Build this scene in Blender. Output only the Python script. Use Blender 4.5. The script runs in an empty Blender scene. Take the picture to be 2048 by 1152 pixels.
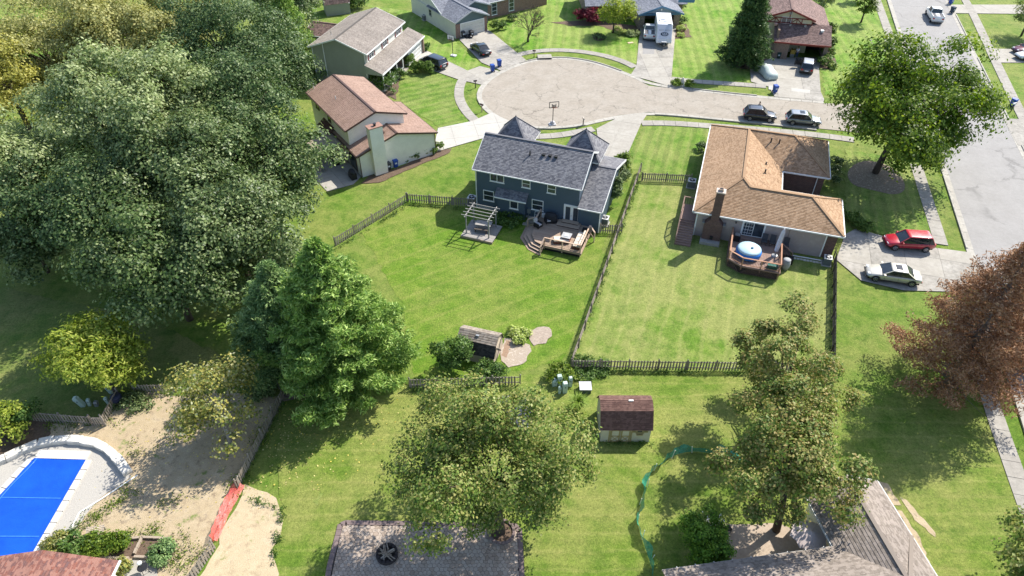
import bpy, bmesh, math, random
import numpy as np
from mathutils import Vector, Matrix
rnd = random.Random(7)
SC = bpy.context.scene
COL = SC.collection
R = math.radians

# ------------------------------------------------------------------ camera, sky, sun, exposure
cam_d = bpy.data.cameras.new('camera'); cam = bpy.data.objects.new('camera', cam_d); COL.objects.link(cam)
cam.location = (0, 0, 44.0); cam.rotation_euler = (R(49.0), 0, 0)
cam_d.sensor_width = 36.0; cam_d.lens = 24.43; cam_d.clip_end = 3000
SC.camera = cam
SUN_EL = 45.0; SUN_AZ = 49.0          # degrees, azimuth measured from +Y towards +X
w = bpy.data.worlds.new('World'); SC.world = w; w.use_nodes = True
nt = w.node_tree; bg = nt.nodes['Background']
sky = nt.nodes.new('ShaderNodeTexSky'); sky.sky_type = 'NISHITA'; sky.sun_disc = False
sky.sun_elevation = R(SUN_EL); sky.sun_rotation = R(SUN_AZ)
nt.links.new(sky.outputs[0], bg.inputs[0]); bg.inputs[1].default_value = 0.15
sd = bpy.data.lights.new('sun', 'SUN'); sd.energy = 5.0; sd.angle = R(0.53); sd.color = (1.0, 0.95, 0.86)
sun = bpy.data.objects.new('sun', sd); COL.objects.link(sun)
sv = Vector((math.sin(R(SUN_AZ))*math.cos(R(SUN_EL)), math.cos(R(SUN_AZ))*math.cos(R(SUN_EL)), math.sin(R(SUN_EL))))
sun.rotation_euler = sv.to_track_quat('Z', 'Y').to_euler(); sun.location = (60, 60, 80)
SC.view_settings.view_transform = 'Standard'; SC.view_settings.look = 'None'
SC.view_settings.exposure = 0.78; SC.view_settings.gamma = 1.0
try: SC.view_settings.use_curve_mapping = False
except Exception: pass
SC.render.engine = 'CYCLES'

# ------------------------------------------------------------------ object helpers
def tag(o, label=None, cat=None, group=None, kind=None):
    if label: o['label'] = label
    if cat: o['category'] = cat
    if group: o['group'] = group
    if kind: o['kind'] = kind
    return o
def empty(name, loc=(0, 0, 0), rz=0.0, label=None, cat=None, group=None, kind=None, parent=None):
    o = bpy.data.objects.new(name, None); COL.objects.link(o)
    o.location = (loc[0], loc[1], loc[2] if len(loc) > 2 else 0.0); o.rotation_euler = (0, 0, rz)
    o.empty_display_size = 0.2
    if parent: o.parent = parent
    return tag(o, label, cat, group, kind)
def link(name, me, parent=None, loc=None, rot=None):
    o = bpy.data.objects.new(name, me); COL.objects.link(o)
    if parent: o.parent = parent
    if loc is not None: o.location = loc
    if rot is not None: o.rotation_euler = rot
    return o
KIDS = {}
def kids(o): return [c for c in bpy.data.objects if c.parent == o]
def dup(root, loc, rz, label=None, group=None, parent=None):
    def cp(o, par):
        c = o.copy(); COL.objects.link(c); c.parent = par
        for ch in o.children: cp(ch, c)
        return c
    c = cp(root, parent); c.location = loc; c.rotation_euler = (0, 0, rz)
    if label: c['label'] = label
    if group: c['group'] = group
    return c

class MB:
    """collects faces; build() links them as one mesh object"""
    def __init__(s): s.v = []; s.f = []; s.uv = []; s.m = []; s.mi = 0
    def face(s, pts, uv=None):
        b = len(s.v); s.v += [tuple(p) for p in pts]; s.f.append(list(range(b, b+len(pts))))
        s.uv.append(uv if uv else [(.13, .07)]*len(pts)); s.m.append(s.mi); return s
    def solid(s, bot, top):
        n = len(bot); b = len(s.v); s.v += [tuple(p) for p in bot]+[tuple(p) for p in top]
        fs = [list(range(b+n-1, b-1, -1)), list(range(b+n, b+2*n))]
        for i in range(n):
            j = (i+1) % n; fs.append([b+i, b+j, b+n+j, b+n+i])
        for f in fs: s.f.append(f); s.uv.append([(.13, .07)]*len(f)); s.m.append(s.mi)
        return s
    def box(s, x0, x1, y0, y1, z0, z1, rz=0, c=(0, 0)):
        q = [(x0, y0), (x1, y0), (x1, y1), (x0, y1)]
        if rz: q = [(c[0]+(x-c[0])*math.cos(rz)-(y-c[1])*math.sin(rz), c[1]+(x-c[0])*math.sin(rz)+(y-c[1])*math.cos(rz)) for x, y in q]
        return s.solid([(x, y, z0) for x, y in q], [(x, y, z1) for x, y in q])
    def prism(s, poly, z0, z1):
        a = sum(poly[i][0]*poly[(i+1) % len(poly)][1]-poly[(i+1) % len(poly)][0]*poly[i][1] for i in range(len(poly)))
        if a < 0: poly = poly[::-1]
        return s.solid([(p[0], p[1], z0) for p in poly], [(p[0], p[1], z1) for p in poly])
    def bar(s, a, b, w, h=None, up=(0, 0, 1)):
        a = Vector(a); b = Vector(b); d = (b-a).normalized(); h = h or w
        u = Vector(up)
        if abs(d.dot(u)) > .98: u = Vector((1, 0, 0))
        x = d.cross(u).normalized(); y = x.cross(d).normalized()
        q = [-x*w/2-y*h/2, x*w/2-y*h/2, x*w/2+y*h/2, -x*w/2+y*h/2]
        return s.solid([a+k for k in q], [b+k for k in q])
    def tube(s, pts, rads, n=8, cap=True):
        pts = [Vector(p) for p in pts]; rings = []
        for i, p in enumerate(pts):
            d = (pts[min(i+1, len(pts)-1)]-pts[max(i-1, 0)]).normalized()
            u = Vector((0, 0, 1)) if abs(d.z) < .9 else Vector((1, 0, 0))
            x = d.cross(u).normalized(); y = d.cross(x).normalized()
            r = rads[i] if isinstance(rads, (list, tuple)) else rads
            b = len(s.v); s.v += [tuple(p+x*r*math.cos(2*math.pi*k/n)-y*r*math.sin(2*math.pi*k/n)) for k in range(n)]
            rings.append(b)
        for a, b in zip(rings, rings[1:]):
            for k in range(n):
                j = (k+1) % n; s.f.append([a+k, a+j, b+j, b+k]); s.uv.append([(.13, .07)]*4); s.m.append(s.mi)
        if cap:
            s.f.append([rings[0]+k for k in range(n)][::-1]); s.uv.append([(.13, .07)]*n); s.m.append(s.mi)
            s.f.append([rings[-1]+k for k in range(n)]); s.uv.append([(.13, .07)]*n); s.m.append(s.mi)
        return s
    def lathe(s, prof, n=16, c=(0, 0, 0), sx=1, sy=1):
        rings = []
        for r, z in prof:
            b = len(s.v); s.v += [(c[0]+sx*r*math.cos(2*math.pi*k/n), c[1]+sy*r*math.sin(2*math.pi*k/n), c[2]+z) for k in range(n)]; rings.append(b)
        for a, b in zip(rings, rings[1:]):
            for k in range(n):
                j = (k+1) % n; s.f.append([a+k, a+j, b+j, b+k]); s.uv.append([(.13, .07)]*4); s.m.append(s.mi)
        s.f.append([rings[0]+k for k in range(n)][::-1]); s.uv.append([(.13, .07)]*n); s.m.append(s.mi)
        s.f.append([rings[-1]+k for k in range(n)]); s.uv.append([(.13, .07)]*n); s.m.append(s.mi)
        return s
    def loft(s, rings, cap=True):
        idx = []
        for rg in rings:
            b = len(s.v); s.v += [tuple(p) for p in rg]; idx.append(b)
        n = len(rings[0])
        for a, b in zip(idx, idx[1:]):
            for k in range(n):
                j = (k+1) % n; s.f.append([a+k, a+j, b+j, b+k]); s.uv.append([(.13, .07)]*4); s.m.append(s.mi)
        if cap:
            s.f.append([idx[0]+k for k in range(n)][::-1]); s.uv.append([(.13, .07)]*n); s.m.append(s.mi)
            s.f.append([idx[-1]+k for k in range(n)]); s.uv.append([(.13, .07)]*n); s.m.append(s.mi)
        return s
    def mesh(s, name, mats, smooth=False):
        me = bpy.data.meshes.new(name); me.from_pydata(s.v, [], s.f)
        for m in (mats if isinstance(mats, (list, tuple)) else [mats]): me.materials.append(m)
        ul = me.uv_layers.new(name='UVMap'); flat = [c for u in s.uv for p in u for c in p]
        ul.data.foreach_set('uv', flat)
        me.polygons.foreach_set('material_index', s.m)
        if smooth: me.polygons.foreach_set('use_smooth', [True]*len(s.f))
        me.update(); return me
    def build(s, name, mats, parent=None, smooth=False, loc=None, rot=None, bevel=0):
        o = link(name, s.mesh(name, mats, smooth), parent, loc, rot)
        if bevel:
            md = o.modifiers.new('bevel', 'BEVEL'); md.width = bevel; md.segments = 2; md.limit_method = 'ANGLE'
        return o

def clip_half(poly, a, b, c):            # keep points with a*x+b*y<=c
    out = []
    for i in range(len(poly)):
        p, q = poly[i], poly[(i+1) % len(poly)]
        dp, dq = a*p[0]+b*p[1]-c, a*q[0]+b*q[1]-c
        if dp <= 0: out.append(p)
        if (dp < 0 < dq) or (dq < 0 < dp):
            t = dp/(dp-dq); out.append(tuple(p[k]+t*(q[k]-p[k]) for k in range(len(p))))
    return out
def area(poly): return .5*sum(poly[i][0]*poly[(i+1) % len(poly)][1]-poly[(i+1) % len(poly)][0]*poly[i][1] for i in range(len(poly)))
def ccw(poly): return poly if area(poly) > 0 else poly[::-1]
def jitter(poly, step=.5, amt=.12, seed=1):
    r = random.Random(seed); out = []
    for i in range(len(poly)):
        p, q = poly[i], poly[(i+1) % len(poly)]
        n = max(1, int(math.hypot(q[0]-p[0], q[1]-p[1])/step))
        for k in range(n):
            t = k/n; out.append((p[0]+t*(q[0]-p[0])+r.uniform(-amt, amt), p[1]+t*(q[1]-p[1])+r.uniform(-amt, amt)))
    return out
def smooth_poly(pts, it=2, closed=True):
    for _ in range(it):
        o = []
        n = len(pts)
        if not closed: o.append(pts[0])
        for i in range(n if closed else n-1):
            p, q = pts[i], pts[(i+1) % n]
            o += [(.75*p[0]+.25*q[0], .75*p[1]+.25*q[1]), (.25*p[0]+.75*q[0], .25*p[1]+.75*q[1])]
        if not closed: o.append(pts[-1])
        pts = o
    return pts

# ------------------------------------------------------------------ materials (all procedural)
MATS = {}
def nodes(name):
    m = bpy.data.materials.new(name); m.use_nodes = True; t = m.node_tree
    return m, t, t.nodes['Principled BSDF'], t.nodes, t.links
def c4(c): return (c[0], c[1], c[2], 1)
def N(ns, typ, **kw):
    n = ns.new(typ)
    for k, v in kw.items(): setattr(n, k, v)
    return n
def noise(ns, ls, vec, scale, detail=5, rough=.6):
    n = ns.new('ShaderNodeTexNoise'); n.inputs['Scale'].default_value = scale
    n.inputs['Detail'].default_value = detail; n.inputs['Roughness'].default_value = rough
    if vec is not None: ls.new(vec, n.inputs['Vector'])
    return n
def ramp(ns, ls, fac, stops):
    r = ns.new('ShaderNodeValToRGB'); e = r.color_ramp.elements
    while len(e) < len(stops): e.new(.5)
    for k, (p, c) in enumerate(stops): e[k].position = p; e[k].color = c4(c)
    ls.new(fac, r.inputs[0]); return r
def mixc(ns, ls, fac, a, b, mode='MIX'):
    m = ns.new('ShaderNodeMix'); m.data_type = 'RGBA'; m.blend_type = mode
    for sock, val in ((m.inputs[0], fac), (m.inputs[6], a), (m.inputs[7], b)):
        if isinstance(val, (int, float)): sock.default_value = val
        elif isinstance(val, tuple): sock.default_value = c4(val)
        else: ls.new(val, sock)
    return m.outputs[2]
def bumpn(ns, ls, h, strength, dist=.02, nrm=None):
    b = ns.new('ShaderNodeBump'); b.inputs['Strength'].default_value = strength; b.inputs['Distance'].default_value = dist
    ls.new(h, b.inputs['Height'])
    if nrm is not None: ls.new(nrm, b.inputs['Normal'])
    return b.outputs[0]
def mat(name, c1, c2=None, scale=3, rough=.8, bump=0, bscale=30, metal=0, coat=0, spec=.4, c3=None, detail=6):
    if name in MATS: return MATS[name]
    m, t, p, ns, ls = nodes(name); tc = ns.new('ShaderNodeTexCoord'); v = tc.outputs['Object']
    p.inputs['Roughness'].default_value = rough; p.inputs['Metallic'].default_value = metal
    p.inputs['Specular IOR Level'].default_value = spec; p.inputs['Coat Weight'].default_value = coat
    if c2 is None: c2 = tuple(x*.86 for x in c1)
    n = noise(ns, ls, v, scale, detail)
    st = [(.3, c1), (.7, c2)] if c3 is None else [(.25, c1), (.5, c2), (.75, c3)]
    r = ramp(ns, ls, n.outputs[0], st); ls.new(r.outputs[0], p.inputs['Base Color'])
    if bump:
        nb = noise(ns, ls, v, bscale, 4); ls.new(bumpn(ns, ls, nb.outputs[0], bump), p.inputs['Normal'])
    MATS[name] = m; return m
def siding(name, c, period=.18, vert=False, dirt=.12):
    if name in MATS: return MATS[name]
    m, t, p, ns, ls = nodes(name); tc = ns.new('ShaderNodeTexCoord'); v = tc.outputs['Object']
    p.inputs['Roughness'].default_value = .6; p.inputs['Specular IOR Level'].default_value = .3
    wv = ns.new('ShaderNodeTexWave'); wv.wave_type = 'BANDS'; wv.bands_direction = 'X' if vert else 'Z'; wv.wave_profile = 'SAW'
    wv.inputs['Scale'].default_value = math.pi/(10*period)*2; wv.inputs['Distortion'].default_value = 0
    ls.new(v, wv.inputs['Vector'])
    n = noise(ns, ls, v, 1.2, 6); r = ramp(ns, ls, n.outputs[0], [(.3, c), (.75, tuple(x*(1-dirt) for x in c))])
    r2 = ramp(ns, ls, wv.outputs[0], [(.0, (.72,)*3), (.16, (1,)*3)])
    ls.new(mixc(ns, ls, .8, r.outputs[0], r2.outputs[0], 'MULTIPLY'), p.inputs['Base Color'])
    ls.new(bumpn(ns, ls, wv.outputs[0], .5, .02), p.inputs['Normal'])
    MATS[name] = m; return m
def brickmat(name, c1, c2, mortar, bw=.22, rh=.075, uv=False, msize=.012, offset=.5):
    if name in MATS: return MATS[name]
    m, t, p, ns, ls = nodes(name); tc = ns.new('ShaderNodeTexCoord')
    p.inputs['Roughness'].default_value = .9; p.inputs['Specular IOR Level'].default_value = .2
    if uv: v = tc.outputs['UV']
    else:
        sep = ns.new('ShaderNodeSeparateXYZ'); ls.new(tc.outputs['Object'], sep.inputs[0])
        ad = ns.new('ShaderNodeMath'); ad.operation = 'ADD'; ls.new(sep.outputs[0], ad.inputs[0]); ls.new(sep.outputs[1], ad.inputs[1])
        cb = ns.new('ShaderNodeCombineXYZ'); ls.new(ad.outputs[0], cb.inputs[0]); ls.new(sep.outputs[2], cb.inputs[1]); v = cb.outputs[0]
    b = ns.new('ShaderNodeTexBrick'); ls.new(v, b.inputs['Vector']); b.offset = offset
    b.inputs['Scale'].default_value = 1; b.inputs['Brick Width'].default_value = bw; b.inputs['Row Height'].default_value = rh
    b.inputs['Mortar Size'].default_value = msize; b.inputs['Color1'].default_value = c4(c1); b.inputs['Color2'].default_value = c4(c2)
    b.inputs['Mortar'].default_value = c4(mortar)
    n = noise(ns, ls, v, 2.5, 6); r = ramp(ns, ls, n.outputs[0], [(.25, (.7,)*3), (.75, (1.1,)*3)])
    ls.new(mixc(ns, ls, .8, b.outputs[0], r.outputs[0], 'MULTIPLY'), p.inputs['Base Color'])
    ls.new(bumpn(ns, ls, b.outputs[1], -.4, .01), p.inputs['Normal'])
    MATS[name] = m; return m
def shingle(name, c1, c2, c3, stain=.25, tab=.3, row=.16):
    """asphalt shingles: UV in metres, tone changes from tab to tab, weather streaks run down the slope"""
    if name in MATS: return MATS[name]
    m, t, p, ns, ls = nodes(name); tc = ns.new('ShaderNodeTexCoord'); v = tc.outputs['UV']
    p.inputs['Roughness'].default_value = .92; p.inputs['Specular IOR Level'].default_value = .2
    b = ns.new('ShaderNodeTexBrick'); ls.new(v, b.inputs['Vector']); b.inputs['Scale'].default_value = 1
    b.inputs['Brick Width'].default_value = tab; b.inputs['Row Height'].default_value = row; b.inputs['Mortar Size'].default_value = .006
    b.inputs['Bias'].default_value = 0; b.offset = .37
    b.inputs['Color1'].default_value = c4(c1); b.inputs['Color2'].default_value = c4(c2); b.inputs['Mortar'].default_value = c4(tuple(x*.55 for x in c2))
    wn = ns.new('ShaderNodeTexVoronoi'); wn.inputs['Scale'].default_value = 4.2; wn.distance = 'CHEBYCHEV'
    mp = ns.new('ShaderNodeMapping'); mp.inputs['Scale'].default_value = (1.0, 1.6, 1); ls.new(v, mp.inputs[0]); ls.new(mp.outputs[0], wn.inputs['Vector'])
    f1 = ramp(ns, ls, wn.outputs['Color'], [(.45, (0, 0, 0)), (.62, (1, 1, 1))])
    a = mixc(ns, ls, f1.outputs[0], b.outputs[0], c3)
    mp2 = ns.new('ShaderNodeMapping'); mp2.inputs['Scale'].default_value = (1.1, .25, 1); ls.new(v, mp2.inputs[0])
    n = noise(ns, ls, mp2.outputs[0], .9, 6, .65); r = ramp(ns, ls, n.outputs[0], [(.3, (1-stain,)*3), (.7, (1.08,)*3)])
    a = mixc(ns, ls, 1.0, a, r.outputs[0], 'MULTIPLY')
    n2 = noise(ns, ls, v, 26, 3, .7); r2 = ramp(ns, ls, n2.outputs[0], [(.3, (.8,)*3), (.7, (1.15,)*3)])
    ls.new(mixc(ns, ls, 1.0, a, r2.outputs[0], 'MULTIPLY'), p.inputs['Base Color'])
    ls.new(bumpn(ns, ls, n2.outputs[0], .5, .02), p.inputs['Normal'])
    MATS[name] = m; return m
def lawn(name, g1, g2, dry, dryamt=.5, ang=0, sw=0, sstr=.0, seed=0.0):
    """mown turf: clump noise, dry patches, mowing stripes"""
    if name in MATS: return MATS[name]
    m, t, p, ns, ls = nodes(name); tc = ns.new('ShaderNodeTexCoord'); v0 = tc.outputs['Object']
    mp0 = ns.new('ShaderNodeMapping'); mp0.inputs['Location'].default_value = (seed*13.7, seed*7.1, seed); ls.new(v0, mp0.inputs[0]); v = mp0.outputs[0]
    p.inputs['Roughness'].default_value = .85; p.inputs['Specular IOR Level'].default_value = .15
    big = noise(ns, ls, v, .16, 5, .6); mid = noise(ns, ls, v, .9, 6, .65); fin = noise(ns, ls, v, 5.5, 6, .75); vf = noise(ns, ls, v, 22, 3, .7)
    a = ramp(ns, ls, mid.outputs[0], [(.32, g1), (.68, g2)]).outputs[0]
    ad = ns.new('ShaderNodeMath'); ad.operation = 'MULTIPLY_ADD'; ls.new(mid.outputs[0], ad.inputs[0]); ad.inputs[1].default_value = .55; ls.new(big.outputs[0], ad.inputs[2])
    lo = .95-.35*dryamt
    df = ramp(ns, ls, ad.outputs[0], [(lo-.14, (0, 0, 0)), (lo+.12, (dryamt,)*3)])
    a = mixc(ns, ls, df.outputs[0], a, dry)
    if sw:
        wv = ns.new('ShaderNodeTexWave'); wv.wave_type = 'BANDS'; wv.bands_direction = 'X'; wv.wave_profile = 'SIN'
        wv.inputs['Scale'].default_value = math.pi/(10*sw); wv.inputs['Distortion'].default_value = 1.6; wv.inputs['Detail'].default_value = 3; wv.inputs['Detail Scale'].default_value = .35
        mp = ns.new('ShaderNodeMapping'); mp.inputs['Rotation'].default_value = (0, 0, ang); ls.new(v0, mp.inputs[0]); ls.new(mp.outputs[0], wv.inputs['Vector'])
        r = ramp(ns, ls, wv.outputs[0], [(.3, (1-sstr,)*3), (.7, (1+sstr, 1+sstr, 1+sstr*.8))]); a = mixc(ns, ls, 1.0, a, r.outputs[0], 'MULTIPLY')
        # pale clippings left along some of the passes
        wv2 = ns.new('ShaderNodeTexWave'); wv2.wave_type = 'BANDS'; wv2.bands_direction = 'X'
        wv2.inputs['Scale'].default_value = math.pi/(10*sw*1.5); wv2.inputs['Distortion'].default_value = 2.2; wv2.inputs['Detail'].default_value = 4
        ls.new(mp.outputs[0], wv2.inputs['Vector'])
        rr = ramp(ns, ls, wv2.outputs[0], [(.86, (0, 0, 0)), (.99, (.45,)*3)])
        mu = ns.new('ShaderNodeMath'); mu.operation = 'MULTIPLY'; ls.new(rr.outputs[0], mu.inputs[0]); ls.new(mid.outputs[0], mu.inputs[1])
        a = mixc(ns, ls, mu.outputs[0], a, tuple(x*1.15 for x in dry))
    cl = noise(ns, ls, v, .42, 7, .7); cr = ramp(ns, ls, cl.outputs[0], [(.54, (1, 1, 1)), (.66, (.72, .82, .7))]); a = mixc(ns, ls, 1.0, a, cr.outputs[0], 'MULTIPLY')
    r = ramp(ns, ls, fin.outputs[0], [(.3, (.6, .66, .6)), (.7, (1.36, 1.3, 1.36))]); a = mixc(ns, ls, 1.0, a, r.outputs[0], 'MULTIPLY')
    r = ramp(ns, ls, vf.outputs[0], [(.3, (.62,)*3), (.7, (1.34,)*3)]); a = mixc(ns, ls, 1.0, a, r.outputs[0], 'MULTIPLY')
    ls.new(a, p.inputs['Base Color'])
    mx = ns.new('ShaderNodeMath'); mx.operation = 'ADD'; ls.new(fin.outputs[0], mx.inputs[0]); ls.new(vf.outputs[0], mx.inputs[1])
    ls.new(bumpn(ns, ls, mx.outputs[0], .9, .07), p.inputs['Normal'])
    MATS[name] = m; return m
def paved(name, c1, c2, c3, crack=.0, cs=.22, stain=.2, grain=1.0):
    if name in MATS: return MATS[name]
    m, t, p, ns, ls = nodes(name); tc = ns.new('ShaderNodeTexCoord'); v = tc.outputs['Object']
    p.inputs['Roughness'].default_value = .9; p.inputs['Specular IOR Level'].default_value = .25
    n = noise(ns, ls, v, .45, 7, .62); a = ramp(ns, ls, n.outputs[0], [(.3, c1), (.52, c2), (.75, c3)]).outputs[0]
    s = noise(ns, ls, v, 2.2, 7, .7); r = ramp(ns, ls, s.outputs[0], [(.25, (1-stain,)*3), (.6, (1,)*3)]); a = mixc(ns, ls, 1.0, a, r.outputs[0], 'MULTIPLY')
    g = noise(ns, ls, v, 40, 3, .8); r = ramp(ns, ls, g.outputs[0], [(.25, (1-.25*grain,)*3), (.75, (1+.15*grain,)*3)]); a = mixc(ns, ls, 1.0, a, r.outputs[0], 'MULTIPLY')
    if crack:
        d = noise(ns, ls, v, .8, 4); mm = ns.new('ShaderNodeVectorMath'); mm.operation = 'MULTIPLY_ADD'
        mm.inputs[1].default_value = (2.6, 2.6, 0); ls.new(d.outputs['Color'], mm.inputs[0]); ls.new(v, mm.inputs[2])
        vo = ns.new('ShaderNodeTexVoronoi'); vo.feature = 'DISTANCE_TO_EDGE'; vo.inputs['Scale'].default_value = cs; ls.new(mm.outputs[0], vo.inputs['Vector'])
        r = ramp(ns, ls, vo.outputs[0], [(.0, (1, 1, 1)), (.016, (0, 0, 0))])
        k = noise(ns, ls, v, .3, 3); kr = ramp(ns, ls, k.outputs[0], [(.38, (0, 0, 0)), (.55, (crack,)*3)])
        f = mixc(ns, ls, 1.0, r.outputs[0], kr.outputs[0], 'MULTIPLY')
        a = mixc(ns, ls, f, a, tuple(x*.22 for x in c1))
    ls.new(a, p.inputs['Base Color']); ls.new(bumpn(ns, ls, g.outputs[0], .35, .01), p.inputs['Normal'])
    MATS[name] = m; return m
def leafmat(name, cols, patch=.35, scale=.5, trans=.3, rough=.5):
    """one tone per leaf (random per island) with larger drifts of colour through the crown"""
    if name in MATS: return MATS[name]
    m, t, p, ns, ls = nodes(name); g = ns.new('ShaderNodeNewGeometry'); tc = ns.new('ShaderNodeTexCoord')
    n = noise(ns, ls, tc.outputs['Object'], scale, 3)
    ma = ns.new('ShaderNodeMath'); ma.operation = 'MULTIPLY_ADD'; ls.new(n.outputs[0], ma.inputs[0]); ma.inputs[1].default_value = patch*2
    mb = ns.new('ShaderNodeMath'); mb.operation = 'MULTIPLY_ADD'; ls.new(g.outputs['Random Per Island'], mb.inputs[0]); mb.inputs[1].default_value = 1-patch; mb.inputs[2].default_value = -patch*.5
    ls.new(mb.outputs[0], ma.inputs[2])
    k = len(cols); r = ramp(ns, ls, ma.outputs[0], [(i/(k-1)*.8+.1, c) for i, c in enumerate(cols)])
    ls.new(r.outputs[0], p.inputs['Base Color']); p.inputs['Roughness'].default_value = rough; p.inputs['Specular IOR Level'].default_value = .18
    tr = ns.new('ShaderNodeBsdfTranslucent'); hs = ns.new('ShaderNodeHueSaturation'); hs.inputs['Value'].default_value = 1.5; hs.inputs['Saturation'].default_value = 1.1
    ls.new(r.outputs[0], hs.inputs['Color']); ls.new(hs.outputs[0], tr.inputs[0])
    mx = ns.new('ShaderNodeMixShader'); mx.inputs[0].default_value = trans
    out = ns['Material Output']; ls.new(p.outputs[0], mx.inputs[1]); ls.new(tr.outputs[0], mx.inputs[2]); ls.new(mx.outputs[0], out.inputs[0])
    MATS[name] = m; return m
def paint(name, c, rough=.28, coat=1.0, metal=0.0):
    if name in MATS: return MATS[name]
    m, t, p, ns, ls = nodes(name); tc = ns.new('ShaderNodeTexCoord')
    n = noise(ns, ls, tc.outputs['Object'], 3, 5); r = ramp(ns, ls, n.outputs[0], [(.35, tuple(x*.9 for x in c)), (.65, c)])
    ls.new(r.outputs[0], p.inputs['Base Color']); p.inputs['Roughness'].default_value = rough; p.inputs['Metallic'].default_value = metal
    p.inputs['Coat Weight'].default_value = coat; p.inputs['Coat Roughness'].default_value = .06
    MATS[name] = m; return m
def woodmat(name, c1, c2, axis='X', rough=.8):
    if name in MATS: return MATS[name]
    m, t, p, ns, ls = nodes(name); tc = ns.new('ShaderNodeTexCoord')
    oi = ns.new('ShaderNodeObjectInfo')
    mp = ns.new('ShaderNodeMapping'); mp.inputs['Scale'].default_value = (1, 9, 9) if axis == 'X' else ((9, 1, 9) if axis == 'Y' else (9, 9, 1))
    ls.new(tc.outputs['Object'], mp.inputs[0])
    n = noise(ns, ls, mp.outputs[0], 1.3, 7, .7); g = ns.new('ShaderNodeNewGeometry')
    ad = ns.new('ShaderNodeMath'); ad.operation = 'MULTIPLY_ADD'; ls.new(g.outputs['Random Per Island'], ad.inputs[0]); ad.inputs[1].default_value = .3
    a2 = ns.new('ShaderNodeMath'); a2.operation = 'MULTIPLY_ADD'; ls.new(oi.outputs['Random'], a2.inputs[0]); a2.inputs[1].default_value = .35; a2.inputs[2].default_value = -.32
    ls.new(n.outputs[0], ad.inputs[2]); sm = ns.new('ShaderNodeMath'); sm.operation = 'ADD'; ls.new(ad.outputs[0], sm.inputs[0]); ls.new(a2.outputs[0], sm.inputs[1])
    r = ramp(ns, ls, sm.outputs[0], [(.25, c1), (.8, c2)]); ls.new(r.outputs[0], p.inputs['Base Color']); p.inputs['Roughness'].default_value = rough
    p.inputs['Specular IOR Level'].default_value = .25
    ls.new(bumpn(ns, ls, n.outputs[0], .3, .01), p.inputs['Normal'])
    MATS[name] = m; return m
def glassm(name='window glass', c=(.025, .032, .04), rough=.06):
    if name in MATS: return MATS[name]
    m, t, p, ns, ls = nodes(name); tc = ns.new('ShaderNodeTexCoord')
    n = noise(ns, ls, tc.outputs['Object'], .8, 3); r = ramp(ns, ls, n.outputs[0], [(.35, c), (.7, tuple(x*2.2 for x in c))])
    ls.new(r.outputs[0], p.inputs['Base Color']); p.inputs['Roughness'].default_value = rough; p.inputs['Specular IOR Level'].default_value = .7
    MATS[name] = m; return m

WHITE = mat('white trim paint', (.78, .78, .76), (.7, .7, .68), 4, .55)
GLASS = glassm(); BLACK = mat('black painted metal', (.018, .018, .02), None, 6, .45)
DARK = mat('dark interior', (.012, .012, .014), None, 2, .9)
GREYM = mat('grey metal', (.35, .36, .37), (.26, .27, .28), 6, .45, metal=.5)
RUBBER = mat('tyre rubber', (.02, .02, .021), None, 12, .85)
ALLOY = mat('alloy rim', (.5, .5, .52), (.4, .4, .42), 8, .3, metal=.8)
CONC = paved('pale concrete', (.33, .305, .265), (.375, .35, .305), (.42, .395, .35), .0, .2, .2)
CONCD = paved('old stained concrete', (0.281, 0.265, 0.234), (0.359, 0.335, 0.296), (0.421, 0.398, 0.359), .25, .3, .4)
CONCN = paved('new white concrete', (.40, .382, .345), (.44, .42, .38), (.475, .455, .415), 0, .2, .1)
CONCW = paved('weathered sidewalk concrete', (0.296, 0.272, 0.240), (0.352, 0.328, 0.288), (0.400, 0.376, 0.336), .1, .4, .3)
KERB = paved('kerb concrete', (0.360, 0.336, 0.296), (0.416, 0.392, 0.344), (0.456, 0.432, 0.384), 0, .3, .3)
ASPH = paved('aged pale asphalt', (.31, .272, .222), (.345, .306, .255), (.375, .338, .288), .6, .2, .22, 1.5)
ASPH2 = paved('grey street asphalt', (0.277, 0.265, 0.252), (0.302, 0.290, 0.277), (0.319, 0.307, 0.294), .4, .1, .12, 1.2)
MULCH = mat('brown bark mulch', (.07, .045, .03), (.16, .11, .075), 9, .95, .8, 25)
def dirtmat(name, c1, c2, c3, green, dark):
    m, t, p, ns, ls = nodes(name); tc = ns.new('ShaderNodeTexCoord'); v = tc.outputs['Object']
    n = noise(ns, ls, v, .8, 9, .65); a = ramp(ns, ls, n.outputs[0], [(.3, c1), (.52, c2), (.72, c3)]).outputs[0]
    d = noise(ns, ls, v, 1.6, 9, .72); dr = ramp(ns, ls, d.outputs[0], [(.53, (0, 0, 0)), (.64, (.75,)*3)]); a = mixc(ns, ls, dr.outputs[0], a, dark)
    g = noise(ns, ls, v, .55, 9, .75); gr = ramp(ns, ls, g.outputs[0], [(.57, (0, 0, 0)), (.64, (.85,)*3)]); a = mixc(ns, ls, gr.outputs[0], a, green)
    f = noise(ns, ls, v, 16, 6, .8); fr = ramp(ns, ls, f.outputs[0], [(.3, (.62,)*3), (.7, (1.3,)*3)]); a = mixc(ns, ls, 1.0, a, fr.outputs[0], 'MULTIPLY')
    ls.new(a, p.inputs['Base Color']); p.inputs['Roughness'].default_value = .95; p.inputs['Specular IOR Level'].default_value = .15
    ls.new(bumpn(ns, ls, f.outputs[0], .8, .05), p.inputs['Normal']); MATS[name] = m; return m
STRAW = dirtmat('straw and dry soil', (.46, .37, .25), (.40, .315, .2), (.56, .47, .33), (.13, .19, .04), (.2, .15, .105))
GRAVEL = mat('white gravel', (.44, .415, .37), (.31, .29, .26), 14, .95, 1.0, 22, detail=9)
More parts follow.
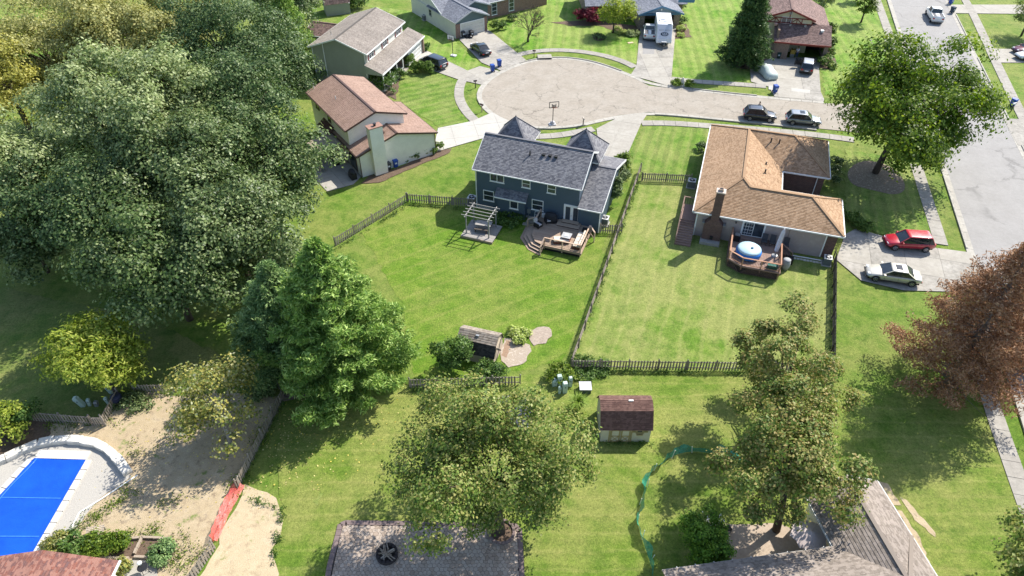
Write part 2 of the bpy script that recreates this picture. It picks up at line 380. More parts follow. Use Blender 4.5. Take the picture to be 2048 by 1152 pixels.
STONE = mat('pale limestone', (.62, .59, .53), (.48, .455, .41), 3, .9, .6, 10)
BARK = mat('tree bark', (.10, .078, .058), (.055, .042, .032), 5, .95, .8, 14)
BARKP = mat('pale bark', (.42, .38, .33), (.25, .22, .19), 4, .9, .5, 10)

# ------------------------------------------------------------------ ground, lawns, roads, paving
def sheet(name, poly, z, m, kind='structure', parent=None):
    me = bpy.data.meshes.new(name); bm = bmesh.new()
    f = bm.faces.new([bm.verts.new((p[0], p[1], z)) for p in ccw(poly)])
    f.normal_update(); bmesh.ops.triangulate(bm, faces=[f]); bm.to_mesh(me); bm.free(); me.materials.append(m)
    return tag(link(name, me, parent), kind=kind)
G_BASE = lawn('lawn base', (0.088, 0.171, 0.018), (0.149, 0.237, 0.031), (0.275, 0.264, 0.088), .5, 0, 0, 0, 1)
G_BLUE = lawn('bright lawn', (0.094, 0.187, 0.015), (0.154, 0.248, 0.026), (0.264, 0.264, 0.077), .45, R(60), 1.3, .02, 2)
G_DRY = lawn('dry mown lawn', (0.094, 0.187, 0.018), (0.160, 0.253, 0.033), (0.319, 0.308, 0.116), .62, R(18), 1.25, .035, 3)
G_SIDE = lawn('striped side lawn', (0.088, 0.182, 0.018), (0.149, 0.242, 0.033), (0.286, 0.286, 0.099), .5, R(18), 1.3, .10, 4)
G_NORTH = lawn('striped north lawn', (.085, .205, .013), (.145, .27, .025), (.31, .33, .11), .55, R(5), 1.5, .09, 5)
G_NW = lawn('striped corner lawn', (.08, .17, .016), (.14, .23, .03), (.27, .28, .1), .5, R(60), 1.4, .09, 6)
G_LOW = lawn('pale lower lawn', (0.110, 0.187, 0.022), (0.171, 0.242, 0.036), (0.297, 0.286, 0.094), .55, R(90), .9, .03, 7)
G_SHADE = lawn('rough shaded lawn', (0.099, 0.171, 0.031), (0.165, 0.220, 0.044), (0.264, 0.237, 0.099), .5, 0, 0, 0, 8)
sheet('ground', [(-900, -60), (900, -60), (900, 1600), (-900, 1600)], 0, G_BASE)
sheet('lawn', jitter([(15.48, 71.85), (21.24, 70.40), (26.37, 63.79), (32.28, 54.93), (28.31, 42.95), (27.15, 39.88), (5.01, 40.57)], .6, .22), 0.008, G_DRY)
sheet('lawn', jitter([(17.64, 83.87), (26.17, 83.18), (21.73, 70.51), (15.50, 71.96), (13.44, 72.76)], .6, .22), 0.012, G_SIDE)
sheet('lawn', jitter([(-3.92, 66.27), (9.44, 60.51), (10.10, 59.16), (4.47, 40.92), (-0.59, 39.71), (-8.09, 38.60), (-10.60, 48.89), (-16.57, 60.51), (-11.90, 66.58)], .6, .22), 0.016, G_BLUE)
sheet('lawn', jitter([(31.07, 140.03), (45.11, 140.03), (34.81, 96.42), (26.49, 97.27), (23.62, 98.14)], .6, .22), 0.020, G_NORTH)
sheet('lawn', jitter([(7.48, 143.04), (24.85, 137.11), (19.25, 102.98), (17.81, 103.73), (13.36, 107.38), (8.77, 108.58), (4.14, 108.38), (1.26, 107.19), (-2.85, 116.40), (2.36, 128.92)], .6, .22), 0.024, G_NORTH)
sheet('lawn', jitter([(59.60, 137.11), (68.36, 137.11), (63.59, 114.64), (50.76, 92.33), (44.38, 92.33), (46.65, 100.78)], .6, .22), 0.028, G_NORTH)
sheet('lawn', jitter([(-16.69, 99.01), (-11.73, 100.25), (-7.79, 97.10), (-8.27, 93.13), (-7.87, 89.99), (-6.93, 86.85), (-5.59, 84.42), (-9.45, 82.63), (-15.60, 89.99)], .6, .22), 0.032, G_NW)
sheet('lawn', jitter([(-29.64, 130.24), (-16.50, 125.11), (-9.47, 112.07), (-4.52, 102.98), (-6.69, 100.25), (-14.29, 108.78), (-19.72, 123.88)], .6, .22), 0.036, G_NORTH)
sheet('lawn', jitter([(-18.75, 36.98), (-7.68, 38.60), (4.49, 39.71), (20.12, 39.60), (26.40, 39.43), (29.96, 36.72), (39.12, 38.32), (36.55, 26.74), (32.96, 20.35), (-15.40, 20.35)], .6, .22), 0.040, G_LOW)
sheet('lawn', jitter([(-53.00, 51.81), (-33.18, 46.15), (-19.99, 38.60), (-28.34, 38.05), (-32.36, 37.78), (-33.00, 34.19), (-38.29, 35.28), (-42.92, 34.68)], .6, .22), 0.044, G_SHADE)
sheet('lawn', jitter([(41.77, 76.92), (49.34, 74.50), (44.76, 58.29), (38.93, 59.16), (36.55, 62.83)], .6, .22), 0.048, G_SIDE)

road = empty('road', kind='structure')
CUL = [(43.32, 89.61), (37.38, 90.76), (30.20, 92.33), (19.86, 95.25), (17.45, 98.48), (14.28, 101.60), (11.49, 103.73), (7.85, 104.86), (4.02, 104.29), (0.99, 102.24), (-1.68, 99.36), (-3.37, 96.59), (-4.30, 93.69), (-4.28, 91.07), (-3.59, 88.78), (-2.30, 86.42), (-0.47, 84.56), (1.45, 83.45), (3.42, 82.90), (5.72, 82.90), (8.59, 83.45), (11.29, 84.78), (14.73, 86.20), (18.64, 87.07), (23.39, 86.27), (28.54, 85.13), (35.30, 83.73), (40.34, 82.36)]
# street: straight centreline running past the junction
WL = [(69.57, 131.57), (65.76, 116.63), (52.09, 72.41), (48.82, 60.78), (42.59, 40.23), (41.45, 36.30)]
WR = [(79.48, 131.57), (75.75, 116.85), (64.94, 82.09), (62.17, 73.57)]
def linefit(pts):
    n = len(pts); mx = sum(p[0] for p in pts)/n; my = sum(p[1] for p in pts)/n
    b = sum((p[0]-mx)*(p[1]-my) for p in pts)/sum((p[1]-my)**2 for p in pts); return mx-b*my, b
la, lb = linefit(WL); ra, rb = linefit(WR)
XL = lambda y: la+lb*y
XR = lambda y: ra+rb*y
streetL = [(XL(y), y) for y in (8, 200)]; streetR = [(XR(y), y) for y in (200, 8)]
c0 = CUL[0]; c1 = CUL[-1]
jn = (XL(c0[1]-1.0), c0[1]-1.0); js = (XL(c1[1]-3.2), c1[1]-3.2)
sheet('asphalt', CUL+[(js[0]-3, js[1]+.9), (js[0]+1, js[1]-2), (jn[0]+1, jn[1]+3), (jn[0]-3, jn[1]+.6)], .06, ASPH, parent=road)
sheet('street_asphalt', streetL+streetR, .062, ASPH2, parent=road)

def offset(pts, d):
    out = []
    for i, p in enumerate(pts):
        a = pts[max(i-1, 0)]; b = pts[min(i+1, len(pts)-1)]; dx, dy = b[0]-a[0], b[1]-a[1]; l = math.hypot(dx, dy) or 1
        out.append((p[0]-dy/l*d, p[1]+dx/l*d))
    return out
def resample(pts, step):
    out = [pts[0]]; acc = 0
    for p, q in zip(pts, pts[1:]):
        l = math.hypot(q[0]-p[0], q[1]-p[1]); d = step-acc
        while d <= l: t = d/l; out.append((p[0]+t*(q[0]-p[0]), p[1]+t*(q[1]-p[1]))); d += step
        acc = (acc+l) % step
    return out
def kerb(pts, side, pan=.55, drops=()):
    """gutter pan plus raised kerb, cast in short lengths; low at driveway mouths"""
    pts = resample(smooth_poly(pts, 1, False), 1.5)
    k = empty('kerb', kind='structure', parent=None)
    A = pts; B = offset(pts, side*pan); D = offset(pts, side*(pan+.17))
    for i in range(len(pts)-1):
        mb = MB(); g = .012
        def lerp(P, t): return (P[i][0]+t*(P[i+1][0]-P[i][0]), P[i][1]+t*(P[i+1][1]-P[i][1]))
        q = [lerp(A, g), lerp(A, 1-g), lerp(B, 1-g), lerp(B, g)]; mb.prism(q, -.02, .074)
        m = lerp(B, .5); low = any(math.hypot(m[0]-d[0], m[1]-d[1]) < d[2] for d in drops)
        q = [lerp(B, g), lerp(B, 1-g), lerp(D, 1-g), lerp(D, g)]; mb.prism(q, -.02, .084 if low else .18)
        mb.build('kerb_stone', KERB, k)
    return k
DROPS = [(20.66, 98.66)+(4.5,), (-1.81, 100.42)+(4.5,), (-4.86, 95.25)+(3.5,), (-1.75, 85.70)+(4.5,), (14.84, 85.41)+(5.0,), (40.15, 90.14)+(6.0,)]
kerb(CUL[:15][::-1][:15], 1, drops=DROPS) if False else None
kerb(CUL, -1, drops=DROPS)
kerb([(XL(y), y) for y in (jn[1]+6, jn[1]+40, jn[1]+75)], 1)
kerb([(XL(y), y) for y in (12, 30, js[1]-4.5)], 1, drops=[(45.80, 53.35)+(4.0,)])
kerb([(XR(y), y) for y in (12, 60, 100, 135)], -1, drops=[(78.53, 126.87)+(3.5,), (76.06, 106.01)+(3.5,), (64.93, 81.82)+(4,)])

def strip(name, pts, width, step, z, m, altm=None, alt=()):
    """sidewalk of separate slabs with open joints"""
    w_ = empty(name, kind='structure'); c = resample(smooth_poly(pts, 2, False), step)
    A = offset(c, width/2); B = offset(c, -width/2)
    for i in range(len(c)-1):
        g = .012; dz = rnd.uniform(-.006, .006)
        def lerp(P, t): return (P[i][0]+t*(P[i+1][0]-P[i][0]), P[i][1]+t*(P[i+1][1]-P[i][1]))
        MB().prism([lerp(A, g), lerp(A, 1-g), lerp(B, 1-g), lerp(B, g)], -.05, z+dz).build('slab', altm if i in alt else m, w_)
    return w_
strip('sidewalk', [(-6.86, 99.01), (-7.52, 96.26), (-7.62, 92.97), (-7.26, 90.30), (-6.35, 87.44), (-5.15, 84.85), (-4.10, 83.45)], 1.35, 1.5, .09, CONCW)
strip('sidewalk', [(0.47, 106.01), (2.45, 107.38), (5.25, 108.18), (8.75, 108.28), (13.32, 106.89), (16.87, 104.29), (18.82, 101.51)], 1.3, 1.5, .09, CONCW)
strip('sidewalk', [(23.53, 97.62), (26.39, 96.76), (31.76, 95.92), (37.12, 95.00)], 1.3, 1.5, .09, CONCW)
strip('sidewalk', [(2.00, 80.36), (3.92, 80.23), (6.20, 80.62), (8.18, 81.28), (11.55, 82.63)], 1.3, 1.5, .09, CONCW)
strip('sidewalk', [(17.17, 83.87), (20.30, 83.94), (23.02, 83.59), (26.09, 83.11), (31.17, 82.36), (39.28, 80.75), (43.92, 79.32)], 1.35, 1.5, .09, CONCW)
strip('sidewalk', [(68.01, 134.30), (64.52, 121.46), (62.31, 113.56), (58.96, 100.78)], 1.35, 1.5, .09, CONCW)
strip('sidewalk', [(48.95, 73.33), (46.71, 65.27), (45.57, 60.96), (44.40, 56.83)], 1.35, 1.5, .09, CONCW)
strip('sidewalk', [(40.20, 40.86), (38.91, 36.72), (38.33, 34.68), (37.58, 31.60), (36.85, 28.56), (35.99, 24.83)], 1.35, 1.5, .09, CONCW, CONCN, (1, 2))
strip('sidewalk', [(85.53, 138.56), (81.69, 125.11), (76.76, 110.41), (73.03, 99.01), (70.05, 89.99), (67.54, 81.82)], 1.35, 1.5, .09, CONCW)

def slabs(name, poly, ang, sx, sy, z, m, kind='structure', parent=None, gap=.012, alts=None, altp=0.0, seed=1, piece='slab', org=None):
    """paved area cast in panels: the polygon cut by a grid turned to the given angle"""
    r = random.Random(seed); e = empty(name, kind=kind, parent=parent); poly = ccw(poly)
    ca, sa = math.cos(ang), math.sin(ang)
    L = [(p[0]*ca+p[1]*sa, -p[0]*sa+p[1]*ca) for p in poly]
    x0, x1 = min(p[0] for p in L), max(p[0] for p in L); y0, y1 = min(p[1] for p in L), max(p[1] for p in L)
    nx, ny = max(1, round((x1-x0)/sx)), max(1, round((y1-y0)/sy)); dx, dy = (x1-x0)/nx, (y1-y0)/ny
    base = [(p[0], p[1]) for p in poly]
    sheet('base', base, z-.03, CONCW, None, e)
    for i in range(nx):
        for j in range(ny):
            q = L
            for a, b, c in ((-1, 0, -(x0+i*dx+gap)), (1, 0, x0+(i+1)*dx-gap), (0, -1, -(y0+j*dy+gap)), (0, 1, y0+(j+1)*dy-gap)):
                q = clip_half(q, a, b, c)
                if len(q) < 3: break
            if len(q) < 3 or abs(area(q)) < .05: continue
            q = [(p[0]*ca-p[1]*sa, p[0]*sa+p[1]*ca) for p in q]
            mm = r.choice(alts) if alts and r.random() < altp else m
            MB().prism(q, z-.028, z+r.uniform(-.005, .003)).build(piece, mm, e)
    return e
slabs('driveway', [(-16.68, 106.01), (-14.29, 108.78), (-6.70, 100.42), (-4.88, 102.06), (-1.96, 100.25), (-4.51, 95.59), (-7.80, 97.27), (-11.90, 100.42)], R(-50), 3.0, 3.6, .09, CONC, alts=[CONCN, CONCD], altp=.35, seed=3)
slabs('driveway', [(-8.69, 112.71), (-4.13, 116.85), (-2.65, 114.21), (2.17, 104.29), (0.77, 102.79), (-1.66, 100.42), (-4.69, 103.35)], R(-56), 3.2, 4, .094, CONCD, alts=[CONC], altp=.35, seed=2)
slabs('driveway', [(-9.82, 76.19), (-9.70, 82.49), (-5.26, 84.42), (-2.72, 86.85), (-0.40, 84.42), (1.39, 83.31), (-2.51, 80.49)], R(12), 3.2, 3.4, .09, CONCN, seed=5)
slabs('driveway', [(11.07, 82.36), (14.69, 85.84), (18.45, 86.71), (17.19, 84.00), (13.45, 73.33), (10.80, 74.74)], R(72), 3.4, 2.8, .09, CONC, seed=6)
slabs('driveway', [(21.96, 119.12), (28.03, 119.12), (23.59, 97.96), (23.25, 94.76), (17.64, 98.83), (18.99, 102.24)], R(92), 3.4, 3.0, .09, CONC, alts=[CONCD], altp=.25, seed=7)
slabs('driveway', [(37.80, 102.98), (40.59, 105.24), (48.15, 105.24), (46.47, 101.15), (44.07, 93.29), (43.69, 90.30), (37.04, 91.70), (37.09, 94.92), (35.00, 96.59), (35.93, 100.78)], R(77), 3.4, 3.3, .09, CONC, alts=[CONCD], altp=.25, seed=8)
sheet('concrete_patch', [(40.20, 94.43), (42.72, 93.78), (42.36, 92.65), (39.95, 93.37)], .097, CONCN)
sheet('concrete_patch', [(37.16, 95.17), (38.54, 94.92), (38.09, 93.61), (36.82, 93.94)], .101, CONCN)
sheet('asphalt_patch', [(22.04, 115.52), (24.04, 115.52), (22.34, 106.60), (20.53, 106.60)], .098, ASPH2)
slabs('driveway', [(35.22, 59.16), (36.79, 60.23), (39.03, 58.90), (43.78, 56.83), (46.91, 56.08), (45.87, 51.81), (43.15, 49.96), (37.64, 50.18), (34.07, 51.66), (32.79, 54.93)], R(-17), 3.8, 3.4, .09, CONCD, alts=[CONC], altp=.3, seed=9)
slabs('driveway', [(78.79, 128.92), (95.40, 128.92), (92.66, 124.12), (77.99, 124.61)], R(4), 3.4, 3, .09, CONC, seed=10)
slabs('driveway', [(76.48, 108.78), (83.27, 108.38), (80.42, 103.35), (74.58, 103.35)], R(4), 3.4, 3, .09, CONC, seed=11)
slabs('driveway', [(65.78, 85.13), (69.91, 84.85), (66.61, 77.92), (63.83, 77.92)], R(4), 3.4, 3, .09, CONCD, seed=12)
sheet('tree_bed', smooth_poly([(40.05, 72.19), (43.31, 74.74), (46.17, 72.76), (45.78, 68.35), (43.84, 66.48), (41.24, 67.82), (39.32, 68.88)], 2), 0.064, mat('dry mulch and roots', (.34, .28, .2), (.16, .12, .09), 3.5, .95, 1, 12, c3=(.42, .36, .27), detail=9))
sheet('mulch_bed', jitter([(-16.82, 70.84), (-14.06, 72.41), (-9.71, 76.43), (-7.47, 77.30), (-7.70, 76.19), (-11.15, 73.33), (-13.86, 70.84), (-15.42, 69.31), (-17.60, 69.09)], .7, .12), 0.062, MULCH)
sheet('mulch_bed', jitter([(40.28, 108.38), (40.81, 106.01), (35.93, 100.78), (33.32, 101.87), (33.14, 103.35), (36.21, 104.86)], .8, .2), 0.062, MULCH)
sheet('mulch_bed', jitter([(6.54, 120.28), (13.53, 121.46), (21.64, 118.66), (21.31, 115.08), (19.62, 113.56), (14.99, 118.66), (9.88, 118.66)], .8, .2), 0.062, MULCH)
sheet('mulch_bed', jitter([(28.03, 119.12), (29.82, 119.59), (29.55, 113.78), (26.76, 112.92)], .8, .2), 0.062, MULCH)
sheet('mulch_bed', smooth_poly([(13.41, 114.21), (14.32, 115.08), (15.56, 114.21), (15.39, 112.50), (14.02, 111.86), (13.28, 112.71)], 1), 0.062, MULCH)
sheet('mulch_bed', jitter([(-23.99, 98.14), (-17.09, 102.24), (-16.46, 100.78), (-16.39, 90.76), (-18.01, 92.33)], .8, .2), 0.062, MULCH)
sheet('mulch_bed', jitter([(51.14, 114.64), (53.14, 116.85), (49.56, 102.61), (47.71, 100.78), (46.59, 101.51)], .8, .2), 0.062, MULCH)
sheet('gravel_path', jitter([(-0.62, 43.70), (0.49, 43.82), (1.50, 42.95), (1.66, 42.22), (1.03, 40.69), (-0.26, 40.28), (-0.86, 41.04), (-1.05, 42.35)], .4, .08), 0.062, mat('pale gravel path', (.42, .355, .28), (.3, .245, .19), 5, .95, .8, 25, c3=(.52, .46, .39)))
sheet('gravel_path', jitter([(-0.91, 41.63), (-0.53, 43.57), (-0.09, 43.33), (-0.43, 41.39)], .3, .05), 0.066, mat('brown path slabs', (.3, .2, .14), (.22, .15, .1), 5, .95))
sheet('mulch_bed', jitter([(1.44, 44.58), (2.31, 45.16), (3.44, 45.23), (3.57, 43.95), (2.92, 43.20), (1.85, 42.83)], .4, .1), 0.062, mat('pale wood chips', (.4, .33, .265), (.24, .19, .15), 6, .95, 1, 20))
sheet('bare_soil', jitter([(-36.66, 34.44), (-34.03, 34.29), (-32.41, 34.19), (-31.78, 35.94), (-29.78, 37.51), (-27.79, 37.14), (-23.61, 37.51), (-18.95, 36.98), (-18.82, 35.18), (-19.80, 28.56), (-20.06, 26.35), (-20.42, 23.81), (-20.73, 21.49), (-29.00, 21.49), (-34.43, 27.53), (-37.44, 31.83)], .8, .22), 0.058, STRAW)
sheet('straw', jitter([(-19.33, 28.68), (-17.63, 28.14), (-16.21, 26.93), (-15.94, 25.01), (-16.12, 23.74), (-15.05, 21.49), (-20.50, 21.49), (-19.98, 23.92), (-19.84, 25.96)], .7, .2), 0.060, dirtmat('straw cover', (.52, .43, .29), (.46, .37, .24), (.6, .51, .36), (.2, .23, .07), (.33, .25, .16)))
sheet('bare_soil', jitter([(-41.85, 34.19), (-38.22, 34.78), (-36.22, 34.58), (-35.81, 32.75), (-37.83, 31.15), (-39.45, 30.04)], .6, .15), 0.059, MULCH)
sheet('bare_soil', jitter([(-6.60, 46.15), (-5.25, 42.95), (-6.21, 41.15), (-8.24, 40.00), (-9.38, 38.87), (-7.83, 42.35)], .8, .25), .007, lawn('thin dry turf', (.2, .2, .06), (.27, .24, .09), (.36, .29, .16), .8, 0, 0, 0, 9)) if False else None
# bare streaks in the grass beside the near right house
for q in ([(26.62, 29.10), (27.36, 28.85), (27.55, 27.13), (27.02, 27.05)], [(27.80, 27.74), (28.14, 27.53), (29.08, 24.90), (28.84, 24.68), (28.10, 25.96)], [(27.10, 26.74), (27.42, 26.66), (27.80, 24.64), (27.67, 22.85), (27.45, 22.96), (27.37, 24.61)]):
    sheet('bare_soil', jitter(q, .35, .07), 0.062, STRAW)
for q in ([(-14.10, 27.33), (-13.84, 28.14), (-13.58, 27.94), (-13.83, 27.05)],):
    sheet('bare_soil', jitter(q, .4, .12), 0.061, G_DRY)

# ------------------------------------------------------------------ building helpers
def slope(mb, poly, ex=.16, th=.022, thick=.1):
    """one roof plane laid in overlapping shingle courses; poly[0]->poly[1] is the eave, counter-clockwise seen from outside"""
    P = [Vector(p) for p in poly]; u = (P[1]-P[0]).normalized()
    n = Vector((0, 0, 0))
    for i in range(len(P)): n += P[i].cross(P[(i+1) % len(P)])
    n.normalize()
    if n.z < 0: n = -n
    v = n.cross(u).normalized(); O = P[0]
    if sum((p-O).dot(v) for p in P) < 0: O = P[1]; u = -u; v = -v
    L = [((p-O).dot(u), (p-O).dot(v)) for p in P]; L = ccw(L)
    to = lambda a, b, h: O+u*a+v*b+n*h
    mb.solid([to(a, b, -thick) for a, b in L], [to(a, b, 0) for a, b in L])
    vm = max(b for a, b in L); k = 0; e = 0
    while e < vm:
        q = clip_half(clip_half(L, 0, -1, -e), 0, 1, min(e+ex, vm))
        if len(q) >= 3 and abs(area(q)) > .002:
            hs = [.004+th*(1-(b-e)/ex) for a, b in q]
            mb.face([to(a, b, h) for (a, b), h in zip(q, hs)], [(a+50, b+50) for a, b in q])
            lo = [i for i, (a, b) in enumerate(q) if abs(b-e) < 1e-4]
            if len(lo) == 2:
                i, j = lo; A, B = q[i], q[j]
                if A[0] > B[0]: A, B = B, A
                mb.face([to(A[0], A[1], .0), to(B[0], B[1], .0), to(B[0], B[1], th+.004), to(A[0], A[1], th+.004)], [(A[0]+50, e+50), (B[0]+50, e+50), (B[0]+50, e+50.02), (A[0]+50, e+50.02)])
        e += ex
    return mb
def gable_roof(E, x0, x1, y0, y1, ze, h, m, axis='x', ridge_m=None, trim=WHITE, name='roof', ex=.16, gut=True, ends=(1, 1)):
    """two slopes with ridge along the axis, ridge caps, gutters and rake boards"""
    mb = MB(); ym, xm = (y0+y1)/2, (x0+x1)/2
    if axis == 'x':
        s1 = [(x0, y0, ze), (x1, y0, ze), (x1, ym, ze+h), (x0, ym, ze+h)]; s2 = [(x1, y1, ze), (x0, y1, ze), (x0, ym, ze+h), (x1, ym, ze+h)]
        ra, rb = (x0, ym, ze+h), (x1, ym, ze+h); rakes = [((x0, y0), (x0, ym), (x0, y1)), ((x1, y0), (x1, ym), (x1, y1))]
        guts = [((x0, y0-.06), (x1, y0-.06)), ((x0, y1+.06), (x1, y1+.06))]
    else:
        s1 = [(x1, y0, ze), (x1, y1, ze), (xm, y1, ze+h), (xm, y0, ze+h)]; s2 = [(x0, y1, ze), (x0, y0, ze), (xm, y0, ze+h), (xm, y1, ze+h)]
        ra, rb = (xm, y0, ze+h), (xm, y1, ze+h); rakes = [((x0, y0), (xm, y0), (x1, y0)), ((x0, y1), (xm, y1), (x1, y1))]
        guts = [((x0-.06, y0), (x0-.06, y1)), ((x1+.06, y0), (x1+.06, y1))]
    slope(mb, s1, ex); slope(mb, s2, ex); rf = mb.build(name, m, E)
    if ridge_m:
        r = MB(); r.bar((ra[0], ra[1], ra[2]+.015), (rb[0], rb[1], rb[2]+.015), .26, .07); r.build('ridge_cap', ridge_m, rf)
    if trim:
        g = MB()
        if gut:
            for a, b in guts: MB().bar((a[0], a[1], ze-.09), (b[0], b[1], ze-.09), .11, .12).build('gutter', trim, rf)
        sgn = -1
        for (a, b, c), on in zip(rakes, ends):
            off = .03*sgn
            if on:
                k = MB()
                for p, q in ((a, b), (b, c)):
                    zp = ze if p != b else ze+h; zq = ze if q != b else ze+h
                    d = (off, 0) if axis == 'x' else (0, off)
                    k.bar((p[0]+d[0], p[1]+d[1], zp-.07), (q[0]+d[0], q[1]+d[1], zq-.07), .05, .2)
                k.build('rake_board', trim, rf)
            sgn = 1
    return rf
def gable_walls(E, x0, x1, y0, y1, ze, h, m, axis='x', base=-.3, name='wall', open_front=None):
    """four walls, the gable ends rising to the ridge"""
    mb = MB(); ym, xm = (y0+y1)/2, (x0+x1)/2
    if axis == 'x':
        pr = [(y0, base), (y1, base), (y1, ze), (ym, ze+h), (y0, ze)]
        mb.solid([(x0, y, z) for y, z in pr], [(x1, y, z) for y, z in pr])
    else:
        pr = [(x0, base), (x1, base), (x1, ze), (xm, ze+h), (x0, ze)]
        mb.solid([(x, y1, z) for x, z in pr], [(x, y0, z) for x, z in pr])
    return mb.build(name, m, E)
def boxw(E, x0, x1, y0, y1, z0, z1, m, name='wall', **k): return MB().box(x0, x1, y0, y1, z0, z1).build(name, m, E, **k)
def window(E, p, nrm, w, h, fr=.07, rows=2, cols=1, m=WHITE, glass=GLASS, sill=True, shutters=None, name='window', grid=0):
    """frame proud of the wall with panes set back inside it; p = centre of the opening on the wall face, nrm = outward (x, y)"""
    n = Vector((nrm[0], nrm[1], 0)).normalized(); u = Vector((-n.y, n.x, 0)); P = Vector(p)
    to = lambda a, b, d: P+u*a+Vector((0, 0, b))+n*d
    def bx(mb, a0, a1, b0, b1, d0, d1): mb.solid([to(a0, b0, d0), to(a1, b0, d0), to(a1, b0, d1), to(a0, b0, d1)], [to(a0, b1, d0), to(a1, b1, d0), to(a1, b1, d1), to(a0, b1, d1)])
    f = MB(); H, W = h/2, w/2
    bx(f, -W, W, H-fr, H, -.02, .06); bx(f, -W, W, -H, -H+fr, -.02, .06)
    bx(f, -W, -W+fr, -H+fr, H-fr, -.02, .06); bx(f, W-fr, W, -H+fr, H-fr, -.02, .06)
    for k in range(1, rows): z = -H+h*k/rows; bx(f, -W+fr, W-fr, z-.025, z+.025, -.02, .045)
    for k in range(1, cols): a = -W+w*k/cols; bx(f, a-.03, a+.03, -H+fr, H-fr, -.02, .05)
    if grid:
        for k in range(1, grid): a = -W+w*k/grid; bx(f, a-.012, a+.012, -H+fr, H-fr, .0, .03)
    fo = f.build(name, m, E)
    for i in range(cols):
        g = MB(); a0 = -W+fr+i*(w-2*fr)/cols; a1 = -W+fr+(i+1)*(w-2*fr)/cols; bx(g, a0+.01, a1-.01, -H+fr, H-fr, -.04, .018); g.build('pane', glass, fo)
    if sill: s = MB(); bx(s, -W-.06, W+.06, -H-.06, -H, -.02, .1); s.build('sill', m, fo)
    if shutters:
        for sg in (-1, 1):
            s = MB(); a = sg*(W+.2); bx(s, a-.17, a+.17, -H, H, -.02, .04)
            for k in range(6): z = -H+.1+k*(h-.2)/6; bx(s, a-.12, a+.12, z, z+.05, .04, .055)
            s.build('shutter', shutters, fo)
    return fo
def vent_pipe(E, p, h=.35, r=.06, m=BLACK):
    return MB().tube([(p[0], p[1], p[2]-.1), (p[0], p[1], p[2]+h)], r, 8).lathe([(r*2.2, -.02), (r*1.1, .06)], 8, p).build('roof_vent', m, E)
def box_vent(E, p, nz=0, m=BLACK, s=.2):
    mb = MB(); mb.box(p[0]-s, p[0]+s, p[1]-s, p[1]+s, p[2]-.12, p[2]+.1); mb.box(p[0]-s*1.15, p[0]+s*1.15, p[1]-s*1.15, p[1]+s*1.15, p[2]+.1, p[2]+.14); return mb.build('roof_vent', m, E)
def downspout(E, x, y, z1, m=WHITE, w=.08):
    return MB().box(x-w/2, x+w/2, y-w/2, y+w/2, .1, z1).box(x-w*.6, x+w*.6, y-w*.6, y+w*.6, z1*.5, z1*.5+.05).build('downspout', m, E)
def garage_door(E, p, nrm, w, h, m=WHITE, rows=4, cols=8):
    n = Vector((nrm[0], nrm[1], 0)).normalized(); u = Vector((-n.y, n.x, 0)); P = Vector(p)
    to = lambda a, b, d: P+u*a+Vector((0, 0, b))+n*d
    d = MB(); q = lambda a0, a1, b0, b1, d0, d1: d.solid([to(a0, b0, d0), to(a1, b0, d0), to(a1, b0, d1), to(a0, b0, d1)], [to(a0, b1, d0), to(a1, b1, d0), to(a1, b1, d1), to(a0, b1, d1)])
    q(-w/2-.12, -w/2, 0, h+.12, -.02, .05); q(w/2, w/2+.12, 0, h+.12, -.02, .05); q(-w/2, w/2, h, h+.12, -.02, .05)
    f = d.build('garage_door', WHITE, E)
    for k in range(rows):
        d = MB(); z0 = k*h/rows+.012; z1 = (k+1)*h/rows-.012; q(-w/2, w/2, z0, z1, -.05, .0)
        for c in range(cols): a0 = -w/2+c*w/cols+.07; a1 = -w/2+(c+1)*w/cols-.07; q(a0, a1, z0+.1, z1-.1, -.01, .018)
        d.build('door_panel', m, f)
    return f

# ------------------------------------------------------------------ house materials
SL_GREY = shingle('charcoal slate shingles', (.165, .165, .18), (.11, .11, .125), (.215, .212, .222), .15)
SL_TAN = shingle('tan shingles', (.37, .24, .145), (.30, .19, .11), (.42, .28, .175), .22)
SL_TAUPE = shingle('weathered taupe shingles', (.27, .235, .205), (.23, .20, .175), (.30, .265, .235), .34)
SL_RED = shingle('faded brown red shingles', (.30, .2, .155), (.26, .172, .132), (.33, .225, .18), .22, .34, .2)
SL_SLATE = shingle('blue grey shingles', (.2, .21, .24), (.14, .15, .18), (.25, .26, .29), .15)
SL_MIX = shingle('mixed brown shingles', (.19, .125, .11), (.12, .085, .08), (.25, .17, .15), .15)
SL_PLUM = shingle('plum brown shingles', (.145, .08, .065), (.115, .064, .054), (.17, .098, .08), .2, .32, .15)
SL_ASH = shingle('ash brown shingles', (.26, .22, .185), (.19, .16, .135), (.30, .255, .22), .22, .3, .2)
SL_RUST = shingle('rust and grey shingles', (.26, .105, .075), (.15, .085, .08), (.30, .155, .12), .2)
SL_WOOD = shingle('weathered shed shingles', (.30, .25, .20), (.22, .18, .145), (.35, .3, .25), .45, .26, .2)
SID_BLUE = siding('blue grey lap siding', (.075, .11, .148), .2)
SID_CREAM = siding('cream lap siding', (.84, .81, .73), .2)
SID_GREY = siding('grey green lap siding', (.30, .31, .27), .22)
SID_WHITE = siding('white lap siding', (.68, .67, .62), .2)
SID_TEAL = siding('teal grey siding', (.11, .16, .17), .25)
SID_SKY = siding('pale blue siding', (.33, .42, .5), .25)
STUCCO = mat('mauve stucco', (.42, .355, .335), (.36, .30, .285), 1.3, .95, .5, 30, c3=(.45, .385, .36), detail=9)
BRICK_D = brickmat('dark red brown brick', (.16, .085, .07), (.105, .058, .052), (.17, .13, .115))
BRICK_R = brickmat('red brown brick', (.27, .125, .09), (.19, .088, .065), (.33, .28, .24))
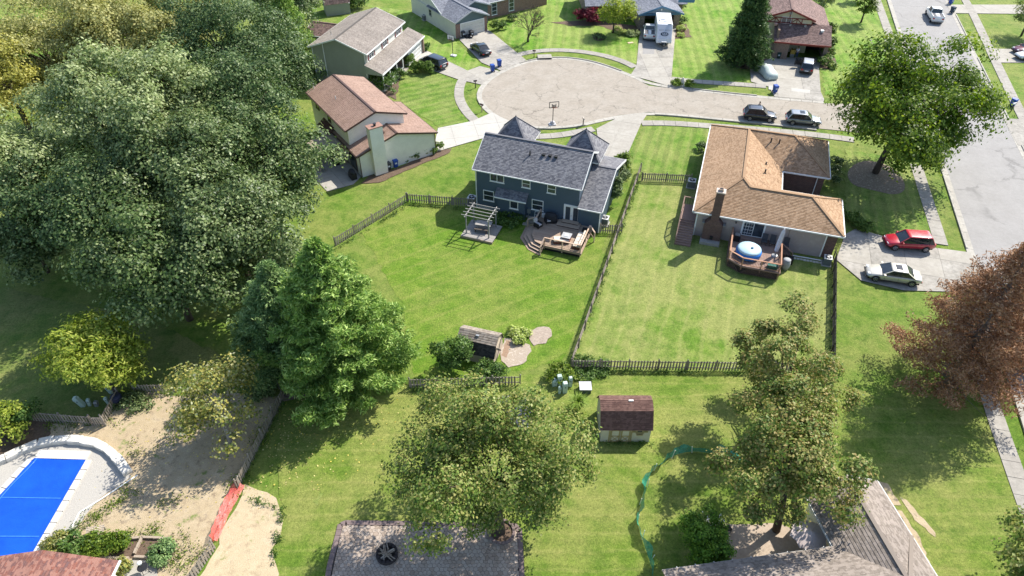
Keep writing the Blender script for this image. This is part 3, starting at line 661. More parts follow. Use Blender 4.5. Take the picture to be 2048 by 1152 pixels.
BRICK_T = brickmat('brown brick', (.24, .15, .11), (.17, .105, .08), (.3, .26, .22))
FSTONE = brickmat('fieldstone veneer', (.38, .31, .23), (.24, .2, .16), (.14, .12, .1), .35, .2, False, .025)
BROWN_T = mat('brown metal trim', (.09, .05, .04), None, 5, .5)
RED_T = mat('dark red timber paint', (.22, .03, .022), (.17, .025, .02), 5, .6)
BLUE_T = mat('blue trim paint', (.09, .2, .31), (.075, .17, .27), 5, .6)
CREAM_P = mat('cream panel', (.60, .54, .38), (.54, .48, .33), 4, .8)
DECK_B = woodmat('tan brown deck boards', (.27, .19, .135), (.42, .32, .24))
DECK_G = woodmat('grey weathered deck boards', (.24, .22, .2), (.38, .355, .33))
DECK_R = woodmat('red brown deck boards', (.19, .12, .095), (.30, .205, .165))
FENCEM = woodmat('weathered grey picket', (.16, .135, .11), (.36, .315, .265), 'Z')
FENCED = woodmat('dark picket', (.05, .044, .04), (.13, .115, .10), 'Z')

# ------------------------------------------------------------------ blue two storey house
EC = empty('house', (-4.22, 64.09), R(-19.7), 'dark blue two storey house with charcoal roof and two pyramid turrets behind the tan deck', 'house')
gable_walls(EC, .3, 11.76, .35, 7.65, 5.02, 1.98, SID_BLUE)
gable_roof(EC, 0, 12.06, 0, 7.98, 5.11, 2.2, SL_GREY, 'x', SL_GREY, ex=.17)
boxw(EC, .28, 11.78, .33, 7.67, -.3, .28, mat('foundation concrete', (.4, .38, .35), None, 3, .9), 'foundation')
for cx, cy in ((2.25, 7.5), (10.35, 7.3)):
    MB().box(cx-1.75, cx+1.75, cy-1.3, cy+2.0, 0, 5.25).build('bay_wall', SID_BLUE, EC)
    mb = MB(); a = 2.2; z0, zt = 5.35, 7.9
    q = [(cx-a, cy-a+.1), (cx+a, cy-a+.1), (cx+a, cy+a+.1), (cx-a, cy+a+.1)]
    for i in range(4):
        p0, p1 = q[i], q[(i+1) % 4]; slope(mb, [(*p0, z0), (*p1, z0), (cx, cy, zt)], .17, .02, .02)
    t = mb.build('turret_roof', SL_GREY, EC)
    g = MB()
    for i in range(4): g.bar((*q[i], z0+.03), (cx, cy, zt+.03), .2, .05)
    g.build('hip_cap', SL_GREY, t); MB().lathe([(.05, 0), (.03, .2)], 8, (cx, cy, zt)).build('finial', BLACK, t)
    MB().box(cx-a, cx+a, cy-a+.1, cy+a+.1, z0-.16, z0-.02).build('fascia', WHITE, t)
# lower wing at the right end
gable_walls(EC, 11.8, 14.1, -.15+.3, 10.6, 2.9, 1.75, SID_BLUE)
gable_roof(EC, 11.82, 14.4, -.22, 10.9, 3.0, 1.95, SL_GREY, 'x', SL_GREY, ex=.17, ends=(0, 1))
MB().box(11.78, 11.9, .3, 7.6, 3.0, 5.05).build('end_wall', SID_WHITE, EC) if False else None
# bump-out with its own small roof
boxw(EC, 2.9, 6.0, -.25, .35, -.2, 2.6, SID_BLUE, 'bump_out')
mb = MB(); slope(mb, [(2.65, -.55, 2.55), (6.25, -.55, 2.55), (6.25, .35, 3.15), (2.65, .35, 3.15)], .17); rf = mb.build('bump_out_roof', SL_GREY, EC)
MB().box(2.65, 6.25, -.62, -.55, 2.4, 2.54).build('gutter', WHITE, rf)
NB = (0, -1)
window(EC, (2.67, .35, 4.32), NB, 1.6, 1.0, rows=1, cols=2); window(EC, (5.95, .35, 4.3), NB, .95, 1.0); window(EC, (8.75, .35, 4.25), NB, .95, 1.05)
window(EC, (1.66, .35, 1.86), NB, 1.25, 1.3); window(EC, (4.8, -.25, 1.75), NB, .95, 1.0, rows=1); window(EC, (7.27, .35, 1.9), NB, 1.3, 1.3)
# french doors with steps
fd = MB(); fd.box(10.2, 12.0, .26, .36, .5, 2.75); fd = fd.build('french_door', WHITE, EC)
for x in (10.42, 11.25):
    MB().box(x, x+.5, .235, .27, .8, 2.5).build('pane', GLASS, fd)
MB().box(11.03, 11.07, .2, .26, 1.4, 1.55).build('handle', GREYM, fd)
vent_pipe(EC, (5.6, 2.5, 6.5), .5, .07)
for x in (7.05, 7.75, 8.4): box_vent(EC, (x, 2.75, 6.65), s=.16)
downspout(EC, .25, .28, 4.95); downspout(EC, 14.15, .1, 2.85); downspout(EC, 11.85, .2, 3.1)
MB().tube([(8.2, .34, .5), (8.2, .18, .9), (8.2, .18, .6)], .05, 6).box(7.85, 8.3, .05, .34, .6, 1.05).build('dryer_vent', WHITE, EC)
MB().box(6.15, 6.5, .2, .35, .7, 1.2).tube([(6.3, .25, 0), (6.3, .25, .75)], .03, 6).build('electric_meter', GREYM, EC)

# ------------------------------------------------------------------ tan roofed ranch house
ED = empty('house', (18.64, 58.97), R(-17.5), 'ranch house with a tan hipped roof and a brick chimney on its mauve rear wall', 'house')
def dz(d): return 3.2+.53*d
T = 4.25; XS, XN, YN = 14.55, 13.5, 19.4
planes = [
 [(0, YN, 3.2), (0, 0, 3.2), (T, T, dz(T)), (T, YN-T, dz(T))],
 [(0, 0, 3.2), (XS, 0, 3.2), (XS-3.4, 3.4, dz(3.4)), (5.1, 3.4, dz(3.4)), (T, T, dz(T))],
 [(8.5, 6.8, 3.2), (8.5, 10.9, 3.2), (T, YN-T, dz(T)), (T, T, dz(T)), (5.1, 3.4, dz(3.4))],
 [(XS, 6.8, 3.2), (8.5, 6.8, 3.2), (5.1, 3.4, dz(3.4)), (XS-3.4, 3.4, dz(3.4))],
 [(XS, 0, 3.2), (XS, 6.8, 3.2), (XS-3.4, 3.4, dz(3.4))],
 [(8.5, 10.9, 3.2), (XN, 10.9, 3.2), (XN-T, YN-T, dz(T)), (T, YN-T, dz(T))],
 [(XN, 10.9, 3.2), (XN, YN, 3.2), (XN-T, YN-T, dz(T))],
 [(XN, YN, 3.2), (0, YN, 3.2), (T, YN-T, dz(T)), (XN-T, YN-T, dz(T))]]
rf = None
for pl in planes:
    mb = MB(); slope(mb, pl, .17, .024, .06); rf = mb.build('roof', SL_TAN, ED)
g = MB()
for a, b in (((T, T, dz(T)), (T, YN-T, dz(T))), ((0, 0, 3.2), (T, T, dz(T))), ((T, T, dz(T)), (5.1, 3.4, dz(3.4))), ((5.1, 3.4, dz(3.4)), (XS-3.4, 3.4, dz(3.4))), ((XS-3.4, 3.4, dz(3.4)), (XS, 0, 3.2)), ((XS-3.4, 3.4, dz(3.4)), (XS, 6.8, 3.2)),
             ((T, YN-T, dz(T)), (XN-T, YN-T, dz(T))), ((XN-T, YN-T, dz(T)), (XN, 10.9, 3.2)), ((XN-T, YN-T, dz(T)), (XN, YN, 3.2)), ((T, YN-T, dz(T)), (0, YN, 3.2))):
    g.bar((a[0], a[1], a[2]+.03), (b[0], b[1], b[2]+.03), .26, .05)
g.build('ridge_cap', SL_TAN, rf)
g = MB(); ring = [(0, 0), (XS, 0), (XS, 6.8), (8.5, 6.8), (8.5, 10.9), (XN, 10.9), (XN, YN), (0, YN)]
for i in range(8):
    a, b = ring[i], ring[(i+1) % 8]; dx, dy = b[0]-a[0], b[1]-a[1]; l = math.hypot(dx, dy); nx, ny = dy/l*.07, -dx/l*.07
    g.bar((a[0]+nx, a[1]+ny, 3.1), (b[0]+nx, b[1]+ny, 3.1), .12, .14)
g.build('gutter', WHITE, rf)
g = MB()
for i in range(8):
    a, b = ring[i], ring[(i+1) % 8]; g.prism([a, b, (b[0]*.96+.3, b[1]*.96+.3), (a[0]*.96+.3, a[1]*.96+.3)], 3.05, 3.1) if False else None
MB().prism([(.45, .45), (XS-.4, .45), (XS-.4, 6.4), (8.1, 6.4), (8.1, 11.3), (XN-.4, 11.3), (XN-.4, YN-.4), (.45, YN-.4)], -.3, 3.15).build('wall', BRICK_D, ED)
MB().box(.40, 13.05, .40, .5, -.1, 3.15).build('rear_wall', STUCCO, ED)
MB().box(.38, XS-.38, .36, .46, 2.9, 3.12).build('fascia', WHITE, ED)
MB().box(.36, .5, .34, .48, 0, 3.0).build('corner_board', WHITE, ED); downspout(ED, 13.1, .36, 3.05, WHITE, .11); MB().box(8.05, 8.17, 11.2, 11.34, 2.8, 3.1).build('corner_board', WHITE, ED)
downspout(ED, 12.35, 11.22, 3.05)
for x in (5.9, 9.6): MB().box(x-.03, x+.03, .38, .41, .1, 3.1).build('wall_joint', mat('stucco joint', (.24, .2, .185)), ED)
# chimney with shoulders and its cap
cb = BRICK_D
MB().box(1.3, 3.15, -.45, .42, -.1, 2.15).build('chimney_base', cb, ED)
mb = MB(); mb.solid([(1.3, -.45, 2.15), (3.15, -.45, 2.15), (3.15, .42, 2.15), (1.3, .42, 2.15)], [(1.8, -.4, 2.75), (2.65, -.4, 2.75), (2.65, .42, 2.75), (1.8, .42, 2.75)]); mb.build('chimney_shoulder', BRICK_D, ED)
ch = MB().box(1.82, 2.62, -.38, .34, 2.75, 6.0).build('chimney', cb, ED)
MB().box(1.75, 2.69, -.45, .41, 6.0, 6.12).build('chimney_cap', mat('stone cap', (.5, .42, .36)), ch); MB().box(2.0, 2.44, -.22, .18, 6.12, 6.34).build('flue', mat('clay flue', (.45, .34, .27)), ch); MB().box(2.05, 2.39, -.17, .13, 6.34, 6.345).build('flue_opening', DARK, ch)
MB().box(1.2, 3.2, -1.05, -.1, -.1, .32).build('chimney_plinth', CONCD, ED); MB().box(2.1, 2.4, -.62, -.46, .5, .85).build('ash_door', BLACK, ED)
MB().box(1.05, 1.3, -.35, .3, 2.15, 2.22).build('flashing', GREYM, ED); MB().box(3.15, 3.4, -.35, .3, 2.15, 2.22).build('flashing', GREYM, ED)
sl = window(ED, (6.15, .40, 2.1), NB, 2.3, 2.2, rows=1, cols=2, fr=.16, sill=False, name='sliding_door')
for k in range(3): MB().box(5.15+k*.25, 5.18+k*.25, .36, .385, 1.2, 3.0).build('grille', WHITE, sl)
for k in range(4): MB().box(5.12, 6.08, .35, .375, 1.4+k*.4, 1.43+k*.4).build('grille', WHITE, sl)
MB().box(4.95, 7.35, -.35, .3, 1.0, 1.12).build('door_step', DECK_R, ED)
MB().tube([(4.35, .38, 2.5), (4.35, .2, 2.6), (4.35, .2, 2.45)], .07, 8).build('wall_lamp', BLACK, ED)
for p in ((6.8, 15.2), (7.7, 15.35)): vent_pipe(ED, (p[0], 14.0, dz(3.0)), .55, .08)
vent_pipe(ED, (6.55, 9.9, dz(1.9)), .3, .08); vent_pipe(ED, (6.5, 7.9, dz(2.0)), .5, .08)
# side porch stairs
st = empty('porch_stairs', (0, 0, 0), 0, parent=ED)
for k in range(10):
    MB().box(-1.2, .38, -1.9+k*.28, -1.9+k*.28+.3, .0, .16+k*.125).build('tread', DECK_R, st)
MB().box(-1.25, .4, .9, 3.9, 0, 1.38).build('landing', DECK_R, st)
r = MB()
for y, z in ((-1.85, 1.0), (-.5, 1.6), (.9, 2.35), (2.4, 2.35), (3.85, 2.35)): MB().box(-1.27, -1.15, y-.06, y+.06, 0, z).build('post', DECK_R, st)
r.bar((-1.21, -1.85, 1.0), (-1.21, .9, 2.3), .1, .06).bar((-1.21, .9, 2.3), (-1.21, 3.85, 2.3), .1, .06).bar((-1.21, 3.85, 2.3), (.3, 3.85, 2.3), .1, .06); r.build('handrail', DECK_R, st)
r = MB()
for k in range(12): y = 1.0+k*.25; r.box(-1.225, -1.195, y, y+.03, 1.35, 2.28)
for k in range(6): x = -1.1+k*.25; r.box(x, x+.03, 3.83, 3.86, 1.35, 2.28)
for k in range(10): y = -1.75+k*.27; r.box(-1.225, -1.195, y, y+.03, .3+k*.12, 1.02+k*.128)
r.build('balusters', BLACK, st)

# ------------------------------------------------------------------ cream two storey house with brown red roof
EB = empty('house', (-26.0, 82.3), R(-56.1), 'cream sided two storey house with a faded brown red roof and wide boxed chimney', 'house')
gable_walls(EB, .35, 11.95, .35, 7.55, 5.1, 1.2, SID_CREAM)
gable_roof(EB, 0, 12.25, 0, 7.9, 5.2, 1.31, SL_RED, 'x', BROWN_T, trim=BROWN_T, ex=.2)
gable_walls(EB, 5.2, 14.45, .35, 10.2, 2.9, 1.35, SID_CREAM)
gable_roof(EB, 4.95, 14.75, -.02, 10.5, 3.0, 1.5, SL_RED, 'x', BROWN_T, trim=BROWN_T, ex=.2)
MB().box(14.3, 15.25, 1.75, 3.35, .12, 6.15).build('chimney', SID_CREAM, EB)
MB().box(14.22, 15.33, 1.67, 3.43, 6.15, 6.25).build('chimney_cap', SL_RED if False else mat('brown red metal cap', (.3, .17, .13)), EB)
MB().lathe([(.14, 0), (.14, .22), (.2, .24), (.2, .3)], 10, (14.85, 2.6, 6.25)).build('flue', BLACK, EB)
MB().box(12.6, 12.66, 3.5, 3.62, 5.0, 5.4).build('wall_meter', BLACK, EB)
window(EB, (2.6, .35, 4.3), (0, -1), 1.0, .8, rows=1, m=BROWN_T); window(EB, (6.3, .35, 4.2), (0, -1), .9, .9, rows=1, m=BROWN_T); window(EB, (8.7, .35, 1.9), (0, -1), 1.0, .9, rows=1, m=BROWN_T)
boxw(EB, 4.4, 7.4, -.35, .35, .4, 2.75, SID_CREAM, 'bay')
mb = MB(); slope(mb, [(4.2, -.65, 2.7), (7.6, -.65, 2.7), (7.6, .35, 3.4), (4.2, .35, 3.4)], .2); mb.build('bay_roof', SL_PLUM, EB)
sl = MB().box(11.3, 13.4, .27, .37, .25, 2.45).build('sliding_door', BROWN_T, EB); MB().box(11.4, 12.3, .24, .28, .35, 2.35).build('pane', GLASS, sl); MB().box(12.4, 13.3, .24, .28, .35, 2.35).build('pane', GLASS, sl)
downspout(EB, 14.5, .32, 2.9, BROWN_T); downspout(EB, 14.5, 10.25, 2.9, BROWN_T)
vent_pipe(EB, (5.3, 1.9, 5.75), .5, .05, WHITE); box_vent(EB, (13.4, 4.1, 4.25), m=BROWN_T, s=.13)
MB().tube([(.4, 1.0, 5.2), (.4, 1.0, 6.3)], .05, 6).build('roof_vent', WHITE, EB)
garage_door(EB, (10.0, 10.2, .06), (0, 1), 4.8, 2.2)
pt = empty('patio_roof', (0, 0, 0), 0, parent=EB)
mb = MB(); mb.solid([(7.4, -3.4, 2.55), (10.6, -3.4, 2.55), (10.6, .3, 2.75), (7.4, .3, 2.75)], [(7.4, -3.4, 2.62), (10.6, -3.4, 2.62), (10.6, .3, 2.82), (7.4, .3, 2.82)])
for k in range(16): x = 7.45+k*.21; mb.solid([(x, -3.4, 2.62), (x+.05, -3.4, 2.62), (x+.05, .3, 2.82), (x, .3, 2.82)], [(x, -3.4, 2.65), (x+.05, -3.4, 2.65), (x+.05, .3, 2.85), (x, .3, 2.85)])
mb.build('roof_sheet', mat('tan corrugated sheet', (.42, .36, .28), (.34, .28, .21), 2, .5), pt)
for x in (7.5, 10.5): MB().box(x-.07, x+.07, -3.35, -3.21, .05, 2.55).build('post', DECK_B, pt)
MB().bar((10.5, -.1, 1.9), (10.5, -.7, 2.6), .1).build('brace', DECK_B, pt); MB().box(10.43, 10.57, .0, .14, .05, 2.7).build('post', DECK_B, pt)

# ------------------------------------------------------------------ grey green two storey house
EA = empty('house', (-20.24, 94.05), R(72.6), 'grey green two storey house with weathered taupe roof and dark van in its drive', 'house')
gable_walls(EA, .35, 12.7, .35, 8.85, 5.1, 1.5, SID_GREY)
gable_roof(EA, 0, 13.04, 0, 9.2, 5.2, 1.62, SL_TAUPE, 'x', mat('dark ridge shingle', (.1, .09, .08)), ex=.18)
MB().box(.6, 12.5, .28, .37, 3.55, 5.1).build('upper_front_wall', SID_WHITE, EA)
for x in (1.9, 6.3, 10.9): window(EA, (x, .28, 4.5), (0, -1), 1.5, 1.15, rows=2, cols=2, shutters=mat('plum shutter', (.17, .06, .06)), fr=.05)
mb = MB(); slope(mb, [(-.4, -2.3, 2.75), (14.6, -2.3, 2.75), (14.6, .34, 3.75), (-.4, .34, 3.75)], .18); lr = mb.build('porch_roof', SL_TAUPE, EA)
MB().box(-.4, 14.6, -2.42, -2.32, 2.55, 2.73).build('gutter', WHITE, lr); MB().solid([(-.42, -2.3, 2.5), (-.36, -2.3, 2.5), (-.36, .34, 2.5), (-.42, .34, 2.5)], [(-.42, -2.3, 2.72), (-.36, -2.3, 2.72), (-.36, .34, 3.72), (-.42, .34, 3.72)]).build('porch_end', SID_GREY, EA)
boxw(EA, 9.2, 14.3, -1.9, .4, -.2, 2.9, SID_WHITE, 'garage_wall'); garage_door(EA, (11.9, -1.9, .06), (0, -1), 4.0, 2.2)
boxw(EA, 8.3, 9.2, -1.3, .4, -.2, 2.7, BRICK_T, 'brick_wall'); boxw(EA, 14.3, 14.6, -2.2, .4, -.2, 2.75, BRICK_T, 'brick_wall')
for x in (.0, 2.2, 4.5, 6.6): MB().box(x, x+.12, -2.2, -2.08, 0, 2.6).build('porch_post', WHITE, EA)
MB().box(-.2, 8.3, -2.3, .35, -.2, .15).build('porch_floor', CONC, EA); MB().box(0, 6.7, -2.16, -2.12, .85, .92).build('porch_rail', WHITE, EA)
window(EA, (2.5, .35, 1.5), (0, -1), 1.6, 1.3, rows=2, cols=2); MB().box(5.2, 6.1, .28, .37, .15, 2.25).build('front_door', RED_T, EA)
downspout(EA, .3, 8.7, 5.0); downspout(EA, .28, 6.9, 5.9); downspout(EA, .3, .5, 5.0)
vent_pipe(EA, (3.2, 7.0, 6.0), .45, .05, GREYM)
gable_walls(EA, 9.0, 13.2, 8.6, 14.6, 2.9, .9, SID_GREY, 'y'); gable_roof(EA, 8.7, 14.0, 8.9, 15.2, 3.1, 1.1, SL_MIX, 'y', SL_MIX)

# ------------------------------------------------------------------ house with teal gables, top left of centre
EE = empty('house', (-9.27, 112.92), R(34.5), 'low house with blue grey roof, teal garage gable and white side wall', 'house')
gable_walls(EE, .12, 6.15, .05, 9, 2.75, 1.2, SID_TEAL, 'y')
gable_roof(EE, -.15, 6.4, -.45, 9, 2.8, 1.35, SL_SLATE, 'y', SL_SLATE, trim=mat('grey trim', (.5, .5, .5)))
MB().box(.05, .18, .0, 15.0, -.2, 2.75).build('side_wall', SID_WHITE, EE)
MB().box(.1, 1.0, -.06, .06, -.2, 2.3).build('brick_pier', BRICK_R, EE); MB().box(5.6, 6.2, -.06, .06, -.2, 2.5).build('brick_pier', BRICK_R, EE)
garage_door(EE, (3.3, -.02, .06), (0, -1), 4.4, 2.15, mat('cream garage door', (.62, .6, .54)))
gable_walls(EE, .2, 22, 4.6, 15, 2.8, 2.3, SID_WHITE, 'x'); MB().box(6.3, 22, 4.5, 4.62, -.2, 2.8).build('brick_front', BRICK_R, EE)
gable_roof(EE, -.1, 22.3, 4.1, 15.4, 2.9, 2.5, SL_SLATE, 'x', SL_SLATE)
gable_walls(EE, 2.6, 8.3, 3.0, 8, 3.1, 1.0, SID_TEAL, 'y'); gable_roof(EE, 2.3, 8.6, 2.5, 9.5, 3.2, 1.2, SL_SLATE, 'y', SL_SLATE, trim=mat('grey trim', (.5, .5, .5)))
for x in (10.6, 14.2): window(EE, (x, 4.5, 1.5), (0, -1), 1.1, 2.0, rows=3)
window(EE, (.05, 8.2, 1.9), (-1, 0), .8, 1.0, rows=2, m=GREYM)

# ------------------------------------------------------------------ stone house with camper, top centre
EF = empty('house', (21.28, 117.3), R(3.8), 'fieldstone house with pale blue garage gable behind the parked camper', 'house')
gable_walls(EF, .0, 6.9, 1.2, 6, 2.55, 1.1, SID_SKY, 'y', base=2.45, name='garage_gable')
for x0, x1 in ((0, .95), (5.9, 6.9)): MB().box(x0, x1, .0, .5, -.2, 2.6).build('stone_pier', FSTONE, EF)
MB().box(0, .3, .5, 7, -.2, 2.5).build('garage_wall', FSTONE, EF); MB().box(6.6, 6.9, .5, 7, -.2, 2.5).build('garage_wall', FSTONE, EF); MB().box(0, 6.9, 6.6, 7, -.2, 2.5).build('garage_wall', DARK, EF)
MB().box(.0, 6.9, -.3, -.1, 2.3, 2.62).build('garage_header', BLUE_T, EF)
mb = MB(); mb.solid([(0.05, -.1, 2.6), (6.85, -.1, 2.6), (6.85, .2, 2.6), (.05, .2, 2.6)], [(3.4, -.1, 3.75), (3.46, -.1, 3.75), (3.46, .2, 3.75), (3.4, .2, 3.75)]); mb.build('gable_face', SID_SKY, EF)
gable_roof(EF, -.4, 7.3, -.8, 10, 2.65, 1.35, SL_SLATE, 'y', SL_SLATE, trim=None)
mb = MB()
for a, b in (((-.4, 2.6), (3.45, 3.95)), ((3.45, 3.95), (7.3, 2.6))): mb.bar((a[0], -.84, a[1]-.05), (b[0], -.84, b[1]-.05), .06, .26)
mb.build('gable_trim', BLUE_T, EF); MB().lathe([(.12, 0), (.16, .2), (.1, .28)], 8, (3.45, -.5, 3.2)).build('gable_lamp', WHITE, EF)
gable_walls(EF, -8, 8.5, 4.6, 15, 2.55, 2.2, FSTONE, 'x'); gable_roof(EF, -8.6, 9.0, 3.6, 15.6, 2.7, 2.4, SL_SLATE, 'x', SL_SLATE, trim=None)
for x in (-5.9, -3.2, -1.2): window(EF, (x, 4.6, 1.3), (0, -1), .9, 1.7, rows=2, m=BLACK)
MB().bar((6.2, -.2, 4.6), (9.3, 1.2, 4.0), .2, .5).build('side_gable_trim', BLUE_T, EF)

# ------------------------------------------------------------------ half timbered house, top right
EG = empty('house', (40.42, 105.05), R(-13.2), 'half timbered house with dark red timbers and an open double garage', 'house')
for x0, x1 in ((0, 2.1), (7.15, 7.75)): MB().box(x0, x1, .0, .35, -.2, 2.75).build('garage_wall', BRICK_T, EG)
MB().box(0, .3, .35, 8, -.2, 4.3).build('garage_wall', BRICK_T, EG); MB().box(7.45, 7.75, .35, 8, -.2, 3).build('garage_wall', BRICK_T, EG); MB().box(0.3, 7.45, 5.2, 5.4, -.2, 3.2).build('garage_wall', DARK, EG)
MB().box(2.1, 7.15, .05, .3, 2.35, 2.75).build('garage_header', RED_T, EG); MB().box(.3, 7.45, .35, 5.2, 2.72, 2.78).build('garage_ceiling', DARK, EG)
mb = MB(); slope(mb, [(-.4, -.3, 2.8), (8.0, -.3, 2.8), (8.0, 3.6, 4.45), (-.4, 3.6, 4.45)], .18); rf = mb.build('garage_roof', SL_MIX, EG); MB().box(-.4, 8.0, -.4, -.3, 2.6, 2.8).build('fascia', RED_T, rf)
box_vent(EG, (6.6, 2.3, 4.0), m=WHITE); box_vent(EG, (1.9, 3.0, 4.3), m=GREYM, s=.15); box_vent(EG, (4.1, 3.05, 4.3), m=GREYM, s=.15)
gable_walls(EG, -1.9, 5.1, 3.4, 13, 5.2, 1.25, CREAM_P, 'y', base=0); gable_roof(EG, -2.2, 5.4, 2.9, 13, 5.25, 1.4, SL_MIX, 'y', SL_MIX, trim=None)
for (a, b) in (((-2.2, 5.2), (1.6, 6.6)), ((1.6, 6.6), (5.4, 5.2))): MB().bar((a[0], 2.87, a[1]-.08), (b[0], 2.87, b[1]-.08), .08, .24).build('timber', RED_T, EG)
def tim(a, b, w=.14): MB().bar((a[0], 3.36, a[1]), (b[0], 3.36, b[1]), .1, w, (0, 1, 0) if a[0] != b[0] else (0, 1, 0)).build('timber', RED_T, EG)
tim((-1.9, 5.2), (5.1, 5.2), .2); tim((-1.9, 4.45), (5.1, 4.45), .22)
for x in (-1.3, .4, 2.0, 3.5, 5.05): tim((x, 4.45), (x, 5.2))
for x in (-.45, 2.75): tim((x, 4.45), (x, 5.2), .1); tim((x-.75, 4.5), (x, 5.15), .1); tim((x+.75, 4.5), (x, 5.15), .1)
tim((1.6, 5.2), (1.6, 6.4)); window(EG, (1.2, 3.4, 4.85), (0, -1), 1.5, .95, rows=1, cols=2); MB().box(1.4, 1.8, 3.3, 3.42, 5.75, 6.2).build('gable_vent', mat('grey louvre', (.35, .42, .45)), EG)
boxw(EG, 4.9, 7.9, 6.0, 14, 0, 3.0, BRICK_T); gable_roof(EG, 4.2, 8.4, 3.6, 15, 3.2, .8, SL_MIX, 'x', SL_MIX, trim=None) if False else None
mb = MB(); slope(mb, [(8.3, 3.6, 3.3), (8.3, 15, 3.3), (5.0, 15, 4.9), (5.0, 3.6, 4.9)], .18); mb.build('side_roof', SL_MIX, EG)
mb = MB(); slope(mb, [(-4.6, 15, 3.2), (-4.6, 4.5, 3.2), (-1.8, 4.5, 4.6), (-1.8, 15, 4.6)], .18); mb.build('side_roof', SL_MIX, EG); boxw(EG, -4.2, -1.9, 4.9, 14, 0, 3.2, BRICK_T)
MB().lathe([(.22, 0), (.3, .35), (.05, .45)], 8, (-.3, 2.6, 4.15)).build('roof_turbine', mat('terracotta', (.5, .3, .24)), EG)

# ------------------------------------------------------------------ near right house (bottom right corner)
ic = (20.30, 22.41, 2.90); far = (19.72, 26.42, 2.90); lft = (9.23, 20.86, 2.90)
d1 = Vector((far[0]-ic[0], far[1]-ic[1])).normalized(); a1 = math.atan2(d1.y, d1.x)
EH = empty('house', (ic[0], ic[1], 0), a1, 'low house with ash brown roof wrapping a small patio at the bottom right', 'house')
Lf = math.hypot(far[0]-ic[0], far[1]-ic[1])
def toH(p): dx, dy = p[0]-ic[0], p[1]-ic[1]; return (dx*math.cos(a1)+dy*math.sin(a1), -dx*math.sin(a1)+dy*math.cos(a1))
o1 = toH((24.93, 27.20, 2.90)); o2 = toH((25.61, 22.64, 2.90)); wd = -(o1[1]+o2[1])/2
# arm running away from the viewer; its inner eave is y = 0
gable_walls(EH, -3, Lf-.35, -wd+.5, -.5, 2.8, 1.0, SID_CREAM, 'x')
gable_roof(EH, -6.5, Lf, -wd, 0, 2.9, 1.2, SL_ASH, 'x', SL_ASH, trim=mat('dulled gutter', (.5, .5, .48), (.42, .42, .41), 5, .6), ex=.22)
l2 = toH(lft); a2 = math.atan2(l2[1], l2[0])
EH2 = empty('wing', (0, 0, 0), a2, parent=EH)
LL = math.hypot(*l2)
# second arm: eave along +x of its frame, house body on the far side of the eave from the patio
sgn = 1 if math.sin(a2) > 0 else -1
gable_walls(EH2, -.5, LL-.35, .5, 7.4, 2.8, 1.3, SID_CREAM, 'x') if sgn > 0 else gable_walls(EH2, -.5, LL-.35, -7.4, -.5, 2.8, 1.3, SID_CREAM, 'x')
y0, y1 = (0, 7.9) if sgn > 0 else (-7.9, 0)
o3 = (o2[0]*math.cos(a2)+o2[1]*math.sin(a2), -o2[0]*math.sin(a2)+o2[1]*math.cos(a2)); xe = o3[0]; ym = (y0+y1)/2; hw = 3.95
yn, yf = (y0, y1) if sgn > 0 else (y1, y0)
ya, yb = yn, yf
for pl in ([(xe, ya, 2.9), (LL, ya, 2.9), (LL, ym, 4.5), (xe+hw*.8, ym, 4.5)], [(xe, yb, 2.9), (LL, yb, 2.9), (LL, ym, 4.5), (xe+hw*.8, ym, 4.5)], [(xe, yb, 2.9), (xe, ya, 2.9), (xe+hw*.8, ym, 4.5)]):
    q = MB(); slope(q, pl, .22, .024, .08); q.build('roof', SL_ASH, EH2)
q = MB(); q.bar((xe+hw*.8, ym, 4.53), (LL, ym, 4.53), .26, .06).bar((xe, ya, 2.93), (xe+hw*.8, ym, 4.53), .24, .06).build('ridge_cap', SL_ASH, EH2)
GUT = mat('dulled gutter', (.5, .5, .48), (.42, .42, .41), 5, .6)
MB().bar((0.06, ya, 2.83), (LL, ya, 2.83), .09, .1).build('gutter', GUT, EH2); MB().bar((xe-.05, ya, 2.83), (xe-.05, yb, 2.83), .09, .1).build('gutter', GUT, EH2)
for k in range(9): MB().box(.6+k*1.2, .66+k*1.2, ya-.1 if sgn > 0 else ya+.02, ya-.02 if sgn > 0 else ya+.1, 2.84, 2.9).build('gutter_bracket', GUT, EH2)
COPPER = mat('orange valley flashing', (.5, .26, .13), (.4, .2, .1), 4, .5)
# ------------------------------------------------------------------ near left house (bottom left corner): only a corner of roof in view
EI = empty('house', (0, 0, 0), 0, 'corner of a rust and grey shingled house roof beside the blue pool', 'house')
ra, rb_, rc = (-33.96, 21.45, 2.90), (-28.79, 21.62, 3.90), (-24.44, 21.48, 2.90)
mb = MB(); slope(mb, [(rc[0], rc[1], 2.9), (rc[0]-.35, rc[1]-9, 2.9), (rb_[0]-.3, rb_[1]-9, 3.9), (rb_[0], rb_[1], 3.9)], .2); mb.build('roof', SL_RUST, EI)
mb = MB(); slope(mb, [(ra[0]-.3, ra[1]-9, 2.9), (ra[0], ra[1], 2.9), (rb_[0], rb_[1], 3.9), (rb_[0]-.3, rb_[1]-9, 3.9)], .2); mb.build('roof', SL_RUST, EI)
MB().solid([(ra[0]+.4, ra[1]-9, -.2), (rc[0]-.5, rc[1]-9, -.2), (rc[0]-.4, rc[1]-.4, -.2), (ra[0]+.4, ra[1]-.4, -.2)], [(ra[0]+.4, ra[1]-9, 2.85), (rc[0]-.5, rc[1]-9, 2.85), (rc[0]-.4, rc[1]-.4, 2.85), (ra[0]+.4, ra[1]-.4, 2.85)]).build('wall', SID_CREAM, EI)
MB().bar((rc[0]+.06, rc[1]+.03, 2.82), (rc[0]-.29, rc[1]-9, 2.82), .11, .12).build('gutter', WHITE, EI)

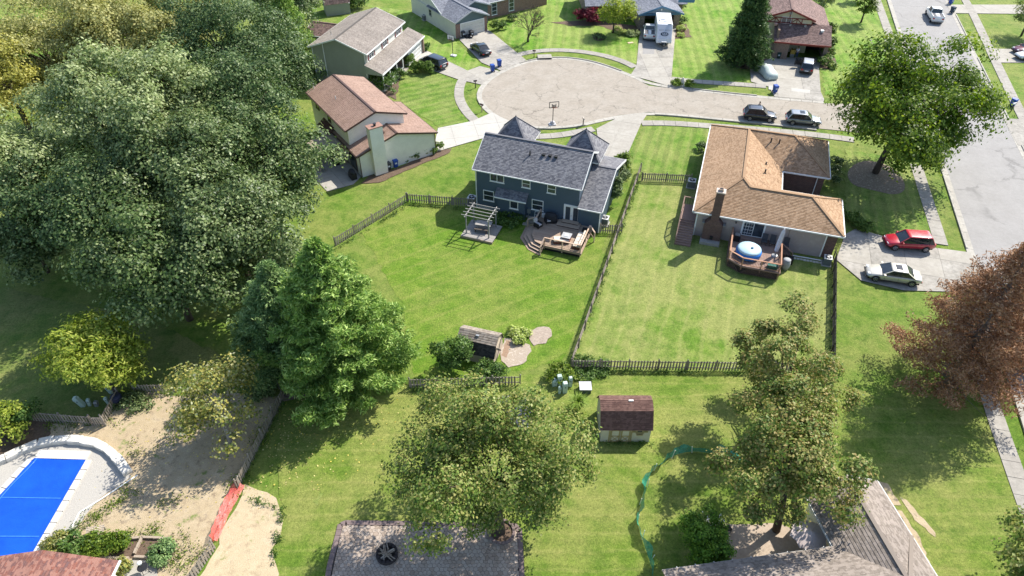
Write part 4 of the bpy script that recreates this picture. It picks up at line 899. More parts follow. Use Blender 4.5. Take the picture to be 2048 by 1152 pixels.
# ------------------------------------------------------------------ sheds
def gambrel(E, L, W, zw, zk, zr, kin, m_roof, m_roof2, m_wall, ov=.15, ex=.17):
    """barn roof shed: ridge along x, front at y = 0"""
    ym = W/2
    pr = [(0.0, -.02), (W, -.02), (W, zw), (W-kin, zk), (ym, zr), (kin, zk), (0, zw)]
    mb = MB(); mb.solid([(0, y, z) for y, z in pr], [(L, y, z) for y, z in pr]); mb.build('wall', m_wall, E)
    e = .06
    for s in (0, 1):
        f = (lambda y: y) if s == 0 else (lambda y: W-y)
        A = [(-ov, f(-.1), zw-.06), (L+ov, f(-.1), zw-.06), (L+ov, f(kin), zk+e), (-ov, f(kin), zk+e)]; B = [(-ov, f(kin), zk+e), (L+ov, f(kin), zk+e), (L+ov, ym, zr+e), (-ov, ym, zr+e)]
        if s: A = [A[1], A[0], A[3], A[2]]; B = [B[1], B[0], B[3], B[2]]
        q = MB(); slope(q, A, ex, .02, .05); q.build('lower_roof', m_roof, E); q = MB(); slope(q, B, ex, .02, .05); q.build('upper_roof', m_roof2, E)
def cross_door(E, x, z0, w, h, m, m2, y=-.02):
    d = MB().box(x, x+w, y-.03, y, z0, z0+h).build('door', m, E)
    t = MB(); b = .09
    for q in ((x, x+b, z0, z0+h), (x+w-b, x+w, z0, z0+h), (x, x+w, z0, z0+b), (x, x+w, z0+h-b, z0+h), (x, x+w, z0+h*.46, z0+h*.46+b)): t.box(q[0], q[1], y-.06, y-.03, q[2], q[3])
    t.bar((x+b, y-.045, z0+b), (x+w-b, y-.045, z0+h*.46), .03, .07, (0, 1, 0)).bar((x+b, y-.045, z0+h*.46), (x+w-b, y-.045, z0+b), .03, .07, (0, 1, 0)); t.build('door_trim', m2, d)
    return d
s = empty('garden_shed', (6.77, 32.57)+(0,), R(-.3), 'cream barn roofed shed with plum brown shingles on the lower lawn', 'shed')
gambrel(s, 3.75, 3.0, 1.62, 2.75, 3.05, .75, SL_PLUM, SL_PLUM, siding('cream shed boards', (.58, .52, .40), .2, True), .12, .16)
tr = mat('tan door trim', (.36, .28, .13))
for x in (.72, 1.5): cross_door(s, x, .12, .7, 1.42, siding('cream shed boards', (.58, .52, .40), .2, True), tr)
MB().box(.58, .68, -.06, 0, .1, 1.6).box(2.25, 2.35, -.06, 0, .1, 1.6).build('door_frame', tr, s)
wn = window(s, (2.9, 0, 1.38), (0, -1), .5, .32, rows=1, m=tr, shutters=tr); MB().box(2.66, 3.14, -.16, 0, 1.0, 1.1).build('window_box', tr, s)
MB().box(.15, 3.6, .05, .2, -.02, .06).build('skid', DARK, s); MB().box(2.05, 2.4, 1.44, 1.56, 3.1, 3.16).build('ridge_vent', WHITE, s)
s = empty('garden_shed', (-4.71, 41.39)+(0,), R(-17), 'weathered grey barn roofed shed beside the climbing shrub and gravel path', 'shed')
gambrel(s, 3.3, 2.5, 1.05, 1.95, 2.45, .42, shingle('dark shed shingles', (.05, .045, .042), (.032, .03, .03), (.07, .062, .056), .4), SL_WOOD, siding('weathered shed boards', (.46, .38, .30), .2, True), .1, .2)
MB().box(3.3, 3.34, .6, 1.9, .1, 1.6).build('door', siding('weathered shed boards', (.46, .38, .30), .2, True), s); t = MB(); t.bar((3.36, .65, .15), (3.36, 1.85, 1.55), .03, .08).bar((3.36, 1.85, .15), (3.36, .65, 1.55), .03, .08); t.build('door_trim', DARK, s)
MB().box(1.45, 1.75, .82, 1.0, 2.2, 2.38).build('roof_vent', GREYM, s)
s = empty('garden_shed', (-32.42, 123.14)+(0,), R(20), 'small grey green barn roofed shed at the top edge of the view', 'shed')
gambrel(s, 4.2, 3.6, 2.0, 2.9, 3.4, .5, SL_MIX, SL_TAUPE, SID_GREY, .12, .2)
MB().box(-.05, 0, .9, 2.6, .1, 1.9).build('door', mat('sage door', (.36, .38, .3)), s); MB().box(4.0, 4.2, -.25, -.15, 1.85, 1.95).build('gutter', WHITE, s)

# ------------------------------------------------------------------ vegetation
def cards(name, cen, nrm, size, aspect, m, parent, rs, bend=.25):
    """many separate leaf-sized faces (two triangles each, folded along the midrib)"""
    n = len(cen); nrm = nrm/np.maximum(np.linalg.norm(nrm, axis=1, keepdims=True), 1e-6)
    t = rs.normal(size=(n, 3)); t -= nrm*np.sum(t*nrm, axis=1, keepdims=True); t /= np.maximum(np.linalg.norm(t, axis=1, keepdims=True), 1e-6)
    b = np.cross(nrm, t); s = (size*rs.uniform(.7, 1.3, n))[:, None]
    V = np.empty((n, 4, 3)); V[:, 0] = cen-t*s*.5; V[:, 1] = cen+b*s*aspect*.5+nrm*s*bend*.3; V[:, 2] = cen+t*s*.5; V[:, 3] = cen-b*s*aspect*.5+nrm*s*bend*.3
    F = np.arange(n*4).reshape(n, 4)
    F = np.concatenate([F[:, [0, 1, 2]], F[:, [0, 2, 3]]], axis=1).reshape(-1)
    me = bpy.data.meshes.new(name); me.vertices.add(n*4); me.vertices.foreach_set('co', V.reshape(-1).astype(np.float32))
    me.loops.add(n*6); me.loops.foreach_set('vertex_index', F.astype(np.int32)); me.polygons.add(n*2)
    me.polygons.foreach_set('loop_start', np.arange(0, n*6, 3, dtype=np.int32)); me.update(calc_edges=True); me.materials.append(m)
    return link(name, me, parent) if parent is not False else me
def unit(rs, n): v = rs.normal(size=(n, 3)); return v/np.linalg.norm(v, axis=1, keepdims=True)
def limbs(mb, root, tips, r0, rs, sub=2):
    for t in tips:
        m = [root[k]+(t[k]-root[k])*.5+rs.uniform(-.4, .4) for k in range(2)]+[root[2]+(t[2]-root[2])*.62]
        mb.tube([root, m, t], [r0*.45, r0*.26, r0*.07], 5, False)
def broadleaf(label, xy, zc, rx, ry, rz, m, n=9000, leaf=.3, lobes=26, seed=1, name='tree', cat='tree', group=None, trunk=True, bark=BARK, sub=16, spread=.34, gap=0.0, root=None, lz=(.30, .46), aspect=.66, up=.45, offs=(0, 0), zmin=-.8, irr=0.0):
    """trunk, limbs and a crown of lobes; each lobe carries clumps of leaves, so gaps and dark hollows stay between them"""
    rs = np.random.RandomState(seed); e = empty(name, (xy[0], xy[1], 0), 0, label, cat, group)
    R_ = np.array([rx, ry, rz]); c0 = np.array([offs[0], offs[1], zc])
    d = unit(rs, lobes*3); d = d[d[:, 2] > zmin][:lobes]
    rad = rs.uniform(.35, .84+irr, len(d))[:, None]*(1+irr*.5*np.sin(3*np.arctan2(d[:, 1], d[:, 0])+seed))[:, None]
    lc = d*rad*R_; lr = rs.uniform(lz[0], lz[1], len(d))[:, None]*R_
    per = max(1, int(n/(len(d)*sub))); C_, N_ = [], []
    for c, r in zip(lc, lr):
        if gap and rs.rand() < gap: continue
        sd = unit(rs, sub); out = c/np.maximum(np.linalg.norm(c), .01)
        keep = sd@out > -.55; sd = sd[keep]; sd[:, 2] = np.where(sd[:, 2] < -.3, -sd[:, 2]*.4, sd[:, 2])
        sc = c+sd*r*rs.uniform(.7, 1.05, (len(sd), 1))
        for q, dd in zip(sc, sd):
            o = rs.normal(size=(per, 3))*np.array([spread, spread, spread*.6])*(.55+.45*r.mean())
            C_.append(q+o); N_.append(dd*.7+np.array([0, 0, up])+rs.normal(size=(per, 3))*.36+o*.5)
    C_ = np.concatenate(C_)+c0; N_ = np.concatenate(N_); ok = C_[:, 2] > .08; C_, N_ = C_[ok], N_[ok]
    cards('crown', C_, N_, leaf, aspect, m, e, rs)
    if trunk:
        mb = MB(); r0 = max(.05, .021*(zc+rz)); zt = max(.4, zc-rz*.45)
        mb.tube([(0, 0, -.1), (offs[0]*.2, offs[1]*.2, zt*.5), (offs[0]*.5, offs[1]*.5, zt)], [r0*1.25, r0, r0*.8], 9)
        tips = [tuple(lc[i]*.9+c0) for i in range(0, len(lc), 2)]
        limbs(mb, (offs[0]*.5, offs[1]*.5, zt), tips, r0, rs); mb.build('trunk', bark, e, True)
    return e
def conifer(label, xy, H, Rb, m, seed=1, n_whorl=14, per=7, puff=.55, needles=26, nl=.3, bark=BARK, zb=.8, name='pine_tree', group=None, droop=.0, rise=.25, bare=0.0, thin=.28, side=True, taper=.85, off=0.0):
    """straight trunk with whorls of limbs; every limb carries round tufts of needles along its outer part"""
    rs = np.random.RandomState(seed); e = empty(name, (xy[0], xy[1], 0), 0, label, 'tree', group); mb = MB()
    mb.tube([(0, 0, -.1), (0, 0, H*.5), (0, 0, H*.97)], [.03*H, .017*H, .03], 9)
    C_, N_ = [], []
    def tuft(q, k=1.0, dirv=None):
        n_ = max(4, int(needles*k)); o = unit(rs, n_)*rs.uniform(.35, 1, (n_, 1))*puff*np.array([1, 1, .75]); C_.append(q+o); N_.append(np.cross(o, rs.normal(size=(n_, 3)))+np.array([0, 0, .3])*puff)
    for w_ in range(n_whorl):
        t = w_/(n_whorl-1); z = zb+(H-zb)*t**.92; L = Rb*((1-t)**taper)*(.9 if w_ else .8)+.25
        a0 = rs.uniform(0, 6.28)
        for b in range(per):
            a = a0+b*2*math.pi/per+rs.uniform(-.25, .25); l = L*rs.uniform(.72, 1.12)
            dv = np.array([math.cos(a), math.sin(a), 0]); zr = lambda s: rise*l*s*s-droop*l*s
            pts = [tuple(dv*l*s+np.array([0, 0, z+zr(s)])) for s in (0, .35, .7, 1)]
            mb.tube(pts, [.012*H*(1-t)+.02, .03, .02, .01], 4, False)
            if rs.rand() < bare: continue
            k = max(2, int(l*2.3/ (puff/.5)))
            for i in range(k):
                s = .28+.74*(i+rs.uniform(0, .6))/k
                tuft(dv*l*s+np.array([0, 0, z+zr(s)+.08])+rs.normal(size=3)*.08)
                if side:
                    sw = np.array([-dv[1], dv[0], 0])*rs.choice([-1, 1])*(.25+.45*l*.36*(1.15-s))*rs.uniform(.6, 1.3)
                    tuft(dv*l*(s+.06)+sw+np.array([0, 0, z+zr(s)+rs.uniform(-.1, .16)]))
                    if rs.rand() < .6: tuft(dv*l*(s+.04)-sw*.9+np.array([0, 0, z+zr(s)+rs.uniform(-.1, .16)]))
    tuft(np.array([0, 0, H]))
    cards('crown', np.concatenate(C_), np.concatenate(N_), nl, thin, m, e, rs, .1)
    mb.build('trunk', bark, e, True); return e
L_OAK = leafmat('dull oak leaf', [(.034, .066, .018), (.07, .12, .034), (.135, .19, .065), (.25, .30, .13)], .2, .25, .25, .4)
L_OAK2 = leafmat('grey green oak leaf', [(.036, .064, .02), (.076, .12, .038), (.15, .2, .072), (.28, .33, .155)], .2, .3, .25, .38)
L_OAK3 = leafmat('deep green oak leaf', [(.024, .055, .017), (.055, .1, .032), (.11, .165, .058), (.22, .275, .12)], .2, .3, .25, .45)
L_WILL = leafmat('silver willow leaf', [(.13, .18, .06), (.21, .27, .10), (.32, .37, .165), (.46, .50, .28)], .25, .3, .35, .45)
L_YEL = leafmat('turning yellow leaf', [(.16, .18, .05), (.26, .265, .085), (.37, .36, .135), (.5, .48, .22)], .3, .22, .35, .5)
L_GOLD = leafmat('golden leaf', [(.17, .175, .04), (.29, .285, .06), (.40, .375, .08), (.52, .48, .16)], .3, .3, .4, .5)
L_MAPLE = leafmat('bright maple leaf', [(.035, .075, .01), (.08, .14, .016), (.15, .22, .026), (.25, .31, .05)], .3, .35, .35, .45)
L_RUST = leafmat('maple leaf turning rusty', [(.05, .095, .016), (.105, .17, .03), (.175, .235, .05), (.29, .27, .085), (.32, .36, .13)], .35, .5, .25, .5)
L_RUST2 = leafmat('maple leaf turning bronze', [(.05, .095, .016), (.105, .165, .03), (.175, .215, .05), (.32, .245, .09), (.29, .33, .11)], .4, .5, .25, .5)
L_LIME = leafmat('lime yellow leaf', [(.10, .15, .022), (.19, .255, .035), (.31, .37, .055), (.48, .48, .11)], .3, .6, .4, .5)
L_MIXY = leafmat('green and yellow leaf', [(.07, .10, .025), (.14, .18, .05), (.26, .27, .07), (.38, .33, .08), (.5, .52, .36)], .3, .7, .35, .45)
L_PINE = leafmat('bright pine needle', [(.065, .14, .028), (.14, .245, .048), (.26, .375, .085), (.44, .56, .19)], .3, .5, .25, .5)
L_PINE2 = leafmat('soft blue pine needle', [(.055, .12, .042), (.115, .195, .065), (.21, .305, .11), (.34, .44, .19)], .3, .5, .25, .5)
L_SPR = leafmat('dark spruce needle', [(.02, .052, .016), (.045, .095, .026), (.085, .15, .042), (.15, .21, .07)], .3, .6, .15, .5)
L_DEAD = leafmat('dead brown needle', [(.13, .06, .03), (.26, .135, .07), (.38, .21, .12), (.48, .33, .21)], .3, .5, .2, .7)
L_SHRUB = leafmat('shrub leaf', [(.025, .06, .014), (.06, .12, .025), (.11, .19, .04), (.18, .26, .07)], .2, 1.0, .3, .45)
L_BOX = leafmat('clipped shrub leaf', [(.04, .085, .014), (.08, .145, .024), (.135, .21, .035), (.19, .27, .055)], .2, 1.2, .2, .5)
L_RED = leafmat('dark red leaf', [(.06, .008, .02), (.13, .015, .03), (.22, .03, .05), (.28, .06, .07)], .2, 1, .3, .5)
L_HOST = leafmat('yellow green hosta leaf', [(.16, .24, .04), (.3, .38, .08), (.42, .48, .14), (.55, .58, .28)], .2, 1, .3, .5)
L_ARB = leafmat('arborvitae leaf', [(.03, .075, .01), (.07, .15, .016), (.13, .24, .025), (.22, .33, .05)], .3, .8, .3, .5)

# --- wood on the left
WOOD = 'trees of the wood on the left'
wood = [
 ((-39.89, 54.22, 8.00), 8, 7.0, 7.0, 6.0, L_OAK3, 'dark grey green oak at the left, second from the bottom of the wood'),
 ((-32.02, 56.67, 10.00), 10, 6.6, 6.6, 5.6, L_OAK2, 'grey green oak in the middle of the wood, right of the silvery crown'),
 ((-29.53, 46.20, 7.00), 7, 6.4, 6.2, 5.6, L_OAK, 'dark oak at the near end of the wood, just above the yellow green tree'),
 ((-23.97, 48.40, 8.00), 8, 5.6, 6.0, 6.2, L_OAK2, 'oak on the right side of the wood beside the soft blue green pine'),
 ((-23.75, 58.14, 8.00), 8, 5.8, 5.8, 6.0, L_OAK, 'oak at the right edge of the wood reaching towards the cream house patio'),
 ((-29.72, 68.37, 10.00), 10, 6.8, 6.6, 6.4, L_OAK3, 'oak on the right of the wood in front of the dark green crown'),
 ((-35.24, 84.37, 11.00), 11, 7.8, 7.6, 6.6, L_OAK3, 'tall dark green tree near the top centre of the wood'),
 ((-29.96, 78.21, 8.00), 8, 5.6, 5.6, 6.4, L_OAK3, 'oak at the right edge of the wood beside the top conifers'),
 ((-39.22, 62.34, 13.00), 13, 6.6, 6.0, 5.0, L_WILL, 'silvery willow like crown in the middle of the wood'),
 ((-34.17, 65.05, 13.00), 13, 5.0, 5.0, 4.6, L_WILL, 'second silvery crown between the yellow trees and the oaks'),
 ((-47.85, 85.17, 11.00), 11, 7.6, 7.4, 6.0, L_YEL, 'tall yellowing tree at the top of the wood'),
 ((-56.54, 82.81, 11.00), 11, 7.4, 7.4, 6.0, L_YEL, 'yellowing tree at the top left of the wood'),
 ((-45.20, 96.69, 11.00), 11, 6.6, 7.0, 6.0, L_YEL, 'yellow green tree at the top edge of the wood, left of the dark crown'),
 ((-57.66, 75.17, 10.00), 10, 5.6, 6, 5.6, L_GOLD, 'golden yellow tree at the left edge of the wood'),
 ((-46.99, 56.22, 10.00), 10, 4.6, 5, 4.6, L_WILL, 'pale green crown at the left edge below the golden tree'),
 ((-45.93, 52.99, 4.00), 4, 3.6, 4.2, 3.4, L_OAK2, 'low green tree at the left edge under the dark oak'),
 ((-63.45, 105.02, 11.00), 11, 8, 8, 6.4, L_YEL, 'yellow green tree at the very top left corner'),
 ((-34.14, 105.95, 10.00), 10, 6.4, 6.4, 6, L_OAK, 'dark tree at the top edge behind the bright conifer')]
for i, (xy, zc, rx, ry, rz, m, lab) in enumerate(wood):
    lf = .29
    broadleaf(lab, xy, zc, rx, ry, rz, m, n=38000 if i < 12 else 22000, leaf=lf+(.05 if xy[1] > 85 else 0), lobes=44, irr=.12, gap=.03, seed=20+i, group=WOOD, sub=16, spread=.36, lz=(.24, .36))
# --- conifers
conifer('large bright green pine with tufted boughs on the lawn between the picket fences', (-13.85, 38.60), 14.4, 6.5, L_PINE, 3, 16, 9, .44, 28, .40, zb=.6, rise=.26, taper=.80, thin=.26)
conifer('soft blue green pine behind and left of the large bright pine', (-18.68, 41.04), 10.4, 5.2, L_PINE2, 4, 16, 8, .46, 26, .38, zb=1.0, rise=.2, taper=.85, thin=.26)
conifer('dark green spruce on the lawn left of the covered car', (35.09, 102.24), 12.5, 4.1, L_SPR, 5, 17, 9, .5, 20, .42, zb=1.4, rise=-.1, droop=.12, name='spruce_tree', thin=.3, taper=.72)
conifer('dead brown conifer with bare lower limbs beside the right sidewalk', (35.96, 38.05), 14.5, 6.2, L_DEAD, 6, 19, 8, .5, 17, .31, zb=1.0, rise=.24, bare=.17, name='dead_conifer', thin=.26, taper=.7, bark=mat('grey dead bark', (.24, .2, .17), (.15, .12, .1), 4, .9))
conifer('dark spruce behind the dead brown conifer at the right edge', (44.00, 42.95), 13, 4.4, L_SPR, 8, 17, 9, .5, 20, .4, zb=.8, rise=-.05, droop=.1, name='spruce_tree', thin=.3)
conifer('bright green pine left of the grey house', (-31.90, 99.01), 14, 4.6, L_PINE, 9, 15, 8, .55, 18, .45, zb=.6, rise=.15, droop=.1, thin=.26)
conifer('tall pine at the top edge behind the grey house', (-38.96, 116.40), 15, 4.8, L_PINE2, 10, 14, 8, .6, 16, .5, zb=.6, rise=.15, droop=.1, thin=.26)
# --- single broadleaf trees
broadleaf('big bright green maple over the street corner and its mulch bed', (43.26, 71.51), 8.6, 9.6, 8.8, 7.2, L_MAPLE, n=60000, leaf=.35, lobes=58, seed=51, sub=16, spread=.42, gap=.04, offs=(1.5, .2), lz=(.17, .32), up=.3, zmin=-.98, irr=.06)
broadleaf('maple with rusty tinged leaves growing out of the ring in the stone patio', (-0.72, 24.98), 6.6, 5.5, 5.1, 5.1, L_RUST, n=64000, leaf=.205, lobes=72, seed=52, sub=16, spread=.27, offs=(-.8, 1.1), lz=(.18, .34), irr=.18, gap=.02)
def sub2(a, b): return (a[0]-b[0], a[1]-b[1])
broadleaf('bronze tinged maple above the grey patio roof, nearer of its pair', (18.17, 25.13), 6.6, 4.4, 4.0, 4.4, L_RUST2, n=36000, leaf=.205, lobes=44, seed=53, sub=15, spread=.27, offs=sub2((17.55, 26.47, 6.60), (18.17, 25.13)), lz=(.18, .36), group='maples turning bronze', irr=.3, gap=.08)
broadleaf('bronze tinged maple at the fence corner, farther of its pair', (20.61, 34.19), 5.4, 3.9, 3.3, 3.6, L_RUST2, n=28000, leaf=.205, lobes=38, seed=54, sub=15, spread=.27, offs=sub2((20.39, 35.16, 5.60), (20.61, 34.19)), lz=(.2, .36), group='maples turning bronze', irr=.3, gap=.06)
broadleaf('maple at the bottom right corner of the view', (32.50, 20.67), 4.6, 3.0, 3.0, 3.4, L_RUST, n=12000, leaf=.24, lobes=24, seed=55, sub=14, spread=.27)
broadleaf('yellow green compound leaved tree beside the left picket fence', (-32.11, 36.98), 3.5, 4.3, 3.7, 3.5, L_LIME, n=18000, leaf=.34, lobes=40, seed=56, sub=14, spread=.3, aspect=.36, offs=(-1.1, 1.0), lz=(.26, .36))
broadleaf('open yellow green tree with pale branches above the bare soil', (-21.59, 32.52), 4.2, 3.7, 4.2, 3.4, L_MIXY, n=9000, leaf=.23, lobes=34, seed=57, sub=11, spread=.32, gap=.22, bark=BARKP, offs=(-.2, .6), lz=(.22, .34))
broadleaf('yellow green shrubby tree at the left edge beside the stone ring', (-38.94, 32.75), 1.7, 1.9, 1.9, 1.6, L_LIME, n=4500, leaf=.22, lobes=18, seed=58, sub=12, spread=.25)
broadleaf('green shrub at the left edge behind the yellow green one', (-38.28, 34.29), 1.3, 1.5, 1.3, 1.2, L_SHRUB, n=3000, leaf=.2, lobes=14, seed=59, sub=12, spread=.22)
broadleaf('climbing green shrub against the weathered shed', (-4.94, 40.11), 1.7, 1.75, 1.5, 1.75, L_SHRUB, n=6500, leaf=.19, lobes=24, seed=60, sub=14, spread=.2, trunk=False, name='shrub', cat='shrub')
broadleaf('low green shrub in front of the weathered shed', (-2.06, 39.32), .9, 1.7, .9, .9, L_SHRUB, n=3800, leaf=.17, lobes=18, seed=61, sub=12, spread=.18, trunk=False, name='shrub', cat='shrub')
broadleaf('small yellow green tree in front of the fieldstone house', (16.86, 115.52), 3.4, 3.2, 2.8, 2.6, L_LIME, n=6500, leaf=.28, lobes=26, seed=62, sub=12, spread=.34)
for k, (p, lab) in enumerate((((11.55, 120.52), 'left of two dark red shrubs by the fieldstone house'), ((13.54, 119.59), 'right of two dark red shrubs by the fieldstone house'))):
    broadleaf(lab, p, 1.3, 1.5, 1.2, 1.3, L_RED, n=2200, leaf=.24, lobes=14, seed=63+k, sub=10, spread=.24, trunk=False, name='shrub', cat='shrub', group='dark red shrubs')
broadleaf('slim dark tree on the lawn beside the street sidewalk', (60.08, 120.28), 3.4, 1.7, 1.7, 3.1, L_MAPLE, n=4500, leaf=.26, lobes=20, seed=66, sub=12, spread=.26)
broadleaf('tree at the top edge above the slim dark tree', (63.24, 131.03), 3.2, 1.6, 1.6, 2.6, L_MAPLE, n=3000, leaf=.26, lobes=16, seed=67, sub=10, spread=.26)
broadleaf('tree at the right edge across the street', (84.27, 114.21), 4.2, 2.8, 2.8, 2.7, L_RUST, n=6000, leaf=.26, lobes=22, seed=68, sub=12, spread=.3)
broadleaf('bushy tree behind the small barn roofed shed', (-36.97, 129.45), 3.4, 4, 3.4, 3.2, L_SHRUB, n=5000, leaf=.34, lobes=22, seed=69, sub=12, spread=.4)
broadleaf('leafy bush right of the small barn roofed shed', (-27.61, 126.87), 1.6, 1.9, 1.7, 1.8, L_SHRUB, n=2500, leaf=.28, lobes=14, seed=70, sub=10, spread=.3)
broadleaf('large bush beside the half timbered house', (54.89, 125.86), 2.0, 1.8, 1.8, 2.0, L_WILL, n=3200, leaf=.26, lobes=16, seed=71, sub=10, spread=.28)
def bush(lab, p, r, h, m=L_SHRUB, n=900, leaf=.16, seed=1, group=None, name='shrub', cat='shrub', sp=.14):
    return broadleaf(lab, p, h*.5, r, r, h*.52, m, n=int(n*1.3), leaf=leaf, lobes=14, seed=seed, sub=10, spread=sp, trunk=False, name=name, cat=cat, group=group, lz=(.32, .5))
for k, (p, r, h, lab) in enumerate((((-15.68, 102.61), .95, 1.9, 'round shrub nearest the porch of the grey house'), ((-14.44, 100.25), .9, 1.8, 'round clipped shrub beside the van, left of three'), ((-13.50, 99.89), .9, 1.9, 'round clipped shrub beside the van, middle of three'), ((-12.51, 99.71), .9, 1.9, 'round clipped shrub beside the van, right of three'))):
    bush(lab, p, r, h, L_BOX, 2200, .17, 80+k, 'clipped shrubs by the grey house')
for k, (p, r, h, lab) in enumerate((((-20.32, 95.92), 2.0, 2.4, 'loose shrub at the near corner of the grey house'), ((-17.80, 93.94), 1.7, 2.0, 'loose shrub at the edge of the mowed corner lawn'), ((-17.04, 97.62), 1.4, 1.6, 'bright green shrub under the porch of the grey house'), ((-28.18, 96.93), 2.2, 3.0, 'dark shrub between the cream house and the grey house'), ((-31.10, 100.78), 2.0, 3.0, 'dark shrub behind the cream house'), ((-13.85, 108.38), .8, .9, 'small shrub at the corner of the grey house garage'))):
    bush(lab, p, r, h, L_SHRUB if k != 3 else L_OAK, 2200, .22, 90+k, sp=.24)
for k, (p, r, h, lab) in enumerate((((52.40, 114.21), 1.0, 2.4, 'dark shrub beside the half timbered garage, farthest of three'), ((50.37, 108.78), 1.0, 2.4, 'dark shrub beside the half timbered garage, middle of three'), ((48.87, 104.86), 1.0, 2.0, 'dark shrub beside the half timbered garage, nearest of three'), ((47.90, 102.24), 1.5, 1.7, 'wide rounded shrub at the edge of the double drive'), ((48.56, 101.51), .7, .7, 'small pale shrub at the edge of the double drive'))):
    bush(lab, p, r, h, L_BOX if k < 4 else L_HOST, 2300, .18, 100+k)
for k, (p, r, h, m, lab) in enumerate((((17.67, 115.96), .9, .8, L_HOST, 'pale hosta clump left of the stone pier'), ((18.46, 114.86), .8, .7, L_HOST, 'pale hosta clump nearest the lawn by the camper drive'), ((19.40, 114.42), .9, .8, L_WILL, 'grey green shrub by the camper drive'), ((20.39, 114.42), .9, .8, L_WILL, 'grey green shrub touching the camper drive'), ((14.38, 113.13), 1.2, .7, L_OAK, 'low dark plant in the round mulch bed'), ((28.47, 116.40), 1.0, .9, L_HOST, 'pale shrub right of the camper, farther one'), ((27.86, 113.99), .7, .6, L_HOST, 'pale shrub right of the camper, nearer one'), ((29.22, 120.05), .9, 1.2, L_SHRUB, 'dark green shrub at the right stone pier'), ((30.12, 125.86), 1.0, 2.6, L_SHRUB, 'tall shrub beside the pale blue garage gable'), ((-1.52, 117.30), .9, 1.4, L_SHRUB, 'dark shrub right of the cream garage door'), ((-2.94, 116.40), .8, 1.9, L_BOX, 'clipped dark shrub beside the cream garage door'), ((0.09, 121.46), 1.0, 1.0, L_OAK, 'brownish shrub under the brick front windows'))):
    bush(lab, p, r, h, m, 1300, .18, 120+k)
for k, p in enumerate(((-12.77, 74.27), (-11.67, 74.86), (-10.83, 75.70), (-9.63, 76.19), (-9.01, 77.05))):
    bush(('first', 'second', 'third', 'fourth', 'fifth')[k]+' small round shrub from the blue bin along the cream house wall', p, .62, 1.05, L_BOX, 1300, .13, 140+k, 'small round shrubs along the cream house', sp=.08)
for k, (p, r, h, lab) in enumerate((((11.50, 65.57), .95, 3.0, 'tall leafy shrub at the near end of the row beside the blue house'), ((12.23, 68.03), 1.0, 3.2, 'tall leafy shrub in the middle of the row beside the blue house'), ((12.97, 70.84), 1.1, 3.2, 'tall yellow green shrub at the far end of the row beside the blue house'))):
    bush(lab, p, r, h, (L_OAK, L_OAK2, L_MAPLE)[k], 3200, .2, 150+k, 'leafy shrubs beside the blue house', sp=.2)
bush('dark leafy plants in the bed under the blue house wall', (-0.54, 61.70), 1.9, .8, L_SHRUB, 2600, .18, 155, sp=.16)
for k, p in enumerate(((36.85, 61.70), (37.04, 61.05), (37.27, 60.51), (37.47, 60.05))):
    bush(('first', 'second', 'third', 'fourth')[k]+' low hedge shrub by the stained drive, counted from the tan roofed house', p, .95, 1.0, L_BOX, 1500, .17, 160+k, 'low dark hedge by the stained drive')
for k, (p, r, h, lab) in enumerate((((37.65, 69.42), .7, .9, 'scrubby shrub at the brick corner, nearer one'), ((38.54, 71.62), .7, .9, 'scrubby shrub at the brick corner, middle one'), ((39.46, 73.92), .8, .8, 'scrubby shrub at the brick corner, farther one'), ((23.64, 76.92), .8, 1.0, 'shrub at the left wall of the tan roofed house'))):
    bush(lab, p, r, h, L_OAK, 900, .18, 170+k)
broadleaf('tall bright green arborvitae beside the shaded gravel patio', (12.46, 23.45), 2.2, 1.5, 2.0, 2.3, L_ARB, n=13000, leaf=.16, lobes=40, seed=180, sub=16, spread=.16, trunk=False, name='arborvitae', cat='shrub', lz=(.26, .4))
broadleaf('bright green arborvitae against the ash brown roof edge', (12.82, 22.61), 2.0, 1.3, 1.1, 2.1, L_ARB, n=7000, leaf=.16, lobes=26, seed=181, sub=14, spread=.16, trunk=False, name='arborvitae', cat='shrub', lz=(.26, .4))
for k, (p, r, h, m, lab) in enumerate((((-30.53, 23.81), 1.0, 1.2, L_MIXY, 'flowering shrub at the corner of the rust roofed house'), ((-29.41, 23.88), 1.0, 1.1, L_SHRUB, 'green shrub in the garden bed left of the slatted bench'), ((-27.90, 23.81), 1.0, 1.1, L_MAPLE, 'green shrub just below the slatted bench'), ((-26.64, 24.02), .95, 1.1, L_MAPLE, 'green shrub right of the slatted bench'), ((-23.36, 23.31), .8, .9, L_PINE2, 'blue green spiky plant in the raised bed'), ((-25.63, 22.34), .6, .9, L_MIXY, 'small yellow green bush beside the concrete path'), ((4.13, 39.32), 1.3, 1.1, L_MAPLE, 'bright weedy bush left of the fence corner'), ((5.98, 39.88), 1.6, .6, L_SHRUB, 'low weeds behind the pale green utility boxes'), ((7.48, 40.00), 1.1, .4, L_SHRUB, 'low weeds behind the grey utility cabinet'), ((0.62, 43.33), .55, .6, L_HOST, 'pale plant between the gravel path and the wood chips'), ((1.08, 44.33), .5, .5, L_HOST, 'pale plant at the top of the gravel path'), ((0.18, 44.33), .6, .6, L_HOST, 'pale plant at the weathered shed door'), ((-20.60, 37.78), 1.5, 1.2, L_OAK, 'dark clipped bush at the end of the middle picket fence'), ((-30.64, 36.10), 1.4, .7, L_OAK2, 'scrubby plants in the corner of the left picket fence'), ((-33.16, 27.13), .3, .3, L_SHRUB, 'x'))):
    if lab != 'x': bush(lab, p, r, h, m, 1900, .17, 190+k, sp=.18)
